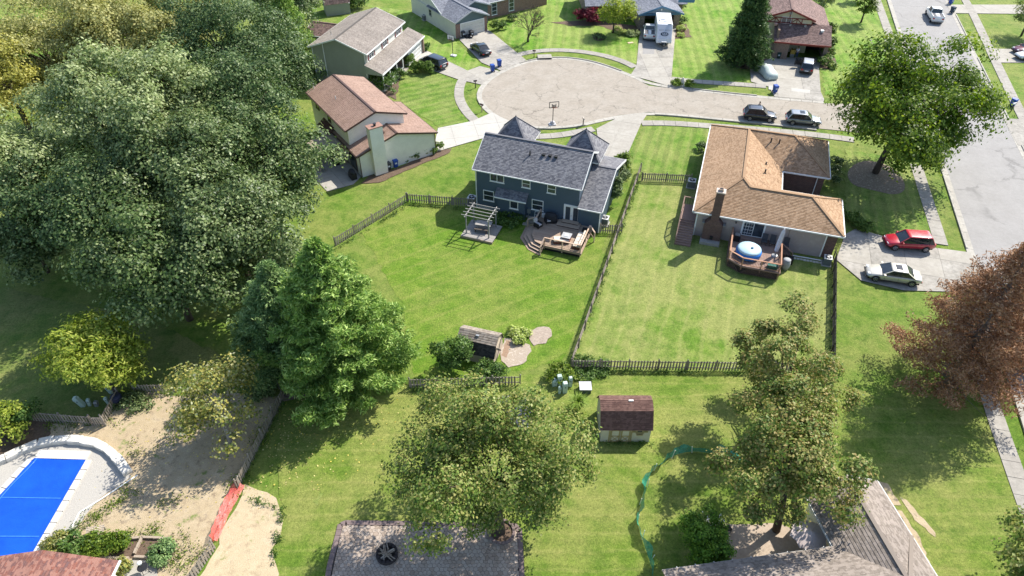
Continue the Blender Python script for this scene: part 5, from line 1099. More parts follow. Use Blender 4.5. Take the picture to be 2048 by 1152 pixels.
# ornamental grass and young bare tree
e = empty('ornamental_grass', (5.27, 35.79), 0, 'fountain of ornamental grass beside the plum roofed shed', 'grass'); rs = np.random.RandomState(5); mb = MB()
for k in range(420):
    a = rs.uniform(0, 6.28); r = rs.uniform(.3, 1.1); h = rs.uniform(.9, 1.5); d = np.array([math.cos(a), math.sin(a), 0]); sd = np.array([-d[1], d[0], 0])*.018; b = d*rs.uniform(0, .2)
    p1 = b+d*r*.35+np.array([0, 0, h*.8]); p2 = b+d*r+np.array([0, 0, h*rs.uniform(.5, .95)])
    mb.face([b-sd, b+sd, p1+sd, p1-sd]).face([p1-sd, p1+sd, p2])
tag(mb.build('blades', leafmat('grass blade', [(.12, .2, .03), (.2, .3, .04), (.32, .4, .09)], .2, 1, .3), e), kind='stuff')
e = empty('bare_tree', (2.60, 111.65), 0, 'small thin crowned tree with bare twigs by the cul de sac', 'tree'); mb = MB(); rs = np.random.RandomState(9); tw = []
def grow(p, d, l, r, n):
    q = p+d*l; mb.tube([tuple(p), tuple(q)], [r, r*.65], 5, False)
    if n == 0: tw.append(q); return
    for _ in range(3 if n > 1 else 4):
        v = d+rs.normal(size=3)*.42; v[2] = abs(v[2])*.8+.15; grow(q, v/np.linalg.norm(v), l*rs.uniform(.62, .85), r*.6, n-1)
for _ in range(5):
    v = np.array([rs.normal()*.5, rs.normal()*.5, 1.0]); grow(np.array([0., 0, .5]), v/np.linalg.norm(v), 1.7, .1, 4)
mb.tube([(0, 0, -.1), (0, 0, .8)], [.2, .15], 8); mb.build('trunk', BARK, e, True)
tw = np.array(tw); cards('crown', tw[::2]+rs.normal(size=tw[::2].shape)*.15, rs.normal(size=tw[::2].shape), .16, .6, L_MIXY, e, rs)
# yellow leaves lying on the lawn below the big pine
rs = np.random.RandomState(3); P_ = []
cx, cy = (-16.68, 34.19)
for k in range(420):
    P_.append((cx+rs.normal()*4.2-1, cy+rs.normal()*2.6-.6, .075))
P_ = np.array(P_); nn = rs.normal(size=P_.shape)*.3+np.array([0, 0, 1])
tag(cards('fallen_leaves', P_, nn, .13, .8, leafmat('fallen yellow leaf', [(.5, .42, .06), (.6, .5, .12), (.62, .56, .25)], .2, 1, .1), None, rs), kind='stuff')

def tufts(name, pts, m, n, leaf, seed, h=.16, sp=.25):
    rs = np.random.RandomState(seed); C_, N_ = [], []
    for x, y in pts:
        o = rs.normal(size=(n, 3))*np.array([sp, sp, 0]); o[:, 2] = .08+rs.uniform(0, h, n); C_.append(np.array([x, y, 0])+o); N_.append(rs.normal(size=(n, 3))*.6+np.array([0, 0, .5]))
    return tag(cards(name, np.concatenate(C_), np.concatenate(N_), leaf, .4, m, None, rs), kind='stuff')
rs = np.random.RandomState(77); wp = []
def along(a, b, n, j=.3): return [(a[0]+(b[0]-a[0])*t+rs.normal()*j, a[1]+(b[1]-a[1])*t+rs.normal()*j) for t in rs.uniform(0, 1, n)]
for a, b, n in (((-30.11, 25.20), (-26.62, 28.56), 26), ((-27.89, 24.10), (-24.25, 25.20), 22), ((-30.64, 34.19), (-29.88, 36.72), 10), ((-19.97, 28.14), (-18.76, 36.20), 34), ((-23.36, 23.74), (-21.07, 22.00), 16), ((-23.19, 24.64), (-20.88, 23.38), 12), ((-29.35, 32.06), (-27.46, 31.60), 5), ((-36.74, 34.19), (-31.82, 34.19), 16), ((-25.19, 26.74), (-24.22, 27.94), 5)): wp += along(a, b, n)
tufts('weeds', wp, L_MAPLE, 26, .16, 5)
wp = []
for a, b, n in (((5.34, 39.77), (20.08, 39.43), 60), ((15.31, 71.06), (5.19, 40.69), 90), ((-8.42, 37.78), (-0.58, 38.05), 26), ((-18.47, 37.51), (-19.73, 28.56), 40), ((-18.72, 27.53), (-16.16, 26.74), 12), ((-16.16, 26.74), (-15.76, 22.34), 18), ((-18.12, 56.58), (-11.67, 64.57), 30), ((-11.69, 64.77), (-4.38, 63.79), 26), ((27.19, 40.00), (32.25, 54.13), 50), ((6.56, 32.38), (10.58, 32.38), 16)): wp += along(a, b, n, .1)
tufts('tall_grass', wp, L_SHRUB, 16, .17, 6, .22, .14)
rs2 = np.random.RandomState(9); P_ = np.concatenate([rs2.normal(size=(260, 2))*np.array([3.2, 2.6])+np.array((-19.43, 32.75)), rs2.normal(size=(160, 2))*np.array([4, 3])+np.array((-24.50, 31.83))]); P_ = np.concatenate([P_, np.full((len(P_), 1), .075)], axis=1)
tag(cards('fallen_leaves', P_, rs2.normal(size=P_.shape)*.3+np.array([0, 0, 1]), .12, .8, leafmat('fallen tan leaf', [(.35, .25, .1), (.5, .4, .15), (.58, .5, .22)], .2, 1, .1), None, rs2), kind='stuff')

# ------------------------------------------------------------------ fences: every picket, post and rail a piece of its own
def fence(label, A, B, m, h=1.12, sp=.27, pw=.13, every=2.4, group='picket fences', seed=1, lean=.02, skip=()):
    r = random.Random(seed); L = math.hypot(B[0]-A[0], B[1]-A[1]); a = math.atan2(B[1]-A[1], B[0]-A[0])
    e = empty('picket_fence', (A[0], A[1], 0), a, label, 'fence', group)
    n = max(1, round(L/every))
    pm = MB().box(-.05, .05, -.05, .05, -.1, h+.05).solid([(-.06, -.06, h+.05), (.06, -.06, h+.05), (.06, .06, h+.05), (-.06, .06, h+.05)], [(-.02, -.02, h+.11), (.02, -.02, h+.11), (.02, .02, h+.11), (-.02, .02, h+.11)]).mesh('post', m)
    for k in range(n+1): link('post', pm, e, (k*L/n, .09, 0), (r.uniform(-lean, lean), r.uniform(-lean, lean), 0))
    for z in (.28, h-.22):
        for k in range(n): MB().box(k*L/n+.03, (k+1)*L/n-.03, .01, .05, z, z+.085).build('rail', m, e)
    ms = []
    for v in range(4):
        hh = h+r.uniform(-.04, .04); mb = MB(); w2 = pw/2*r.uniform(.92, 1.06)
        mb.solid([(-w2, -.022, .04), (w2, -.022, .04), (w2, 0, .04), (-w2, 0, .04)], [(-w2, -.022, hh-.07), (w2, -.022, hh-.07), (w2, 0, hh-.07), (-w2, 0, hh-.07)])
        mb.solid([(-w2, -.022, hh-.07), (w2, -.022, hh-.07), (w2, 0, hh-.07), (-w2, 0, hh-.07)], [(-w2*.35, -.022, hh), (w2*.35, -.022, hh), (w2*.35, 0, hh), (-w2*.35, 0, hh)]); ms.append(mb.mesh('picket', m))
    k = 0; x = .12; tot = int((L-.1)/sp)
    for k in range(min(tot, 300)):
        if k in skip: continue
        link('picket', r.choice(ms), e, (.12+k*sp, .0, r.uniform(-.015, .015)), (0, r.uniform(-lean, lean)*1.6, 0))
    return e
fence('long weathered picket fence dividing the two back lawns', (15.30, 71.85), (5.04, 40.40), FENCEM, seed=2, sp=.25)
fence('weathered picket fence along the foot of the dry right lawn', (5.02, 40.11), (27.03, 39.77), FENCEM, seed=3, sp=.25)
fence('dark picket fence running from the lattice deck corner down the right lawn', (27.11, 39.88), (32.53, 54.93), FENCED, seed=4, sp=.2, h=1.2)
fence('short picket fence between the side lawn and the tan roofed house', (15.19, 69.74), (20.85, 69.31), FENCEM, seed=5, sp=.24)
fence('picket fence from the pergola corner of the blue house to the bend', (-11.76, 65.37), (-4.12, 64.38), FENCEM, seed=6, sp=.26)
fence('picket fence running from the bend towards the pines', (-18.25, 57.26), (-11.76, 65.37), FENCEM, seed=7, sp=.26)
fence('short picket fence beside the air conditioner and deck of the blue house', (9.29, 59.52), (11.61, 59.43), FENCEM, seed=8, sp=.24)
fence('picket fence behind the weathered shed, half hidden by the maple', (-8.45, 38.00), (0.67, 38.32), FENCEM, seed=9, sp=.26)
fence('short picket fence under the boughs of the large pine', (-19.83, 38.00), (-15.70, 37.03), FENCEM, seed=10, sp=.26)
fence('old picket fence leaning along the straw, ending at the red netting', (-19.77, 28.43), (-18.53, 37.25), FENCEM, seed=11, sp=.2, h=1.15, lean=.05)
fence('picket fence at the bottom edge below the red netting', (-20.84, 21.16), (-19.95, 23.81), FENCEM, seed=12, sp=.22, h=1.1, lean=.04)
fence('picket fence along the shaded left lawn behind the stone ring', (-37.88, 34.58), (-32.94, 34.14), FENCEM, seed=13, sp=.24, h=1.15)
fence('picket fence climbing to the corner beside the lime tree', (-31.98, 34.29), (-31.94, 36.98), FENCEM, seed=14, sp=.24, h=1.1)
fence('picket fence half hidden behind the open pale branched tree', (-30.99, 37.46), (-27.79, 37.46), FENCEM, seed=15, sp=.24, h=1.05)
g = empty('picket_gate', (-32.88, 34.09), 0, 'wooden picket gate between two posts of the left fence', 'gate')
for x in (0, 1.02): MB().box(x-.06, x+.06, -.06, .06, 0, 1.25).build('post', FENCEM, g)
for k in range(5): MB().box(.1+k*.18, .22+k*.18, -.02, .0, .08, 1.1).build('picket', FENCEM, g)
for z in (.25, .85): MB().box(.08, .96, .01, .05, z, z+.08).build('rail', FENCEM, g)
MB().bar((.1, .03, .3), (.92, .03, .85), .04, .07).build('brace', FENCEM, g)

# ------------------------------------------------------------------ pergola, decks and their furniture (blue house frame)
def inC(x, y, z=0): a = R(-19.7); return (-4.22+x*math.cos(a)-y*math.sin(a), 64.09+x*math.sin(a)+y*math.cos(a), z)
AC_ = R(-19.7)
def boards(name, poly, z0, z1, w, m, parent, ang=0):
    """deck boards as separate long pieces joined into one part"""
    mb = MB(); ca, sa = math.cos(ang), math.sin(ang); L = [(p[0]*ca+p[1]*sa, -p[0]*sa+p[1]*ca) for p in ccw(poly)]
    y = min(p[1] for p in L); ym = max(p[1] for p in L)
    while y < ym-.01:
        q = clip_half(clip_half(L, 0, -1, -y), 0, 1, min(y+w-.014, ym))
        if len(q) >= 3 and abs(area(q)) > .01: mb.prism([(p[0]*ca-p[1]*sa, p[0]*sa+p[1]*ca) for p in q], z0, z1+rnd.uniform(-.003, .003))
        y += w
    return tag(mb.build(name, m, parent), kind='stuff')
pg = empty('pergola', inC(.7, -5.4), AC_, 'small grey timber pergola on a low platform behind the blue house', 'pergola')
boards('deck_boards', [(0, 0), (3.55, 0), (3.55, 3.0), (0, 3.0)], .2, .25, .145, DECK_G, pg); MB().box(.03, 3.52, .03, 2.97, 0, .19).build('platform_base', woodmat('dark joists', (.05, .04, .035), (.1, .085, .07)), pg)
MB().box(0, 3.55, -.05, 0, .02, .25).build('rim_board', DECK_B, pg)
PW = woodmat('silvered posts', (.15, .155, .16), (.25, .25, .25), 'Z')
for x in (.42, 2.95):
    for y in (.55, 2.65): MB().box(x-.06, x+.06, y-.06, y+.06, .25, 2.55).build('post', PW, pg)
for x in (.42, 2.95): MB().box(x-.04, x+.04, .2, 3.0, 2.5, 2.62).build('beam', woodmat('bleached rafters', (.26, .25, .24), (.42, .4, .38)), pg)
for k in range(5): MB().box(.0, 3.4, .38+k*.56, .42+k*.56, 2.62, 2.7).build('rafter', woodmat('bleached rafters', (.26, .25, .24), (.42, .4, .38)), pg)
tb = empty('patio_table', inC(1.75, -4.0, .25), AC_+.1, 'weathered plank table under the pergola', 'table')
for k in range(5): MB().box(-.0, 1.7, k*.18, k*.18+.165, .68, .73).build('plank', DECK_G, tb)
for x in (.12, 1.5):
    for y in (.1, .75): MB().box(x, x+.08, y, y+.08, 0, .68).build('leg', DECK_G, tb)
for y in (-.45, 1.1):
    b = empty('bench', inC(1.8, -4.0+y, .25), AC_+.1, 'dark bench on the '+('near' if y < 0 else 'far')+' side of the pergola table', 'bench')
    MB().box(0, 1.5, 0, .3, .38, .43).build('seat', woodmat('dark joists', (.05, .04, .035), (.1, .085, .07)), b)
    for x in (.1, 1.3): MB().box(x, x+.08, .05, .25, 0, .38).build('leg', woodmat('dark joists', (.05, .04, .035), (.1, .085, .07)), b)

dk = empty('deck', inC(7.6, 0), AC_, 'tan timber deck with angled steps behind the blue house', 'deck')
DP = [(0.05, .25), (5.9, .25), (5.9, -4.6), (1.9, -4.6), (.9, -4.2), (.15, -3.1), (.05, -1.2)]
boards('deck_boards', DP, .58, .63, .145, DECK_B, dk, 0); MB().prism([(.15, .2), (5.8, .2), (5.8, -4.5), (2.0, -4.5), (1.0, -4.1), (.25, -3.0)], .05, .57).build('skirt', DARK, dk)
MB().box(1.9, 5.92, -4.66, -4.6, .42, .63).build('rim_board', DECK_B, dk); MB().box(5.9, 5.96, -4.66, .25, .42, .63).build('rim_board', DECK_B, dk)
for k in range(3):
    o = .34*(k+1); z = .58-.17*(k+1)
    MB().prism([(1.85, -4.6-o), (.75-o*.3, -4.2-o*.85), (-.0-o*.95, -3.1-o*.35), (-.05-o, -1.3), (.05, -1.3), (.2, -3.05), (.95, -4.15), (1.85, -4.55)], max(0, z-.04), z).build('tread', DECK_B, dk)
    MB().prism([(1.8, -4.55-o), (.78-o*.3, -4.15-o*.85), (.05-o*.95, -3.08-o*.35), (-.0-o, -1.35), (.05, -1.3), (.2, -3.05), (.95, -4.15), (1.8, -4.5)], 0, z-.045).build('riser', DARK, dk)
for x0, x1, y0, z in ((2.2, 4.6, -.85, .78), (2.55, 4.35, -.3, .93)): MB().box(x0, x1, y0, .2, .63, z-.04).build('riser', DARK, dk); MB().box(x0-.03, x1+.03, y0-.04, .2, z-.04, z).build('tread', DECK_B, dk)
RW = woodmat('pale cedar rail', (.42, .3, .21), (.56, .42, .32))
def railing(E, pts, z, h=.95, m=RW, mb_=BLACK, drop=None):
    for i in range(len(pts)-1):
        a, b = pts[i], pts[i+1]; za = z if len(a) < 3 else a[2]; zb_ = z if len(b) < 3 else b[2]
        MB().bar((a[0], a[1], za+h), (b[0], b[1], zb_+h), .14, .05).build('handrail', m, E); MB().bar((a[0], a[1], za+.12), (b[0], b[1], zb_+.12), .05, .06).build('bottom_rail', m, E)
        l = math.hypot(b[0]-a[0], b[1]-a[1]); n = max(2, int(l/.13)); q = MB()
        for k in range(1, n): t = k/n; x, y, zz = a[0]+t*(b[0]-a[0]), a[1]+t*(b[1]-a[1]), za+t*(zb_-za); q.box(x-.013, x+.013, y-.013, y+.013, zz+.12, zz+h-.02)
        tag(q.build('balusters', mb_, E), kind='stuff')
    for p in pts: zz = z if len(p) < 3 else p[2]; MB().box(p[0]-.055, p[0]+.055, p[1]-.055, p[1]+.055, zz-.5, zz+h-.02).build('post', m, E)
railing(dk, [(2.0, -4.52), (3.9, -4.52), (5.82, -4.52), (5.82, -2.6), (5.82, -.9), (6.5, -1.5, .3)], .63); railing(dk, [(2.0, -4.52), (1.9, -5.5, .1)], .63)
railing(dk, [(.12, .2), (.12, -1.35), (-.8, -1.45, .2)], .63)
def armchair(p, a, lab, grp=None):
    e = empty('armchair', p, a, lab, 'chair', grp)
    MB().box(0, .72, 0, .7, .14, .3).build('frame', BLACK, e); MB().box(.02, .14, 0, .7, .3, .56).build('arm', BLACK, e); MB().box(.58, .7, 0, .7, .3, .56).build('arm', BLACK, e)
    MB().box(.14, .58, .02, .6, .3, .42).build('cushion', mat('pale grey cushion', (.5, .48, .46)), e, bevel=.03)
    mb = MB(); mb.solid([(.1, .6, .3), (.62, .6, .3), (.62, .7, .3), (.1, .7, .3)], [(.1, .72, .9), (.62, .72, .9), (.62, .82, .9), (.1, .82, .9)]); mb.build('backrest', mat('pale grey cushion', (.5, .48, .46)), e)
    for x in (.04, .62):
        for y in (.04, .6): MB().box(x, x+.06, y, y+.06, 0, .14).build('leg', BLACK, e)
    return e
armchair(inC(8.7, -1.1, .63), AC_-2.5+math.pi, 'pale cushioned armchair on the deck nearer the covered grill', 'deck armchairs'); armchair(inC(8.2, -2.2, .63), AC_-2.0+math.pi, 'pale cushioned armchair on the deck nearer the angled steps', 'deck armchairs')
gc = empty('covered_grill', inC(9.0, -.35, .63), AC_, 'black cloth covered grill against the blue house wall', 'grill')
MB().lathe([(.62, 0), (.64, .5), (.6, .85), (.45, 1.05), (.15, 1.12)], 14, sx=1.15, sy=.62).build('cover', mat('black cloth', (.016, .016, .02), (.03, .03, .034), 5, .8, .6, 6), gc, True); MB().box(-.5, .5, -.3, .3, 0, .08).build('base', BLACK, gc)
CUSH = mat('cream sofa cushion', (.62, .54, .45), (.55, .47, .38), 4, .9)
so = empty('corner_sofa', inC(12.9, -1.6, .63), AC_, 'cream cushioned sofa along the right rail of the deck', 'sofa')
MB().box(-.45, .35, -2.6, .0, 0, .3).build('frame', mat('red brown wicker', (.14, .05, .035), (.09, .035, .025), 8, .8), so)
for k in range(3): MB().box(-.43, .15, -2.58+k*.86, -2.58+k*.86+.82, .3, .44).build('cushion', CUSH, so, bevel=.03); MB().box(.15, .33, -2.58+k*.86, -2.58+k*.86+.82, .3, .78).build('back_cushion', CUSH, so, bevel=.03)
so = empty('chaise', inC(10.3, -3.6, .63), AC_+.35, 'cream chaise cushion near the front rail of the deck', 'sofa')
MB().box(0, 1.6, -.5, .35, 0, .28).build('frame', mat('red brown wicker', (.14, .05, .035), (.09, .035, .025), 8, .8), so); MB().box(.02, 1.58, -.48, .33, .28, .42).build('cushion', CUSH, so, bevel=.03)
ft = empty('fire_table', inC(11.5, -2.95, .63), AC_, 'square red brown fire table with glass top on the deck', 'table')
MB().box(-.42, .42, -.42, .42, 0, .56).build('base', mat('red brown panel', (.16, .04, .03), (.11, .03, .025), 5, .6), ft); MB().box(-.48, .48, -.48, .48, .56, .62).build('top', mat('grey stone top', (.4, .4, .4), (.3, .3, .3)), ft); MB().box(-.2, .2, -.2, .2, .62, .66).build('burner', mat('glass beads', (.7, .72, .75), (.4, .42, .45), 20, .3), ft)
sb = empty('side_table', inC(12.95, -.95, .63), AC_, 'low dark side table at the far end of the deck sofa', 'table'); MB().box(-.3, .3, -.3, .3, .3, .36).build('top', BLACK, sb)
for x in (-.27, .22):
    for y in (-.27, .22): MB().box(x, x+.05, y, y+.05, 0, .3).build('leg', BLACK, sb)
fp = empty('stone_steps', inC(6.3, -.2), AC_, 'small stack of pale stone steps between the plant bed and the deck', 'steps')
for x0, x1, y0, y1, z in ((0, 1.1, -.5, .3, .2), (.1, 1.0, -.15, .35, .42), (-.25, .5, -.95, -.5, .1)): MB().box(x0, x1, y0, y1, 0, z).build('stone', mat('weathered step stone', (.42, .38, .3), (.3, .27, .21), 3, .9, .5), fp, bevel=.02)
ld = empty('step_ladder', inC(7.05, -.05), AC_, 'short white ladder leaning on the blue house wall', 'ladder')
for x in (0, .42): MB().bar((x, 0, .45), (x, .3, 1.1), .04).build('side_rail', WHITE, ld)
MB().bar((0, .3, 1.1), (.42, .3, 1.1), .04).bar((0, .15, .78), (.42, .15, .78), .03).build('rungs', WHITE, ld)

# ------------------------------------------------------------------ lattice deck of the tan roofed house
def inD(x, y, z=0): a = R(-17.5); return (18.64+x*math.cos(a)-y*math.sin(a), 58.97+x*math.sin(a)+y*math.cos(a), z)
AD_ = R(-17.5)
dk = empty('deck', inD(0, 0), AD_, 'raised red brown deck with lattice skirt and blue hot tub', 'deck')
DP = [(4.15, .3), (9.1, .3), (9.1, -4.75), (5.5, -4.75), (4.15, -3.9)]
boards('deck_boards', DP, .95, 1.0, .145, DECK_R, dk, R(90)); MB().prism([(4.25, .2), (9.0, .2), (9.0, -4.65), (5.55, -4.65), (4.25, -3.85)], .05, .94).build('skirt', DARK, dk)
mb = MB()
for (a, b) in (((4.17, -3.9), (5.5, -4.73)), ((5.5, -4.75), (9.1, -4.75)), ((4.14, .2), (4.14, -3.9)), ((9.1, -4.75), (9.1, .2))):
    l = math.hypot(b[0]-a[0], b[1]-a[1]); n = int(l/.14); dx, dy = (b[0]-a[0])/l, (b[1]-a[1])/l
    for k in range(n):
        s = k*l/n; s2 = min(l, s+.8); f = (s2-s)/.8
        mb.bar((a[0]+dx*s+dy*.02, a[1]+dy*s-dx*.02, .08), (a[0]+dx*s2+dy*.02, a[1]+dy*s2-dx*.02, .08+.82*f), .03, .012); s3 = max(0, s-.8); f = (s-s3)/.8
        if f > 0: mb.bar((a[0]+dx*s+dy*.035, a[1]+dy*s-dx*.035, .08), (a[0]+dx*s3+dy*.035, a[1]+dy*s3-dx*.035, .08+.82*f), .03, .012)
tag(mb.build('lattice', DECK_R, dk), kind='stuff')
for a, b in (((4.12, -3.92), (5.5, -4.8)), ((5.5, -4.8), (9.15, -4.8)), ((9.15, -4.8), (9.15, .2))): MB().bar((*a, .93), (*b, .93), .06, .12).build('rim_board', DECK_R, dk)
railing(dk, [(4.22, .2), (4.22, -1.9), (4.22, -3.85), (5.52, -4.66), (7.3, -4.66), (9.03, -4.66), (9.03, -2.4), (9.03, -1.1)], 1.0, .92, woodmat('orange brown rail', (.3, .15, .09), (.45, .26, .17)))
for k in range(4): MB().box(9.15+k*.27, 9.15+k*.27+.3, -1.1, .1, 0, .8-k*.2).build('tread', DECK_R, dk)
railing(dk, [(9.1, -1.15), (10.3, -1.15, .1)], 1.0, .9, DECK_R)
ht = empty('hot_tub', inD(6.0, -2.75, 1.0), AD_, 'round inflatable hot tub with a pale puffed cover and blue sides', 'hot tub')
MB().lathe([(1.12, 0), (1.24, .15), (1.26, .5), (1.2, .68), (1.1, .72)], 28).build('side_wall', mat('blue vinyl', (.03, .2, .62), (.02, .15, .5), 4, .4), ht, True)
MB().lathe([(1.15, .70), (1.16, .78), (1.0, .9), (.6, 1.0), (.2, 1.04)], 28).build('cover', mat('pale blue vinyl', (.36, .52, .6), (.46, .6, .66), 1.2, .4), ht, True); MB().lathe([(.12, 1.02), (.15, 1.1), (.08, 1.18)], 12, (.25, -.2, 0)).build('valve_cap', mat('blue grey cap', (.3, .45, .55)), ht, True)
um = empty('closed_umbrella', inD(8.55, -2.1, 1.0), AD_, 'tall closed pale patio umbrella leaning beside the hot tub', 'umbrella')
MB().tube([(0, 0, 0), (.25, .55, 2.9)], .025, 6).build('pole', GREYM, um)
mb = MB(); mb.loft([[(p[0]+c[0], p[1]+c[1], z) for c in [(r*math.cos(k*math.pi/5)*(1 if k % 2 else .75), r*math.sin(k*math.pi/5)*(1 if k % 2 else .75)) for k in range(10)]] for p, z, r in (((.04, .1), .55, .2), ((.12, .3), 1.5, .24), ((.22, .52), 2.6, .2), ((.25, .56), 2.95, .06))]); mb.build('canopy', mat('lilac grey canvas', (.6, .57, .6), (.52, .49, .53), 4, .8), um)
MB().lathe([(.35, 0), (.3, .08), (.05, .12)], 12).build('base', GREYM, um)
for k, x in enumerate((7.15, 7.95, 9.25)):
    e = empty('patio_chair', inD(x, -.75, 1.0), AD_, ('left', 'middle', 'right')[k]+' of three dark folding chairs along the mauve wall', 'chair', 'dark deck chairs')
    MB().box(0, .55, 0, .5, .38, .43).build('seat', mat('dark mesh', (.05, .05, .055)), e); mb = MB(); mb.solid([(0, .48, .42), (.55, .48, .42), (.55, .52, .42), (0, .52, .42)], [(0, .68, 1.02), (.55, .68, 1.02), (.55, .72, 1.02), (0, .72, 1.02)]); mb.build('backrest', mat('dark mesh', (.05, .05, .055)), e)
    for xx in (.01, .5):
        for y in (.02, .44): MB().box(xx, xx+.04, y, y+.04, 0, .38).build('leg', BLACK, e)
bx = empty('planter_box', inD(7.9, -4.3, 1.0), AD_, 'low green netted crate at the front rail of the lattice deck', 'crate'); MB().box(0, .95, -.2, .35, 0, .42).build('box', mat('teal net', (.02, .16, .13), (.05, .09, .07), 10, .8), bx); MB().box(-.03, .98, -.23, -.2, .42, .46).box(-.03, .98, .35, .38, .42, .46).build('rim', BLACK, bx)
sp = empty('sink_stand', inD(4.75, -.6, 1.0), AD_, 'small grill stand with a steel top at the left of the sliding door', 'stand'); MB().box(-.3, .3, -.3, .3, .0, .7).build('cabinet', BLACK, sp); MB().box(-.25, .25, -.25, .25, .7, .76).build('top', GREYM, sp)
br = empty('rain_barrel', inD(9.75, -2.6), AD_, 'grey rain barrel beside the lattice deck', 'barrel'); MB().lathe([(.34, 0), (.42, .4), (.42, .75), (.34, 1.1), (.3, 1.13)], 16).build('body', mat('grey plastic', (.33, .34, .35), (.27, .28, .29)), br, True); MB().lathe([(.37, 1.1), (.37, 1.16), (.1, 1.2)], 16).build('lid', mat('grey plastic', (.33, .34, .35), (.27, .28, .29)), br, True)
cr = empty('storage_bin', inD(10.1, -1.5), AD_, 'dark storage bin between the lattice deck and the wall', 'bin'); MB().box(-.35, .35, -.3, .3, 0, .6).build('body', BLACK, cr); MB().box(-.38, .38, -.33, .33, .6, .66).build('lid', BLACK, cr)
for k in range(9): MB().box(10.6+k*.31, 10.6+k*.31+.26, -.75+.03*(k % 3), -.5, 0, .09).build('edging_stone', STONE, ED)
MB().tube([(10.4, -.3, .12), (13.2, -.28, .12)], .06, 8).build('drain_pipe', WHITE, ED)
def ac_unit(p, a, lab, r=.42):
    e = empty('air_conditioner', p, a, lab, 'air conditioner', 'air conditioners')
    MB().box(-r-.12, r+.12, -r-.12, r+.12, 0, .08).build('pad', CONCN, e); mb = MB().box(-r, r, -r, r, .08, .85)
    for k in range(6):
        z = .16+k*.11
        for s in (-1, 1): mb.box(-r+.06, r-.06, s*(r+.01)-.012, s*(r+.01)+.012, z, z+.04).box(s*(r+.01)-.012, s*(r+.01)+.012, -r+.06, r-.06, z, z+.04)
    mb.build('housing', mat('grey green metal', (.16, .18, .18), (.12, .135, .14), 6, .5), e)
    MB().box(-r-.02, r+.02, -r-.02, r+.02, .85, .9).build('top', mat('pale enamel', (.6, .6, .58)), e); MB().lathe([(r*.8, .9), (r*.8, .915)], 18).build('fan_opening', DARK, e); q = MB()
    for k in range(4): q.bar((0, 0, .925), (r*.75*math.cos(k*1.57+.4), r*.75*math.sin(k*1.57+.4), .925), .04, .015)
    q.lathe([(.1, .915), (.1, .94)], 10).build('fan_guard', GREYM, e); return e
ac_unit((20.76, 68.56), AD_, 'air conditioner beside the side stairs of the tan roofed house'); ac_unit((-4.49, 65.07), AC_, 'air conditioner at the far corner of the blue house by the picket fence'); ac_unit((-24.77, 78.43), R(-56), 'air conditioner behind the cream house, partly under the oak')
ac_unit((9.98, 61.15), AC_, 'air conditioner between the blue house wing and the leafy shrubs', .38); ac_unit((-15.09, 121.46), R(34), 'air conditioner at the white side wall of the far teal gabled house', .36); ac_unit((31.55, 54.29), AD_, 'air conditioner at the brick corner by the dark picket fence', .36)

# ------------------------------------------------------------------ patio of the cream house
def inB(x, y, z=0): a = R(-56.1); return (-26.0+x*math.cos(a)-y*math.sin(a), 82.3+x*math.sin(a)+y*math.cos(a), z)
slabs('patio', [inB(*p)[:2] for p in ((8.0, .3), (14.2, .3), (15.3, -1.2), (15.0, -4.3), (8.0, -4.6))], R(-56.1), 3, 2.4, .07, CONC, seed=31)
slabs('patio_step', [inB(*p)[:2] for p in ((10.9, .25), (13.4, .25), (13.4, -.9), (10.9, -.9))], R(-56.1), 2.5, 1.2, .22, CONC, seed=32)
gc = empty('covered_grill', inB(14.0, -.65), R(-56), 'black covered grill on the cream house patio', 'grill'); MB().box(-.55, .55, -.32, .32, 0, .75).build('cart', BLACK, gc); MB().lathe([(.6, .7), (.58, 1.0), (.3, 1.2)], 12, sx=1, sy=.6).build('cover', mat('black cloth', (.016, .016, .02)), gc, True)
gc = empty('covered_grill', inB(9.9, -.9), R(-56), 'black covered round grill under the tan patio roof', 'grill'); MB().lathe([(.5, 0), (.6, .5), (.5, .95), (.2, 1.1)], 12).build('cover', mat('black cloth', (.016, .016, .02)), gc, True); MB().box(-.3, .3, -.3, .3, 0, .05).build('base', BLACK, gc)
e = empty('patio_chair', inB(10.9, -2.5, .07), 2.2, 'grey metal chair on the cream house patio', 'chair'); MB().box(0, .5, 0, .5, .4, .44).build('seat', GREYM, e); MB().box(0, .5, .46, .5, .44, .95).build('backrest', GREYM, e)
for x in (0, .46):
    for y in (0, .46): MB().box(x, x+.04, y, y+.04, 0, .4).build('leg', GREYM, e)

# ------------------------------------------------------------------ wheeled bins
def bin_(p, a, lab, m, grp):
    e = empty('wheeled_bin', p, a, lab, 'bin', grp); mb = MB(); mb.solid([(-.22, -.24, .08), (.22, -.24, .08), (.22, .24, .08), (-.22, .24, .08)], [(-.3, -.34, .98), (.3, -.34, .98), (.3, .36, .98), (-.3, .36, .98)]); mb.build('body', m, e)
    mb = MB(); mb.solid([(-.32, -.38, .98), (.32, -.38, .98), (.32, .38, .98), (-.32, .38, .98)], [(-.27, -.3, 1.08), (.27, -.3, 1.08), (.27, .36, 1.08), (-.27, .36, 1.08)]); mb.build('lid', m, e); MB().box(-.24, .24, .38, .44, .9, .95).build('handle', m, e)
    for x in (-.27, .21): MB().tube([(x, .26, .12), (x+.06, .26, .12)], .12, 10).build('wheel', RUBBER, e)
    MB().box(-.14, .14, -.33, -.29, .55, .75).build('emblem', mat('pale decal', (.55, .6, .65)), e); return e
BINB = mat('blue bin plastic', (.015, .07, .34), (.012, .055, .27), 5, .5); BIND = mat('dark bin plastic', (.03, .032, .036), (.045, .047, .05), 5, .55); BING = mat('dark green bin plastic', (.012, .045, .035), None, 5, .5)
BG = 'wheeled bins'
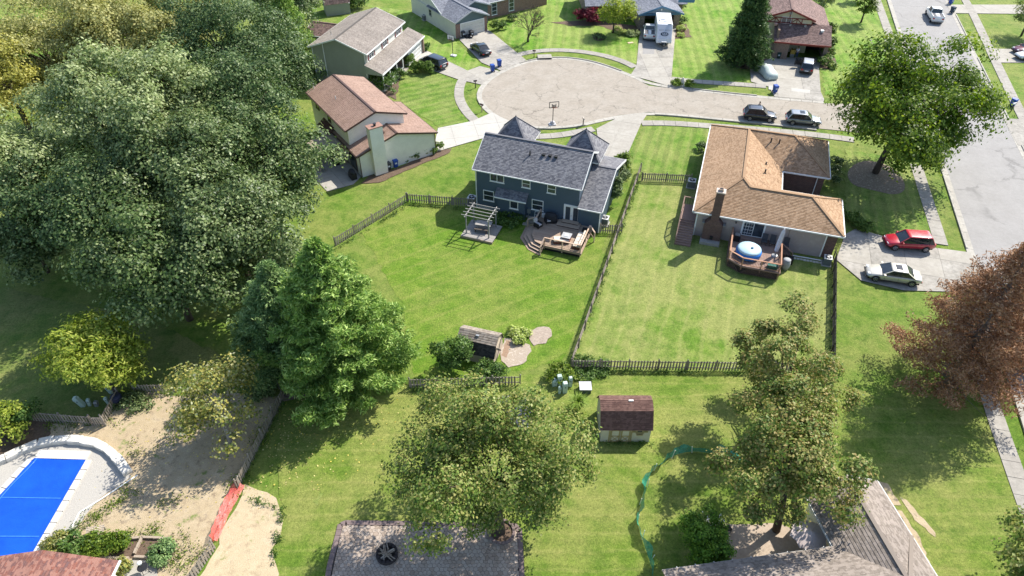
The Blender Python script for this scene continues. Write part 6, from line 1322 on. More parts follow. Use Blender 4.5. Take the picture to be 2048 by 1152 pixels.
bin_((-2.93, 100.07)+(.1,), R(200), 'blue bin on the apron of the cul de sac, nearer the dark van', BINB, BG); bin_((-1.94, 101.87)+(.1,), R(200), 'blue bin on the apron of the cul de sac, nearer the black sedan', BINB, BG)
bin_((37.40, 92.97)+(.1,), R(10), 'blue bin on the verge at the double drive', BINB, BG); bin_((-14.81, 72.19), R(34), 'dark bin beside the boxed chimney of the cream house', BIND, BG); bin_((-14.06, 72.87), R(34), 'blue bin beside the dark one at the cream house wall', BINB, BG)
bin_((41.39, 105.05), R(-13), 'dark green bin at the brick wall of the half timbered house', BING, BG); bin_((77.73, 124.61)+(.1,), R(20), 'dark bin beside the parked white pickup on the street', mat('slate bin plastic', (.04, .06, .09)), BG); bin_((79.64, 129.18)+(.1,), R(20), 'blue bin at the top of the street beyond the white pickup', BINB, BG)
bin_((69.05, 88.93), R(30), 'blue bin by the mailbox across the street', BINB, BG); bin_((-8.08, 113.56), R(34), 'black bin at the left end of the cream garage door', BIND, BG); bin_((-6.69, 113.78), R(34), 'black bin nearer the middle of the cream garage door', BIND, BG)
e = empty('bag_pile', (-7.41, 113.35), 0, 'black rubbish bags heaped before the cream garage door', 'bags')
for k, (x, y, r) in enumerate(((0, 0, .42), (.6, -.2, .36), (.3, .35, .4))): MB().lathe([(r*.7, 0), (r, r*.5), (r*.7, r), (r*.15, r*1.35)], 9, (x, y, 0)).build('bag', mat('black plastic film', (.014, .014, .016), None, 5, .25), e, True)

# ------------------------------------------------------------------ mailboxes, hoops, street things
def mailbox(p, a, lab, mp, mbx):
    e = empty('mailbox', p, a, lab, 'mailbox', 'mailboxes'); MB().box(-.05, .05, -.05, .05, 0, 1.0).build('post', mp, e)
    mb = MB(); mb.loft([[(x, y, z) for y, z in ((-.09, 1.0), (.09, 1.0), (.09, 1.12), (.06, 1.19), (-.06, 1.19), (-.09, 1.12))] for x in (-.25, .25)]); mb.build('box', mbx, e); MB().box(.05, .2, -.11, -.09, 1.1, 1.2).build('flag', RED_T, e); return e
mailbox((-5.27, 94.59), R(20), 'black mailbox on the strip by the left of the cul de sac', BLACK, BLACK); mailbox((-4.09, 87.15), R(-40), 'black mailbox on a leaning timber post by the white drive', DECK_B, BLACK); mailbox((3.43, 105.44), R(0), 'black mailbox on the grass by the storm drain', BLACK, BLACK)
mailbox((9.36, 83.18), R(-80), 'pale topped mailbox on a dark post by the hoop', BARK, mat('cream metal', (.5, .45, .38))); mailbox((68.11, 87.44), R(15), 'white topped mailbox beside the blue bin across the street', BLACK, WHITE)
for p, lab, mb_ in (((5.35, 83.31), 'portable basketball hoop with see through backboard on the cul de sac', None), ((-9.23, 105.82), 'white backboard basketball hoop on the lawn by the dark van', WHITE)):
    e = empty('basketball_hoop', p, R(12) if mb_ is None else R(-30), lab, 'basketball hoop', 'basketball hoops')
    MB().tube([(0, 0, .1), (0, 0, 2.5), (0, -.3, 3.05)], .05, 8).build('pole', BLACK, e); q = MB()
    for a, b in (((-.62, 2.75), (.62, 2.75)), ((-.62, 3.5), (.62, 3.5)), ((-.62, 2.75), (-.62, 3.5)), ((.62, 2.75), (.62, 3.5)), ((-.25, 2.85), (-.25, 3.25)), ((.25, 2.85), (.25, 3.25)), ((-.25, 3.05), (.25, 3.05)), ((-.25, 2.85), (.25, 2.85))): q.bar((a[0], -.35, a[1]), (b[0], -.35, b[1]), .07 if mb_ is None else .05)
    q.build('backboard_frame', BLACK, e)
    if mb_: MB().box(-.6, .6, -.345, -.32, 2.77, 3.48).build('backboard', mb_, e)
    q = MB(); q.tube([(.23*math.cos(k*.524), -.65+.23*math.sin(k*.524), 2.85) for k in range(13)], .014, 5); q.build('rim', mat('orange rim', (.5, .1, .03)), e)
    MB().box(-.45, .45, -.2, .5, 0, .22).build('base', mat('pale plastic base', (.6, .6, .6), (.45, .45, .46), 4, .6), e, bevel=.06)
    if mb_ is None: MB().lathe([(.3, .22), (.34, .4), (.15, .55)], 9, (.05, .2, 0)).build('ballast_bag', mat('white sandbag', (.6, .58, .58), (.35, .33, .34), 6), e, True)
e = empty('storm_drain', (5.12, 104.67), R(4), 'concrete storm drain inlet at the head of the cul de sac', 'drain'); MB().box(-1.1, 1.1, -.1, 1.3, .1, .3).build('hood', CONC, e, bevel=.03); MB().box(-.9, .9, -.13, -.1, .1, .24).build('opening', DARK, e); MB().lathe([(.35, .3), (.35, .315)], 14, (0, .6, 0)).build('lid', CONCD, e)
e = empty('boulder_post', (24.61, 95.09), 0, 'upright rough stone between two grass tufts by the kerb', 'stone'); mb = MB(); mb.loft([[(r*math.cos(k*1.05+.2)*s, r*math.sin(k*1.05+.2), z) for k in range(6)] for r, z, s in ((.38, 0, 1), (.34, .5, .9), (.26, 1.0, .8), (.1, 1.35, .7))]); mb.build('stone', STONE, e)
for k, (p, lab) in enumerate((((23.78, 95.25), 'tufty grass clump left of the upright stone'), ((25.63, 95.09), 'tufty grass clump right of the upright stone'))): bush(lab, p, .8, 1.1, L_MAPLE, 900, .2, 230+k, 'tufts at the upright stone', sp=.16)

# ------------------------------------------------------------------ utility boxes
UG = mat('pale green enamel', (.45, .55, .47), (.38, .48, .41), 3, .5)
def pedestal(p, h, w_, lab, tilt=0, m=UG):
    h *= 1.15; w_ *= 1.15; e = empty('utility_pedestal', p, R(8), lab, 'utility box', 'utility boxes'); e.rotation_euler = (0, tilt, R(8))
    MB().box(-w_/2, w_/2, -w_/2, w_/2, 0, h*.8).build('body', m, e, bevel=.02); mb = MB(); mb.solid([(-w_/2-.02, -w_/2-.02, h*.8), (w_/2+.02, -w_/2-.02, h*.8), (w_/2+.02, w_/2+.02, h*.8), (-w_/2-.02, w_/2+.02, h*.8)], [(-w_/2+.03, -w_/2+.03, h), (w_/2-.03, -w_/2+.03, h), (w_/2-.03, w_/2-.03, h), (-w_/2+.03, w_/2-.03, h)]); mb.build('cap', m, e); MB().box(-.04, .04, -w_/2-.012, -w_/2, h*.6, h*.7).build('plate', mat('dark label', (.06, .08, .1)), e); return e
pedestal((4.04, 38.38), 1.0, .34, 'tallest pale green utility box, leaning, by the fence corner', -.12); pedestal((4.32, 37.57), 1.0, .34, 'pale green utility box nearest the ornamental grass', .02); pedestal((4.82, 38.21), .95, .26, 'slim pale green utility box nearest the grey cabinet'); pedestal((3.91, 37.46), .65, .2, 'shortest round pale green utility post', 0); pedestal((3.53, 38.32), .6, .36, 'low pale utility box under the maple edge')
pedestal((-34.55, 36.10), 1.0, .3, 'leaning pale utility box on the shaded left lawn', -.3); pedestal((-34.09, 36.15), .7, .2, 'small grey utility post right of the leaning one', .1); pedestal((-33.50, 36.10), .5, .24, 'dark capped utility post on the shaded left lawn', .1, GREYM); pedestal((-32.71, 36.41), .6, .2, 'pale utility post against the left picket fence', -.1)
pedestal((-32.88, 37.46), .9, .24, 'pale utility box behind the left picket corner', -.2)
e = empty('utility_cabinet', (6.02, 37.73), R(0), 'low grey utility cabinet with a flat lid near the plum roofed shed', 'utility box'); MB().box(-.45, .45, -.4, .4, 0, .5).build('body', mat('dark green enamel', (.05, .08, .06)), e); MB().box(-.5, .5, -.46, .46, .5, .6).build('lid', mat('pale grey lid', (.5, .5, .5), (.42, .42, .43)), e)

# ------------------------------------------------------------------ stone patio with fire pit (bottom centre)
PT = [(-11.70, 25.88), (0.28, 25.69), (0.69, 25.20), (0.77, 23.38), (0.84, 21.33), (-12.16, 21.33), (-12.21, 22.68), (-12.07, 24.90), (-12.06, 25.58)]
e = empty('stone_patio', kind='structure'); sheet('bedding', PT, .066, mat('dark joint sand', (.05, .045, .04), None, 6, .95), None, e)
PAVE = None
def pavemat():
    m, t, p, ns, ls = nodes('mottled pavers'); g = ns.new('ShaderNodeNewGeometry'); tc = ns.new('ShaderNodeTexCoord'); n = noise(ns, ls, tc.outputs['Object'], 1.0, 5)
    ad = ns.new('ShaderNodeMath'); ad.operation = 'MULTIPLY_ADD'; ls.new(g.outputs['Random Per Island'], ad.inputs[0]); ad.inputs[1].default_value = .6; ls.new(n.outputs[0], ad.inputs[2])
    r = ramp(ns, ls, ad.outputs[0], [(.3, (.25, .19, .145)), (.65, (.32, .25, .195)), (1.0, (.39, .32, .26))]); ls.new(r.outputs[0], p.inputs['Base Color']); p.inputs['Roughness'].default_value = .9; return m
PAVE = pavemat(); rr = random.Random(4); mb = MB(); inner = ccw(PT); S = .27
x0, x1, y0, y1 = min(p[0] for p in PT), max(p[0] for p in PT), min(p[1] for p in PT), max(p[1] for p in PT)
cell = {}
ci = 0
hexr = S*.62; iy = 0; y = y0
offv = {}
def jv(a, b):
    k = (round(a, 2), round(b, 2))
    if k not in offv: offv[k] = (a+rr.uniform(-.06, .06), b+rr.uniform(-.06, .06))
    return offv[k]
while y < y1+.4:
    x = x0-(S*.54 if iy % 2 else 0)
    while x < x1+.4:
        q = [jv(x+hexr*math.sin(k*math.pi/3), y+hexr*math.cos(k*math.pi/3)) for k in range(6)]; c = (sum(p[0] for p in q)/6, sum(p[1] for p in q)/6)
        q = [(c[0]+(p[0]-c[0])*.93, c[1]+(p[1]-c[1])*.93) for p in q]
        for i in range(len(inner)):
            a, b = inner[i], inner[(i+1) % len(inner)]; nx, ny = b[1]-a[1], -(b[0]-a[0]); l = math.hypot(nx, ny); nx /= l; ny /= l
            q = clip_half(q, nx, ny, nx*a[0]+ny*a[1]-.36)
            if len(q) < 3: break
        if len(q) >= 3 and abs(area(q)) > .01: mb.prism(q, .068, .10+rr.uniform(0, .012))
        x += hexr*math.sqrt(3)
    y += hexr*1.5; iy += 1
tag(mb.build('paver_field', PAVE, e), kind='stuff')
bo = resample(inner+[inner[0]], .42)
EDGE = mat('plum edging paver', (.2, .15, .14), (.14, .105, .1), 3, .9, .4, 20)
for i in range(len(bo)-1):
    a, b = bo[i], bo[i+1]; dx, dy = b[0]-a[0], b[1]-a[1]; l = math.hypot(dx, dy)
    if l < .1: continue
    nx, ny = -dy/l*.34, dx/l*.34; g_ = .02
    MB().prism([(a[0]+dx*g_, a[1]+dy*g_), (b[0]-dx*g_, b[1]-dy*g_), (b[0]-dx*g_+nx, b[1]-dy*g_+ny), (a[0]+dx*g_+nx, a[1]+dy*g_+ny)], .066, .13).build('edging_paver', EDGE, e)
bo = resample([inner[k] for k in range(len(inner))], .62)
f = empty('fire_pit', (-8.32, 23.31)+(.11,), 0, 'round dark fire pit heaped with split logs on the stone patio', 'fire pit')
rs = random.Random(3)
for k in range(14):
    a = k*2*math.pi/14; MB().box(-.16, .16, -.1, .1, 0, .3).build('ring_block', mat('charred block', (.045, .035, .035), (.025, .02, .02), 6, .95, .5), f, loc=(.62*math.cos(a), .62*math.sin(a), 0), rot=(0, 0, a+math.pi/2))
MB().lathe([(.55, .02), (.52, .06)], 14).build('ash', mat('ash', (.04, .035, .033)), f)
for k in range(13):
    a = rs.uniform(0, 6.28); b = a+math.pi+rs.uniform(-.9, .9); r0 = rs.uniform(.3, .75); r1 = rs.uniform(.1, .6); z0 = .12+k*.02
    MB().tube([(r0*math.cos(a), r0*math.sin(a), z0), (r1*math.cos(b), r1*math.sin(b), z0+rs.uniform(.12, .5))], [rs.uniform(.025, .06), rs.uniform(.02, .05)], 6).build('log', woodmat('split firewood', (.17, .13, .1), (.42, .36, .3)), f)
tr_ = empty('tree_ring', (-0.72, 24.98), 0, 'ring of dark edging pavers round the foot of the rusty maple', 'planter')
for k in range(18):
    a = k*2*math.pi/18; MB().box(-.15, .15, -.09, .09, .05, .26).build('ring_block', EDGE, tr_, loc=(.85*math.cos(a), .85*math.sin(a), 0), rot=(0, 0, a+math.pi/2))
MB().lathe([(.78, .05), (.78, .15)], 18).build('soil', MULCH, tr_)
tp = empty('trampoline', (-0.16, 34.58), 0, 'dark trampoline glimpsed through the crown of the rusty maple', 'trampoline')
MB().lathe([(1.7, .78), (1.7, .8)], 24).build('mat', mat('black blue mat', (.02, .022, .04), None, 3, .7), tp); q = MB(); q.tube([(1.85*math.cos(k*.2618), 1.85*math.sin(k*.2618), .8) for k in range(25)], .05, 6); q.build('frame', GREYM, tp); MB().lathe([(1.72, .79), (1.98, .81), (1.98, .84), (1.72, .83)], 24).build('pad', mat('slate blue pad', (.03, .035, .05)), tp)
for k in range(6): a = k*1.047; MB().tube([(1.85*math.cos(a), 1.85*math.sin(a), 0), (1.85*math.cos(a), 1.85*math.sin(a), .8)], .04, 6).build('leg', GREYM, tp)

# ------------------------------------------------------------------ pool with blue cover, gravel surround and stone block ring
e = empty('swimming_pool', (0, 0, 0), 0, 'rectangular swimming pool under a bright blue cover with white coping', 'pool')
gx = sheet('gravel', jitter([(-39.94, 29.61), (-38.31, 30.66), (-37.59, 31.19), (-36.68, 32.06), (-35.84, 32.43), (-32.42, 32.33), (-30.36, 31.46), (-28.64, 30.09), (-27.99, 29.40), (-29.54, 27.53), (-30.07, 25.13), (-30.15, 23.74), (-31.74, 23.03), (-35.26, 21.66)], .5, .06), .078, GRAVEL)
PA, PB, PC, PD = (-35.85, 30.97), (-31.88, 30.83), (-32.04, 23.10), (-37.94, 23.10)
pool = [PA, PB, PC, PD]; co = MB(); W_ = .5
def off2(p, q, d): l = math.hypot(q[0]-p[0], q[1]-p[1]); return (-(q[1]-p[1])/l*d, (q[0]-p[0])/l*d)
COP = mat('white coping stone', (.55, .53, .49), (.49, .47, .44), 3, .8, .3)
for (p, q), nseg, wd_ in (((PA, PB), 5, .75), ((PB, PC), 9, .42), ((PD, PA), 9, .42)):
    o = off2(p, q, wd_)
    for k in range(nseg):
        t0, t1 = k/nseg+.004, (k+1)/nseg-.004; a = (p[0]+(q[0]-p[0])*t0, p[1]+(q[1]-p[1])*t0); b = (p[0]+(q[0]-p[0])*t1, p[1]+(q[1]-p[1])*t1)
        MB().prism([a, b, (b[0]+o[0], b[1]+o[1]), (a[0]+o[0], a[1]+o[1])], .05, .2).build('coping_stone', COP, e)
def covermat():
    m, t, p, ns, ls = nodes('blue pool cover'); tc = ns.new('ShaderNodeTexCoord'); n = noise(ns, ls, tc.outputs['Object'], .5, 3)
    r = ramp(ns, ls, n.outputs[0], [(.3, (.004, .06, .42)), (.7, (.006, .085, .52))]); ls.new(r.outputs[0], p.inputs['Base Color']); p.inputs['Roughness'].default_value = .32
    w1 = ns.new('ShaderNodeTexVoronoi'); w1.inputs['Scale'].default_value = 18; ls.new(tc.outputs['Object'], w1.inputs['Vector']); b1 = bumpn(ns, ls, w1.outputs[0], .25, .01)
    n2 = noise(ns, ls, tc.outputs['Object'], 1.1, 5, .7); ls.new(bumpn(ns, ls, n2.outputs[0], .35, .12, b1), p.inputs['Normal']); return m
nx_, ny_ = 28, 44; mb = MB(); rs = np.random.RandomState(8); gp = []
for j in range(ny_+1):
    row = []
    for i in range(nx_+1):
        s, t = i/nx_, j/ny_; ed = min(s, 1-s, t)
        x = (PA[0]*(1-s)+PB[0]*s)*(1-t)+(PD[0]*(1-s)+PC[0]*s)*t; y = (PA[1]*(1-s)+PB[1]*s)*(1-t)+(PD[1]*(1-s)+PC[1]*s)*t
        z = .16-.05*min(1, ed*10)+.018*math.sin(s*9+t*13)*math.exp(-ed*14)+.012*math.exp(-s*16)*math.sin(t*38+3*math.sin(t*9))*2+.01*math.exp(-t*22)*math.sin(s*30)
        row.append((x, y, z))
    gp.append(row)
for j in range(ny_):
    for i in range(nx_): mb.face([gp[j][i], gp[j+1][i], gp[j+1][i+1], gp[j][i+1]])
mb.build('cover', covermat(), e, True)
q = MB(); q.tube([(p[0]*.0+PA[0]+.25*math.sin(k)*.15+(PD[0]-PA[0])*k/16+.22, PA[1]+(PD[1]-PA[1])*k/16, .16) for k, p in enumerate([(0, 0)]*14)], .035, 6); q.build('cover_fold', MATS.get('blue fold') or mat('blue fold', (.03, .14, .6), (.05, .2, .7), 4, .3), e, True)
for t in (.42, .8):
    a_ = (PA[0]+(PD[0]-PA[0])*t, PA[1]+(PD[1]-PA[1])*t, .125); b_ = (PB[0]+(PC[0]-PB[0])*t, PB[1]+(PC[1]-PB[1])*t, .125); MB().bar(a_, b_, .07, .03).build('cover_seam', MATS.get('blue fold') or mat('blue fold', (.03, .14, .6), (.05, .2, .7), 4, .3), e)
arc = [(-39.76, 29.61), (-38.29, 30.61), (-37.57, 31.15), (-36.66, 32.01), (-35.79, 32.47), (-34.40, 32.61), (-33.22, 32.57), (-32.39, 32.43), (-31.38, 32.15), (-30.40, 31.55), (-29.54, 30.88), (-28.75, 30.17), (-28.01, 29.36)]
bl = resample(smooth_poly(arc, 1, False), 1.12); rb2 = random.Random(12)
wl = empty('retaining_wall', (0, 0, 0), 0, 'curved wall of large pale stone blocks round the pool end', 'wall')
for i in range(len(bl)-1):
    a, b = bl[i], bl[i+1]; dx, dy = b[0]-a[0], b[1]-a[1]; l = math.hypot(dx, dy)
    if l < .5: continue
    h = .42+rb2.uniform(-.04, .05); w2 = .32+rb2.uniform(-.03, .04); mb = MB(); rgs = []
    for z, s in ((0, 1.0), (h*.5, 1.03), (h*.92, .98), (h, .9)):
        rgs.append([(x*s+rb2.uniform(-.025, .025), yy*s+rb2.uniform(-.025, .025), z+rb2.uniform(-.012, .012)) for x, yy in ((-l*.49, -w2), (-l*.16, -w2*1.06), (l*.2, -w2*1.02), (l*.49, -w2), (l*.49, w2), (l*.15, w2*1.05), (-l*.2, w2*1.03), (-l*.49, w2))])
    mb.loft(rgs); mb.build('stone_block', STONE, wl, loc=((a[0]+b[0])/2, (a[1]+b[1])/2, .03), rot=(0, 0, math.atan2(dy, dx)+rb2.uniform(-.04, .04)))
pp = [p+(.12,) for p in [(-27.53, 29.53), (-28.12, 28.85), (-29.27, 27.57), (-30.36, 26.46), (-30.36, 25.58), (-30.32, 24.72)]]
e = empty('white_pipe', (0, 0, 0), 0, 'white pipe laid along the edge of the pool gravel', 'pipe'); MB().tube(pp, .055, 8).build('pipe', WHITE, e, True)
b = empty('slatted_bench', (-28.43, 24.75), R(12), 'weathered slatted bench tipped among the garden shrubs', 'bench')
for k in range(8): MB().bar((-.55, -.3+k*.1, .25+k*.04), (.6, -.3+k*.1, .25+k*.04), .075, .03).build('slat', woodmat('bleached slats', (.34, .28, .22), (.48, .41, .33)), b)
for x in (-.5, .52): MB().bar((x, -.35, .2), (x, .45, .52), .06).build('frame', DECK_G, b); MB().box(x-.03, x+.03, -.3, -.24, 0, .25).build('leg', DECK_G, b); MB().box(x-.03, x+.03, .36, .42, 0, .48).build('leg', DECK_G, b)
GB = empty('raised_bed', (0, 0, 0), 0, 'raised garden beds edged with rough stones by the pool house', 'planter')
def edge_stones(E, pts, m, l=.4, w_=.16, h=.2):
    c = resample(pts, l); r = random.Random(5)
    for a, b_ in zip(c, c[1:]):
        ll = math.hypot(b_[0]-a[0], b_[1]-a[1])
        if ll < .15: continue
        MB().box(-ll*.48, ll*.48, -w_/2, w_/2, 0, h+r.uniform(-.03, .03)).build('edging_stone', m, E, loc=((a[0]+b_[0])/2, (a[1]+b_[1])/2, .05), rot=(0, 0, math.atan2(b_[1]-a[1], b_[0]-a[0])+r.uniform(-.06, .06)))
EST = mat('rough tan edging stone', (.4, .33, .25), (.28, .22, .17), 4, .95, .6)
edge_stones(GB, [(-25.17, 24.57), (-23.12, 24.46)], EST); edge_stones(GB, [(-25.14, 23.17), (-23.78, 23.10)], EST); edge_stones(GB, [(-25.17, 24.57), (-25.24, 23.24)], EST); edge_stones(GB, [(-26.15, 24.46), (-25.22, 24.53)], EST); edge_stones(GB, [(-27.45, 23.10), (-25.23, 23.06)], EST)
sheet('soil', [(-25.16, 24.53), (-23.11, 24.42), (-22.81, 23.17), (-25.16, 23.20)], .09, MULCH, None, GB); sheet('soil', jitter([(-28.49, 23.92), (-25.20, 24.46), (-25.20, 23.13), (-27.80, 23.13)], .4, .05), .084, MULCH, None, GB)
slabs('path', [(-26.12, 22.96), (-23.66, 22.96), (-22.84, 21.33), (-25.94, 21.33)], R(2), 1.5, 1.6, .1, CONC, seed=41)
e = empty('garden_table', (-24.01, 22.17), 0, 'small black wire table with a white pot on the path', 'table'); MB().lathe([(.32, .68), (.34, .7), (.32, .72)], 14).build('top', BLACK, e)
for k in range(4): a = k*1.57; MB().tube([(.28*math.cos(a), .28*math.sin(a), 0), (.2*math.cos(a), .2*math.sin(a), .68)], .018, 5).build('leg', BLACK, e)
e = empty('flower_pot', (-24.21, 22.34)+(.72,), 0, 'white pot standing on the small wire table', 'pot'); MB().lathe([(.1, 0), (.15, .2), (.14, .24)], 12).build('pot', WHITE, e, True); MB().lathe([(.12, .2), (.12, .22)], 12).build('soil', MULCH, e)
e = empty('flower_pot', (-24.13, 23.38)+(.1,), 0, 'white globe lying in the raised garden bed', 'pot'); MB().lathe([(.06, 0), (.16, .1), (.18, .2), (.14, .3), (.04, .36)], 12).build('globe', WHITE, e, True); MB().lathe([(.08, 0), (.08, .03)], 10).build('foot', WHITE, e)
e = empty('brush_pile', (-17.43, 37.09), .3, 'heap of old boards and brush under the large pine', 'timber'); rs = random.Random(6)
for k in range(14): x, y = rs.uniform(-.9, .9), rs.uniform(-.5, .5); MB().bar((x-.7, y+rs.uniform(-.2, .2), .1+k*.02), (x+.7, y+rs.uniform(-.2, .2), .1+k*.025), .12, .03).build('board', woodmat('old red brown board', (.12, .08, .07), (.3, .22, .19)), e)
e = empty('black_bin', (-31.86, 36.41), 0, 'dark blue compost bin at the bend of the left picket fence', 'bin'); MB().lathe([(.4, 0), (.42, .5), (.38, .8)], 12).build('body', mat('navy plastic', (.03, .035, .07)), e, True); MB().lathe([(.44, .8), (.4, .88)], 12).build('lid', mat('navy plastic', (.03, .035, .07)), e, True)

# ------------------------------------------------------------------ plastic nettings
def netting(E, pts, hs, m, seed, name='net', lean=None, seg=.22, nz=5):
    r = random.Random(seed); c = resample(pts, seg); O = offset(c, 1.0); mb = MB(); g = []
    for i, p in enumerate(c):
        t = i/(len(c)-1); h = hs(t); ox, oy = O[i][0]-p[0], O[i][1]-p[1]; row = []
        for k in range(nz+1):
            s = k/nz; d = lean(t, s)+.05*math.sin(i*1.7+k)*s+r.uniform(-.02, .02); row.append((p[0]+ox*d, p[1]+oy*d, .08+h*s+.03*math.sin(i*.9)*s))
        g.append(row)
    for i in range(len(c)-1):
        for k in range(nz): mb.face([g[i][k], g[i+1][k], g[i+1][k+1], g[i][k+1]])
    return mb.build(name, m, E, True)
def netmat(name, c, alpha, scale):
    m, t, p, ns, ls = nodes(name); tc = ns.new('ShaderNodeTexCoord'); n = noise(ns, ls, tc.outputs['Object'], 2.5, 4); r = ramp(ns, ls, n.outputs[0], [(.3, tuple(x*.75 for x in c)), (.7, tuple(min(1, x*1.2) for x in c))]); ls.new(r.outputs[0], p.inputs['Base Color']); p.inputs['Roughness'].default_value = .5
    v = ns.new('ShaderNodeTexVoronoi'); v.feature = 'DISTANCE_TO_EDGE'; v.inputs['Scale'].default_value = scale; ls.new(tc.outputs['Object'], v.inputs['Vector']); rr_ = ramp(ns, ls, v.outputs[0], [(.0, (1, 1, 1)), (.25, (alpha,)*3)])
    ls.new(rr_.outputs[0], p.inputs['Alpha']); MATS[name] = m; return m
e = empty('red_netting', (0, 0, 0), 0, 'slumped red plastic safety netting bridging the gap in the picket fence', 'netting')
netting(e, [(-19.75, 28.85), (-19.95, 28.06), (-20.14, 27.05), (-20.19, 25.96), (-20.25, 24.98), (-20.28, 24.10)], lambda t: .8-.55*math.sin(t*3.14), netmat('red plastic net', (.6, .10, .085), .22, 16), 3, lean=lambda t, s: -(.1+.3*math.sin(t*3.14))*s+.05, nz=6)
netting(e, [(-19.51, 28.68), (-19.72, 27.53), (-19.96, 26.35), (-20.02, 25.20), (-20.13, 24.17)], lambda t: .22, MATS['red plastic net'], 4, lean=lambda t, s: .12-.28*s)
for p in [(-19.76, 28.76), (-20.15, 24.02)]: MB().tube([(p[0], p[1], 0), (p[0], p[1], 1.2)], .025, 6).build('stake', GREYM, e)
e = empty('green_netting', (0, 0, 0), 0, 'curving green plastic netting fence with white stakes on the lower lawn', 'netting')
gp_ = [(15.43, 31.42), (13.67, 31.69), (12.12, 31.28), (10.54, 30.13), (9.82, 28.97), (9.25, 27.53), (8.75, 25.96), (8.84, 24.64), (8.90, 24.10), (9.16, 22.85), (9.24, 21.66)]
netting(e, smooth_poly(gp_, 1, False), lambda t: .75-.12*math.sin(t*40)**2, netmat('green plastic net', (.02, .26, .17), .55, 12), 5, lean=lambda t, s: .25*s*math.sin(t*23)+.1*math.sin(t*60)*s)
netting(e, [(15.43, 31.42), (16.23, 31.10), (17.07, 30.70)], lambda t: .5*(1-t)+.1, netmat('green plastic net', (.02, .26, .17), .55, 12), 6, lean=lambda t, s: .5*s)
rs = random.Random(2)
for p in [(15.40, 31.28), (13.64, 31.55), (12.00, 31.01), (10.52, 29.96), (9.79, 28.56), (9.05, 27.13), (8.76, 25.81), (8.85, 24.46), (9.16, 22.85)]: a = rs.uniform(-.25, .25); MB().tube([(p[0], p[1], 0), (p[0]+a*.8, p[1]+rs.uniform(-.15, .15), 1.0)], .022, 6).build('stake', WHITE, e)

# ------------------------------------------------------------------ near right house patio
sheet('patio', jitter([(13.03, 25.58), (18.60, 25.65), (20.52, 24.64), (21.55, 23.38), (20.69, 21.66), (12.20, 21.49)], .6, .05), .07, mat('tan patio gravel', (.42, .34, .26), (.33, .26, .2), 6, .95, .6, 25))
um = empty('parasol', (19.51, 23.81), 0, 'pinkish white patio parasol under the ash brown roof edge', 'umbrella')
MB().tube([(0, 0, 0), (0, 0, 2.3)], .03, 8).build('pole', GREYM, um); mb = MB(); n = 8; rg = [(1.25*math.cos(k*2*math.pi/n), 1.25*math.sin(k*2*math.pi/n), 1.75) for k in range(n)]
for k in range(n):
    a, b_ = rg[k], rg[(k+1) % n]; mid = ((a[0]+b_[0])*.46, (a[1]+b_[1])*.46, 1.82); mb.face([a, mid, (0, 0, 2.3)]).face([mid, b_, (0, 0, 2.3)])
mb.build('canopy', mat('pink white canvas', (.62, .53, .5), (.55, .46, .44), 2, .85), um)
gc = empty('covered_grill', (13.99, 23.10), R(70), 'black shiny covered grill against the arborvitae', 'grill'); MB().box(-.5, .5, -.35, .35, 0, .8).build('cart', BLACK, gc); MB().lathe([(.58, .75), (.56, 1.05), (.3, 1.22)], 12, sx=1, sy=.7).build('cover', mat('black vinyl', (.02, .02, .024), None, 4, .3), gc, True)
gc = empty('covered_grill', (13.83, 24.17), R(60), 'dark covered cart beyond the shiny black grill', 'grill'); MB().box(-.4, .4, -.35, .35, 0, .7).build('cart', BLACK, gc); MB().box(-.44, .44, -.39, .39, .7, .95).build('cover', mat('slate cloth', (.04, .045, .06)), gc, bevel=.08)
e = empty('flower_pot', (13.83, 25.28), 0, 'pot of white flowers beside the arborvitae', 'pot'); MB().lathe([(.2, 0), (.28, .35), (.27, .4)], 12).build('pot', mat('terracotta', (.5, .3, .24)), e, True)
rs_ = np.random.RandomState(4); cc = rs_.normal(size=(160, 3))*np.array([.3, .3, .16])+np.array([0, 0, .62]); cards('flowers', cc, rs_.normal(size=(160, 3))*.5+np.array([0, 0, 1]), .14, .8, leafmat('white petals', [(.6, .58, .56), (.75, .73, .72)], .2, 1, .1), e, rs_)
e = empty('flower_pot', (14.14, 24.98), 0, 'terracotta pot next to the white flowers', 'pot'); MB().lathe([(.16, 0), (.24, .3), (.23, .34)], 12).build('pot', mat('terracotta', (.5, .3, .24)), e, True); MB().lathe([(.2, .3), (.2, .32)], 12).build('soil', MULCH, e)
e = empty('garden_door', (20.79, 25.77), a1, 'open white door with small panes under the ash brown roof', 'door'); MB().box(-.02, .03, -.9, 0, .1, 2.1).build('leaf', WHITE, e)
for k in range(2):
    for j in range(3): MB().box(-.03, -.02, -.78+k*.36, -.5+k*.36, 1.15+j*.27, 1.36+j*.27).build('pane', GLASS, e)
e = empty('wooden_chest', (14.83, 25.13), .2, 'small dark stool on the shaded gravel patio', 'stool'); MB().box(-.2, .2, -.2, .2, .3, .36).build('seat', BLACK, e)
for x in (-.18, .14):
    for y in (-.18, .14): MB().box(x, x+.04, y, y+.04, 0, .3).build('leg', BLACK, e)

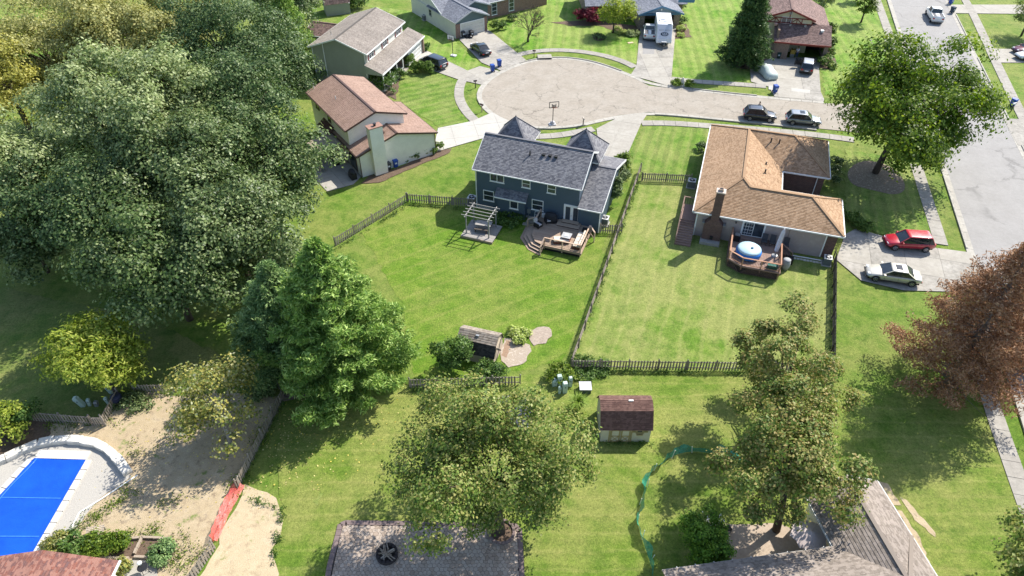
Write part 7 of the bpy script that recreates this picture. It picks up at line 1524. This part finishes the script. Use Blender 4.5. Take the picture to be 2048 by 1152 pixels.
# ------------------------------------------------------------------ vehicles
HEADL = mat('headlamp glass', (.7, .72, .75), (.5, .52, .55), 6, .15); TAIL = mat('red tail lamp', (.38, .012, .012), None, 6, .2); PLATE = mat('number plate', (.7, .7, .72))
def car(label, p, rz, c, L=4.6, W=1.82, H=1.66, kind='suv', roof=None, rim=ALLOY, sunroof=False, door_open=False, cat='car', rails=False, group='parked cars', name='parked_car'):
    e = empty(name, p, rz, label, cat, group); w = W/2; pm = paint(c[0], c[1], *(c[2:] if len(c) > 2 else ()))
    h = L/2; sh = H*(.56 if kind in ('suv', 'van') else .60); zr = H
    if kind == 'sedan': st = [(-h, .62, .80), (-h+.08, .86, .90), (-h+.75, .93, .96), (-h+1.3, .95, 1), (0, .93, 1), (h-1.5, .92, 1), (h-1.1, .90, .98), (h-.45, .78, .93), (h-.1, .66, .84), (h, .5, .76)]; cb = (-h+.62, h-1.25); ct = (-h+1.45, h-2.15)
    elif kind == 'van': st = [(-h, .7, .86), (-h+.06, 1.0, .94), (-h+.6, 1.02, 1), (0, 1.0, 1), (h-1.3, .98, 1), (h-.9, .95, .97), (h-.35, .82, .92), (h-.08, .68, .84), (h, .5, .76)]; cb = (-h+.06, h-.95); ct = (-h+.42, h-1.95)
    elif kind == 'pickup': st = [(-h, .9, .9), (-h+.05, 1.08, .97), (0, 1.08, 1), (h-1.6, 1.08, 1), (h-1.3, 1.08, .99), (h-.4, 1.02, .95), (h-.06, .9, .9), (h, .6, .84)]; cb = (-h+2.1, h-1.45); ct = (-h+2.3, h-2.15)
    else: st = [(-h, .72, .84), (-h+.07, .98, .93), (-h+.6, 1.02, .98), (0, .99, 1), (h-1.45, .97, 1), (h-1.05, .96, .98), (h-.4, .86, .94), (h-.08, .7, .86), (h, .5, .78)]; cb = (-h+.1, h-1.15); ct = (-h+.55, h-1.95)
    k = H/1.66 if kind != 'sedan' else H/1.45
    zb = .22 if kind == 'sedan' else .28
    mb = MB(); rings = []
    for x, z, s in st:
        z = z*k; ww = w*s; m_ = zb+.05+(0.12 if abs(x) > h-.12 else 0)
        rings.append([(x, -ww*.88, m_), (x, -ww, m_+.16), (x, -ww*1.0, z-.16), (x, -ww*.95, z-.05), (x, -ww*.8, z), (x, 0, z+.025), (x, ww*.8, z), (x, ww*.95, z-.05), (x, ww, z-.16), (x, ww, m_+.16), (x, ww*.88, m_)])
    mb.loft(rings); b = mb.build('body', pm, e, True, bevel=0)
    zbelt = (.90 if kind == 'sedan' else (1.05 if kind == 'pickup' else .97))*k
    def ring(x0, x1, ww, z, r=.12): return [(x0, -ww+r, z), (x0+r*.6, -ww, z), (x1-r*.6, -ww, z), (x1, -ww+r, z), (x1, ww-r, z), (x1-r*.6, ww, z), (x0+r*.6, ww, z), (x0, ww-r, z)]
    g = MB(); g.loft([ring(cb[0], cb[1], w*.93, zbelt-.02), ring(ct[0], ct[1], w*.76, zr-.06)]); g.build('windows', glassm('car glass', (.012, .016, .02), .03), e)
    rm = MB(); rm.loft([ring(ct[0]-.06, ct[1]+.06, w*.78, zr-.075), ring(ct[0]+.02, ct[1]-.02, w*.75, zr-.02), ring(ct[0]+.2, ct[1]-.2, w*.6, zr)]); rf = rm.build('roof', roof or pm, e, True)
    pl = []
    for s in (-1, 1):
        yb, yt = s*w*.925, s*w*.77
        q = MB(); q.bar((cb[1]-.04, yb*.97, zbelt), (ct[1], yt, zr-.05), .07, .05).build('pillar', pm, e)
        q = MB(); q.bar((cb[0]+.06, yb*.97, zbelt), (ct[0], yt, zr-.05), .16 if kind != 'sedan' else .12, .05).build('pillar', pm, e)
        xm = (cb[0]+cb[1])*.5-.1
        for xx in ((xm,) if kind == 'sedan' else (xm+.1, xm-1.0 if kind != 'pickup' else xm-.2)):
            MB().bar((xx, yb, zbelt), (xx-.05, yt, zr-.05), .07, .03).build('pillar', BLACK if kind != 'van' else pm, e)
        MB().box(cb[1]-.35, cb[1]-.2, s*w-.02 if s > 0 else -w-.16, s*w+.16 if s > 0 else -w+.02, zbelt-.02, zbelt+.14).build('mirror', pm, e)
        for xx in (xm+.25, xm-.75): MB().box(xx, xx+.18, s*w-.01 if s > 0 else -w-.02, s*w+.02 if s > 0 else -w+.01, zbelt-.17, zbelt-.13).build('door_handle', pm, e)
        for xx in (cb[1]-.35, xm+.08, xm-.92): MB().box(xx, xx+.018, s*w-.004 if s > 0 else -w-.004, s*w+.004 if s > 0 else -w+.004, zb+.25, zbelt-.1).build('door_seam', BLACK, e)
        MB().box(h-.42, h-.1, s*w*.58-.16, s*w*.58+.16, .60*k, .74*k).build('headlight', HEADL, e)
        MB().box(-h-.01, -h+.2, s*w*.72-.14, s*w*.72+.14, (.5 if kind == 'sedan' else .72)*k, (.64 if kind == 'sedan' else .94)*k).build('taillight', TAIL, e)
        if rails: MB().bar((ct[0]+.1, s*w*.68, zr+.03), (ct[1]-.15, s*w*.68, zr+.03), .04).build('roof_rail', GREYM, e)
        for x in (-h+.86, h-.88):
            MB().lathe([(.39, 0), (.39, .012)], 16, (0, 0, 0)).build('wheel_arch', BLACK, e, loc=(x, s*(w+.004)-(.012 if s > 0 else 0), .36), rot=(R(90), 0, 0) if s < 0 else (R(-90), 0, 0)) if False else None
            wh = MB(); wh.tube([(x, s*(w-.2), .33), (x, s*(w+.005), .33)], .33, 18); wo = wh.build('wheel', RUBBER, e)
            q = MB(); q.tube([(x, s*(w-.02), .33), (x, s*(w+.012), .33)], .215, 14); q.build('rim', DARK, wo); q = MB()
            for t in range(5): a = t*1.2566; q.bar((x, s*(w+.015), .33), (x+.2*math.cos(a), s*(w+.015), .33+.2*math.sin(a)), .07, .02, (0, 1, 0))
            q.tube([(x+.205*math.cos(t*.5236), s*(w+.012), .33+.205*math.sin(t*.5236)) for t in range(13)], .022, 5); q.build('spokes', rim, wo)
            q = MB(); q.tube([(x+.385*math.cos(a), s*(w+.0), .33+.385*math.sin(a)) for a in [math.pi*t/10 for t in range(11)]], .035, 5); q.build('arch_trim', BLACK, e)
    MB().box(-h-.015, -h+.01, -.26, .26, .62*k, .75*k).build('number_plate', PLATE, e); MB().box(h-.12, h+.008, -.48, .48, .36, .5*k).build('grille', BLACK, e)
    MB().box(-h+.15, h-.2, -w*.8, w*.8, zb-.02, zb+.12).build('underbody', BLACK, e)
    if sunroof: MB().box(ct[1]-.95, ct[1]-.35, -.4, .4, zr-.01, zr+.012).build('sunroof', glassm('car glass', (.012, .016, .02), .03), e)
    if kind == 'pickup':
        MB().box(-h+.1, -h+1.95, -w*.82, w*.82, zbelt-.02, zbelt+.05).build('bed_cover', mat('pickup bed', (.1, .1, .11)), e)
        for s in (-1, 1): MB().box(-h+.05, -h+2.05, s*w*.88-.06, s*w*.88+.06, zbelt, zbelt+.12).build('bed_rail', pm, e)
        MB().box(-h-.08, -h+.05, -w*.9, w*.9, .42, .58).build('bumper', GREYM, e)
    if door_open:
        d = MB(); d.bar((.55, w+.02, .7), (.35, w+.95, .7), .08, .65).build('door', pm, e); MB().bar((.5, w+.1, 1.2), (.33, w+.9, 1.2), .04, .42).build('door_window', glassm('car glass', (.012, .016, .02), .03), e)
    return e
def ang(a, b): return math.atan2(b[1]-a[1], b[0]-a[0])
def mid(a, b): return ((a[0]+b[0])/2, (a[1]+b[1])/2)
a, b = (42.98, 57.00), (38.75, 57.43); car('bright red crossover parked on the stained drive', (40.79, 57.09)+(.09,), ang(a, b), ('red car paint', (.42, .012, .03)), 4.75, 1.86, 1.68, 'suv', sunroof=False)
a, b = (39.64, 51.43), (34.67, 52.57); car('champagne beige sedan with a sunroof on the stained drive', (37.08, 51.96)+(.09,), ang(a, b)-.02, ('champagne paint', (.6, .565, .49), .35, 1.0, .25), 5.0, 1.88, 1.45, 'sedan', sunroof=True)
a, b = (30.94, 84.85), (34.95, 84.14); car('black crossover at the kerb, left of two parked on the side road', (33.03, 85.13)+(.06,), ang(a, b), ('blue black paint', (.016, .02, .03)), 4.3, 1.84, 1.62, 'suv', rails=True)
a, b = (36.31, 84.00), (40.48, 83.18); car('silver grey crossover at the kerb, right of two parked on the side road', (38.46, 83.87)+(.06,), ang(a, b), ('silver grey paint', (.26, .28, .30), .3, 1, .5), 4.5, 1.84, 1.55, 'suv', sunroof=True)
a, b = (-9.76, 101.15), (-14.16, 105.05); car('black minivan in the drive of the grey house beside the round shrubs', (-11.96, 102.06)+(.09,), ang(a, b), ('black paint', (.01, .01, .013)), 4.9, 1.9, 1.7, 'van')
a, b = (-4.08, 106.40), (-6.12, 110.00); car('black sedan in the stained drive with the white hoop beside it', (-4.98, 107.38)+(.09,), ang(a, b), ('black green paint', (.01, .016, .016)), 4.6, 1.8, 1.42, 'sedan')
a, b = (43.67, 99.01), (45.60, 104.10); car('dark grey crossover with its door open in the double drive', (44.39, 100.78)+(.09,), ang(a, b), ('dark bronze paint', (.06, .055, .055), .3, 1, .3), 4.6, 1.84, 1.66, 'suv', roof=paint('silver roof', (.4, .42, .46)), door_open=True)
a, b = (22.46, 111.65), (23.67, 119.12); car('white pickup truck nosed into the garage beside the camper', (22.68, 114.21)+(.1,), ang(a, b), ('white paint', (.72, .72, .7)), 5.3, 1.95, 1.8, 'pickup', cat='pickup truck')
a, b = (73.08, 120.28), (74.77, 126.87); car('white pickup truck parked on the street at the top right', (73.23, 121.94)+(.066,), ang(a, b), ('white paint', (.72, .72, .7)), 5.7, 2.0, 1.9, 'pickup', cat='pickup truck')
car('dark red car at the right edge on the far driveway', (81.18, 107.19)+(.09,), R(185), ('wine paint', (.12, .015, .04)), 4.5, 1.8, 1.45, 'sedan'); car('white car at the right edge beside the dark red one', (80.34, 104.86)+(.09,), R(185), ('white paint', (.72, .72, .7)), 4.5, 1.8, 1.45, 'sedan')
car('vehicle nose just visible in the dark of the open double garage', (46.14, 106.01)+(.0,), R(-103), ('dark blue paint', (.02, .03, .05)), 4.4, 1.85, 1.75, 'suv') if False else None
# covered car
a, b = (38.83, 97.96), (37.67, 103.91); e = empty('covered_car', (37.76, 99.18)+(.09,), ang(a, b), 'car under a pale green grey fitted cover on the old drive', 'car', 'parked cars'); mb = MB(); rg = []
for x, z, w_ in ((-2.3, .25, .7), (-2.28, .7, .78), (-2.0, .95, .86), (-1.35, 1.02, .9), (-.75, 1.36, .78), (-.2, 1.42, .76), (.45, 1.36, .78), (1.0, 1.02, .9), (1.7, .93, .9), (2.15, .78, .84), (2.3, .5, .74), (2.32, .25, .7)):
    j = lambda: rnd.uniform(-.025, .025); tw_ = w_*(.72 if z > 1.2 else .86)
    rg.append([(x+j(), -.92*w_/.9, .1), (x+j(), -.95*w_/.9+j(), .45), (x+j(), -w_+j(), z*.72), (x+j(), -tw_+j(), z-.06), (x+j(), 0, z+j()), (x+j(), tw_+j(), z-.06), (x+j(), w_+j(), z*.72), (x+j(), .95*w_/.9+j(), .45), (x+j(), .92*w_/.9, .1)])
mb.loft(rg); mb.build('cover', mat('silver green car cover', (.36, .43, .4), (.44, .5, .47), 2.5, .6, .9, 3), e, True)
for x in (-1.4, 1.45):
    for y in (-.8, .62): MB().tube([(x, y, .33), (x, y+.18, .33)], .33, 14).build('wheel', RUBBER, e)
for s in (-1, 1): MB().box(.55, .75, s*.95-.1, s*.95+.1, .95, 1.12).build('mirror_pocket', mat('silver green car cover', (.36, .43, .4)), e, bevel=.04)
# camper trailer
cpx = (24.38, 108.98)
cp = empty('camper_trailer', (cpx[0]+.08, cpx[1]+2.9, .1), R(180-6), 'white travel trailer with a black oval emblem parked at the garage', 'camper', None)
CW = mat('white camper shell', (.72, .72, .72), (.66, .66, .67), 2, .35); CG = mat('pale grey camper front', (.55, .56, .6), (.5, .51, .55), 2, .35)
# frame: +y points at the viewer (front with hitch)
mb = MB(); pr = [(-4.2, .55), (2.5, .55), (2.75, .75), (2.62, 1.25), (1.1, 3.1), (-4.0, 3.15), (-4.2, 2.9)]; mb.solid([(-1.2, y, z) for y, z in pr], [(1.2, y, z) for y, z in pr]); mb.build('shell', CW, cp, bevel=.06)
mb = MB(); mb.solid([(-1.12, 2.60, 1.29), (1.12, 2.60, 1.29), (1.12, 1.14, 3.07), (-1.12, 1.14, 3.07)][::-1], [(-1.12, 2.62, 1.305), (1.12, 2.62, 1.305), (1.12, 1.16, 3.085), (-1.12, 1.16, 3.085)][::-1]); mb.build('front_panel', CG, cp)
for x, y, s in ((.15, -1.0, .36), (-.1, .0, .3), (-.75, .95, .3)): MB().box(x-s*.9, x+s*.9, y-s*.7, y+s*.7, 3.12, 3.25).build('roof_vent', CW, cp, bevel=.02)
for x, y in ((.8, -.6), (.85, -.05), (-.7, -1.9)): MB().lathe([(.07, 3.1), (.07, 3.28)], 8, (x, y, 0)).build('roof_pipe', GREYM, cp)
mb = MB(); sy = Vector((0, -1.52, 1.85)).normalized(); nn = Vector((0, 1.85, 1.52)).normalized(); cx_ = Vector((0, 2.12, 1.90))+nn*.035
el = []
for ro, ri in ((.62, .44),):
    for k in range(24):
        a0, a1_ = k*math.pi/12, (k+1)*math.pi/12; P_ = lambda r, a: cx_+Vector((1, 0, 0))*(r*math.cos(a))+sy*(r*.5*math.sin(a)); mb.face([P_(ro, a0), P_(ro, a1_), P_(ri, a1_), P_(ri, a0)])
for k in range(3): P0 = cx_+Vector((1, 0, 0))*(-.32+k*.3); mb.face([P0+sy*-.16, P0+Vector((1, 0, 0))*.14+sy*-.16, P0+Vector((1, 0, 0))*.24+sy*.18, P0+Vector((1, 0, 0))*.12+sy*.18])
em = mb.build('emblem', mat('black blue decal', (.02, .035, .06)), cp)
tc_ = bpy.data.curves.new('lettering', 'FONT'); tc_.body = 'GREY WOLF'; tc_.size = .3; tc_.align_x = 'CENTER'; tc_.space_character = 1.15
to_ = bpy.data.objects.new('tmp', tc_); COL.objects.link(to_); bpy.context.view_layer.update(); tme = bpy.data.meshes.new_from_object(to_.evaluated_get(bpy.context.evaluated_depsgraph_get())); bpy.data.objects.remove(to_)
tme.materials.clear(); tme.materials.append(mat('grey lettering', (.2, .23, .28))); tme.name = 'lettering'
lt = link('lettering', tme, cp); lt.location = cx_+sy*.52+nn*.01; lt.rotation_euler = Matrix((Vector((-1, 0, 0)), sy, nn)).transposed().to_euler()
for s in (-1, 1):
    for y in (-.9, -.1): MB().tube([(s*.95, y, .36), (s*1.2, y, .36)], .36, 14).build('wheel', RUBBER, cp)
MB().bar((-.8, 2.3, .55), (0, 3.7, .5), .1).bar((.8, 2.3, .55), (0, 3.7, .5), .1).build('hitch_frame', BLACK, cp); MB().box(-.35, .35, 2.85, 3.25, .6, 1.0).build('gas_bottle_cover', mat('dark slate cover', (.03, .04, .06)), cp, bevel=.04); MB().tube([(0, 3.6, .05), (0, 3.6, .95)], .04, 8).build('jack', GREYM, cp); MB().box(-.4, .4, 3.0, 3.2, 1.0, 1.06).build('propane_lid', CW, cp)

# ------------------------------------------------------------------ people
def skin_mesh(name, verts, edges, radii, m, parent, sub=1):
    me = bpy.data.meshes.new(name); me.from_pydata(verts, edges, []); me.materials.append(m); o = link(name, me, parent)
    sk = o.modifiers.new('skin', 'SKIN'); sk.use_smooth_shade = True
    for i, r in enumerate(radii): me.skin_vertices[0].data[i].radius = (r, r*.82)
    me.skin_vertices[0].data[0].use_root = True
    ss = o.modifiers.new('subsurf', 'SUBSURF'); ss.levels = sub; ss.render_levels = sub; return o
def person(label, p, rz, shirt, pants, hair, arm_fwd=.2, skin=(.45, .29, .21), lean=.0):
    e = empty('person', p, rz, label, 'person'); S = mat('skin tone %.2f' % skin[0], skin, tuple(x*.9 for x in skin), 4, .6)
    V = [(0, 0, .95), (lean*.4, 0, 1.15), (lean*.8, 0, 1.38), (lean, 0, 1.5), (lean*1.1+.02, 0, 1.60), (lean*1.1+.03, 0, 1.72)]
    Ed = [(0, 1), (1, 2), (2, 3), (3, 4), (4, 5)]; Rr = [.13, .125, .14, .055, .085, .075]
    for s in (-1, 1):
        b = len(V); V += [(lean*.8, s*.19, 1.40), (lean*.8+arm_fwd*.2, s*.24, 1.13), (lean*.8+arm_fwd, s*.2, .93+arm_fwd*.4), (lean*.8+arm_fwd*1.25, s*.19, .86+arm_fwd*.5)]; Ed += [(2, b), (b, b+1), (b+1, b+2), (b+2, b+3)]; Rr += [.06, .045, .033, .036]
        # fingers
        h_ = b+3
        for f in range(4): V.append((V[h_][0]+.03+.06*(1-.1*abs(f-1.5)), V[h_][1]-.03+f*.02, V[h_][2]-.06)); Ed.append((h_, len(V)-1)); Rr.append(.009)
        V.append((V[h_][0]+.05, V[h_][1]-s*.05, V[h_][2]-.01)); Ed.append((h_, len(V)-1)); Rr.append(.011)
        b = len(V); V += [(0, s*.09, .88), (.02, s*.1, .48), (-.01, s*.1, .08), (.14, s*.11, .04)]; Ed += [(0, b), (b, b+1), (b+1, b+2), (b+2, b+3)]; Rr += [.085, .06, .042, .04]
    skin_mesh('body', V, Ed, Rr, S, e)
    def sub(idx, k, name, m, edges): 
        mp = {v: i for i, v in enumerate(idx)}; skin_mesh(name, [V[i] for i in idx], [(mp[a], mp[b]) for a, b in edges], [Rr[i]*k for i in idx], m, e)
    arm = lambda b: [(2, b), (b, b+1)]
    b1 = 6; b2 = 6+4+5+4; sub([0, 1, 2, 3, b1, b1+1, b2, b2+1], 1.2, 'shirt', shirt, [(0, 1), (1, 2), (2, 3)]+arm(b1)+arm(b2))
    l1 = b1+9; l2 = b2+9; sub([0, l1, l1+1, l1+2, l2, l2+1, l2+2], 1.16, 'trousers', pants, [(0, l1), (l1, l1+1), (l1+1, l1+2), (0, l2), (l2, l2+1), (l2+1, l2+2)])
    hx = V[5][0]; MB().lathe([(.09, -.06), (.105, .0), (.095, .06), (.05, .1), (.01, .11)], 10, (hx-.02, 0, 1.72), 1.05, .92).build('hair', hair, e, True)
    fc = MB().lathe([(.018, -.02), (.02, .01), (.01, .03)], 6, (hx+.085, 0, 1.64)); fc.build('nose', S, e)
    for s in (-1, 1): MB().lathe([(.012, -.01), (.014, 0), (.008, .01)], 6, (hx+.07, s*.033, 1.69)).build('eye', BLACK, e)
    return e
DH = mat('dark hair', (.02, .014, .011), None, 20, .7)
person('person in a black top leaning at the far side of the black crossover', (33.14, 86.56)+(.06,), R(-60), mat('black top', (.02, .02, .022)), mat('dark trousers', (.03, .035, .05)), DH, .35, lean=.1)
person('person in a pale shirt standing in the mouth of the open garage', (44.25, 105.24)+(.05,), R(-110), mat('pale shirt', (.6, .62, .68)), mat('blue jeans', (.05, .09, .2)), DH, .25)
e = empty('garage_shelf', (43.73, 105.82)+(.0,), R(-13), 'yellow storage box on a low stand inside the open garage', 'box'); MB().box(-.35, .35, -.3, .3, .5, 1.15).build('box', mat('mustard box', (.45, .3, .06)), e); MB().box(-.3, .3, -.25, .25, 0, .5).build('stand', GREYM, e)
e = empty('soccer_goal', (-14.94, 120.75), R(34), 'white folded chair on the grass beside the far white side wall', 'chair') if False else None
e = empty('stepping_board', (19.24, 111.24), .3, 'small pale board lying on the lawn left of the camper drive', 'board'); MB().box(-.45, .45, -.25, .25, .02, .08).build('board', mat('pale orange board', (.6, .42, .28)), e)
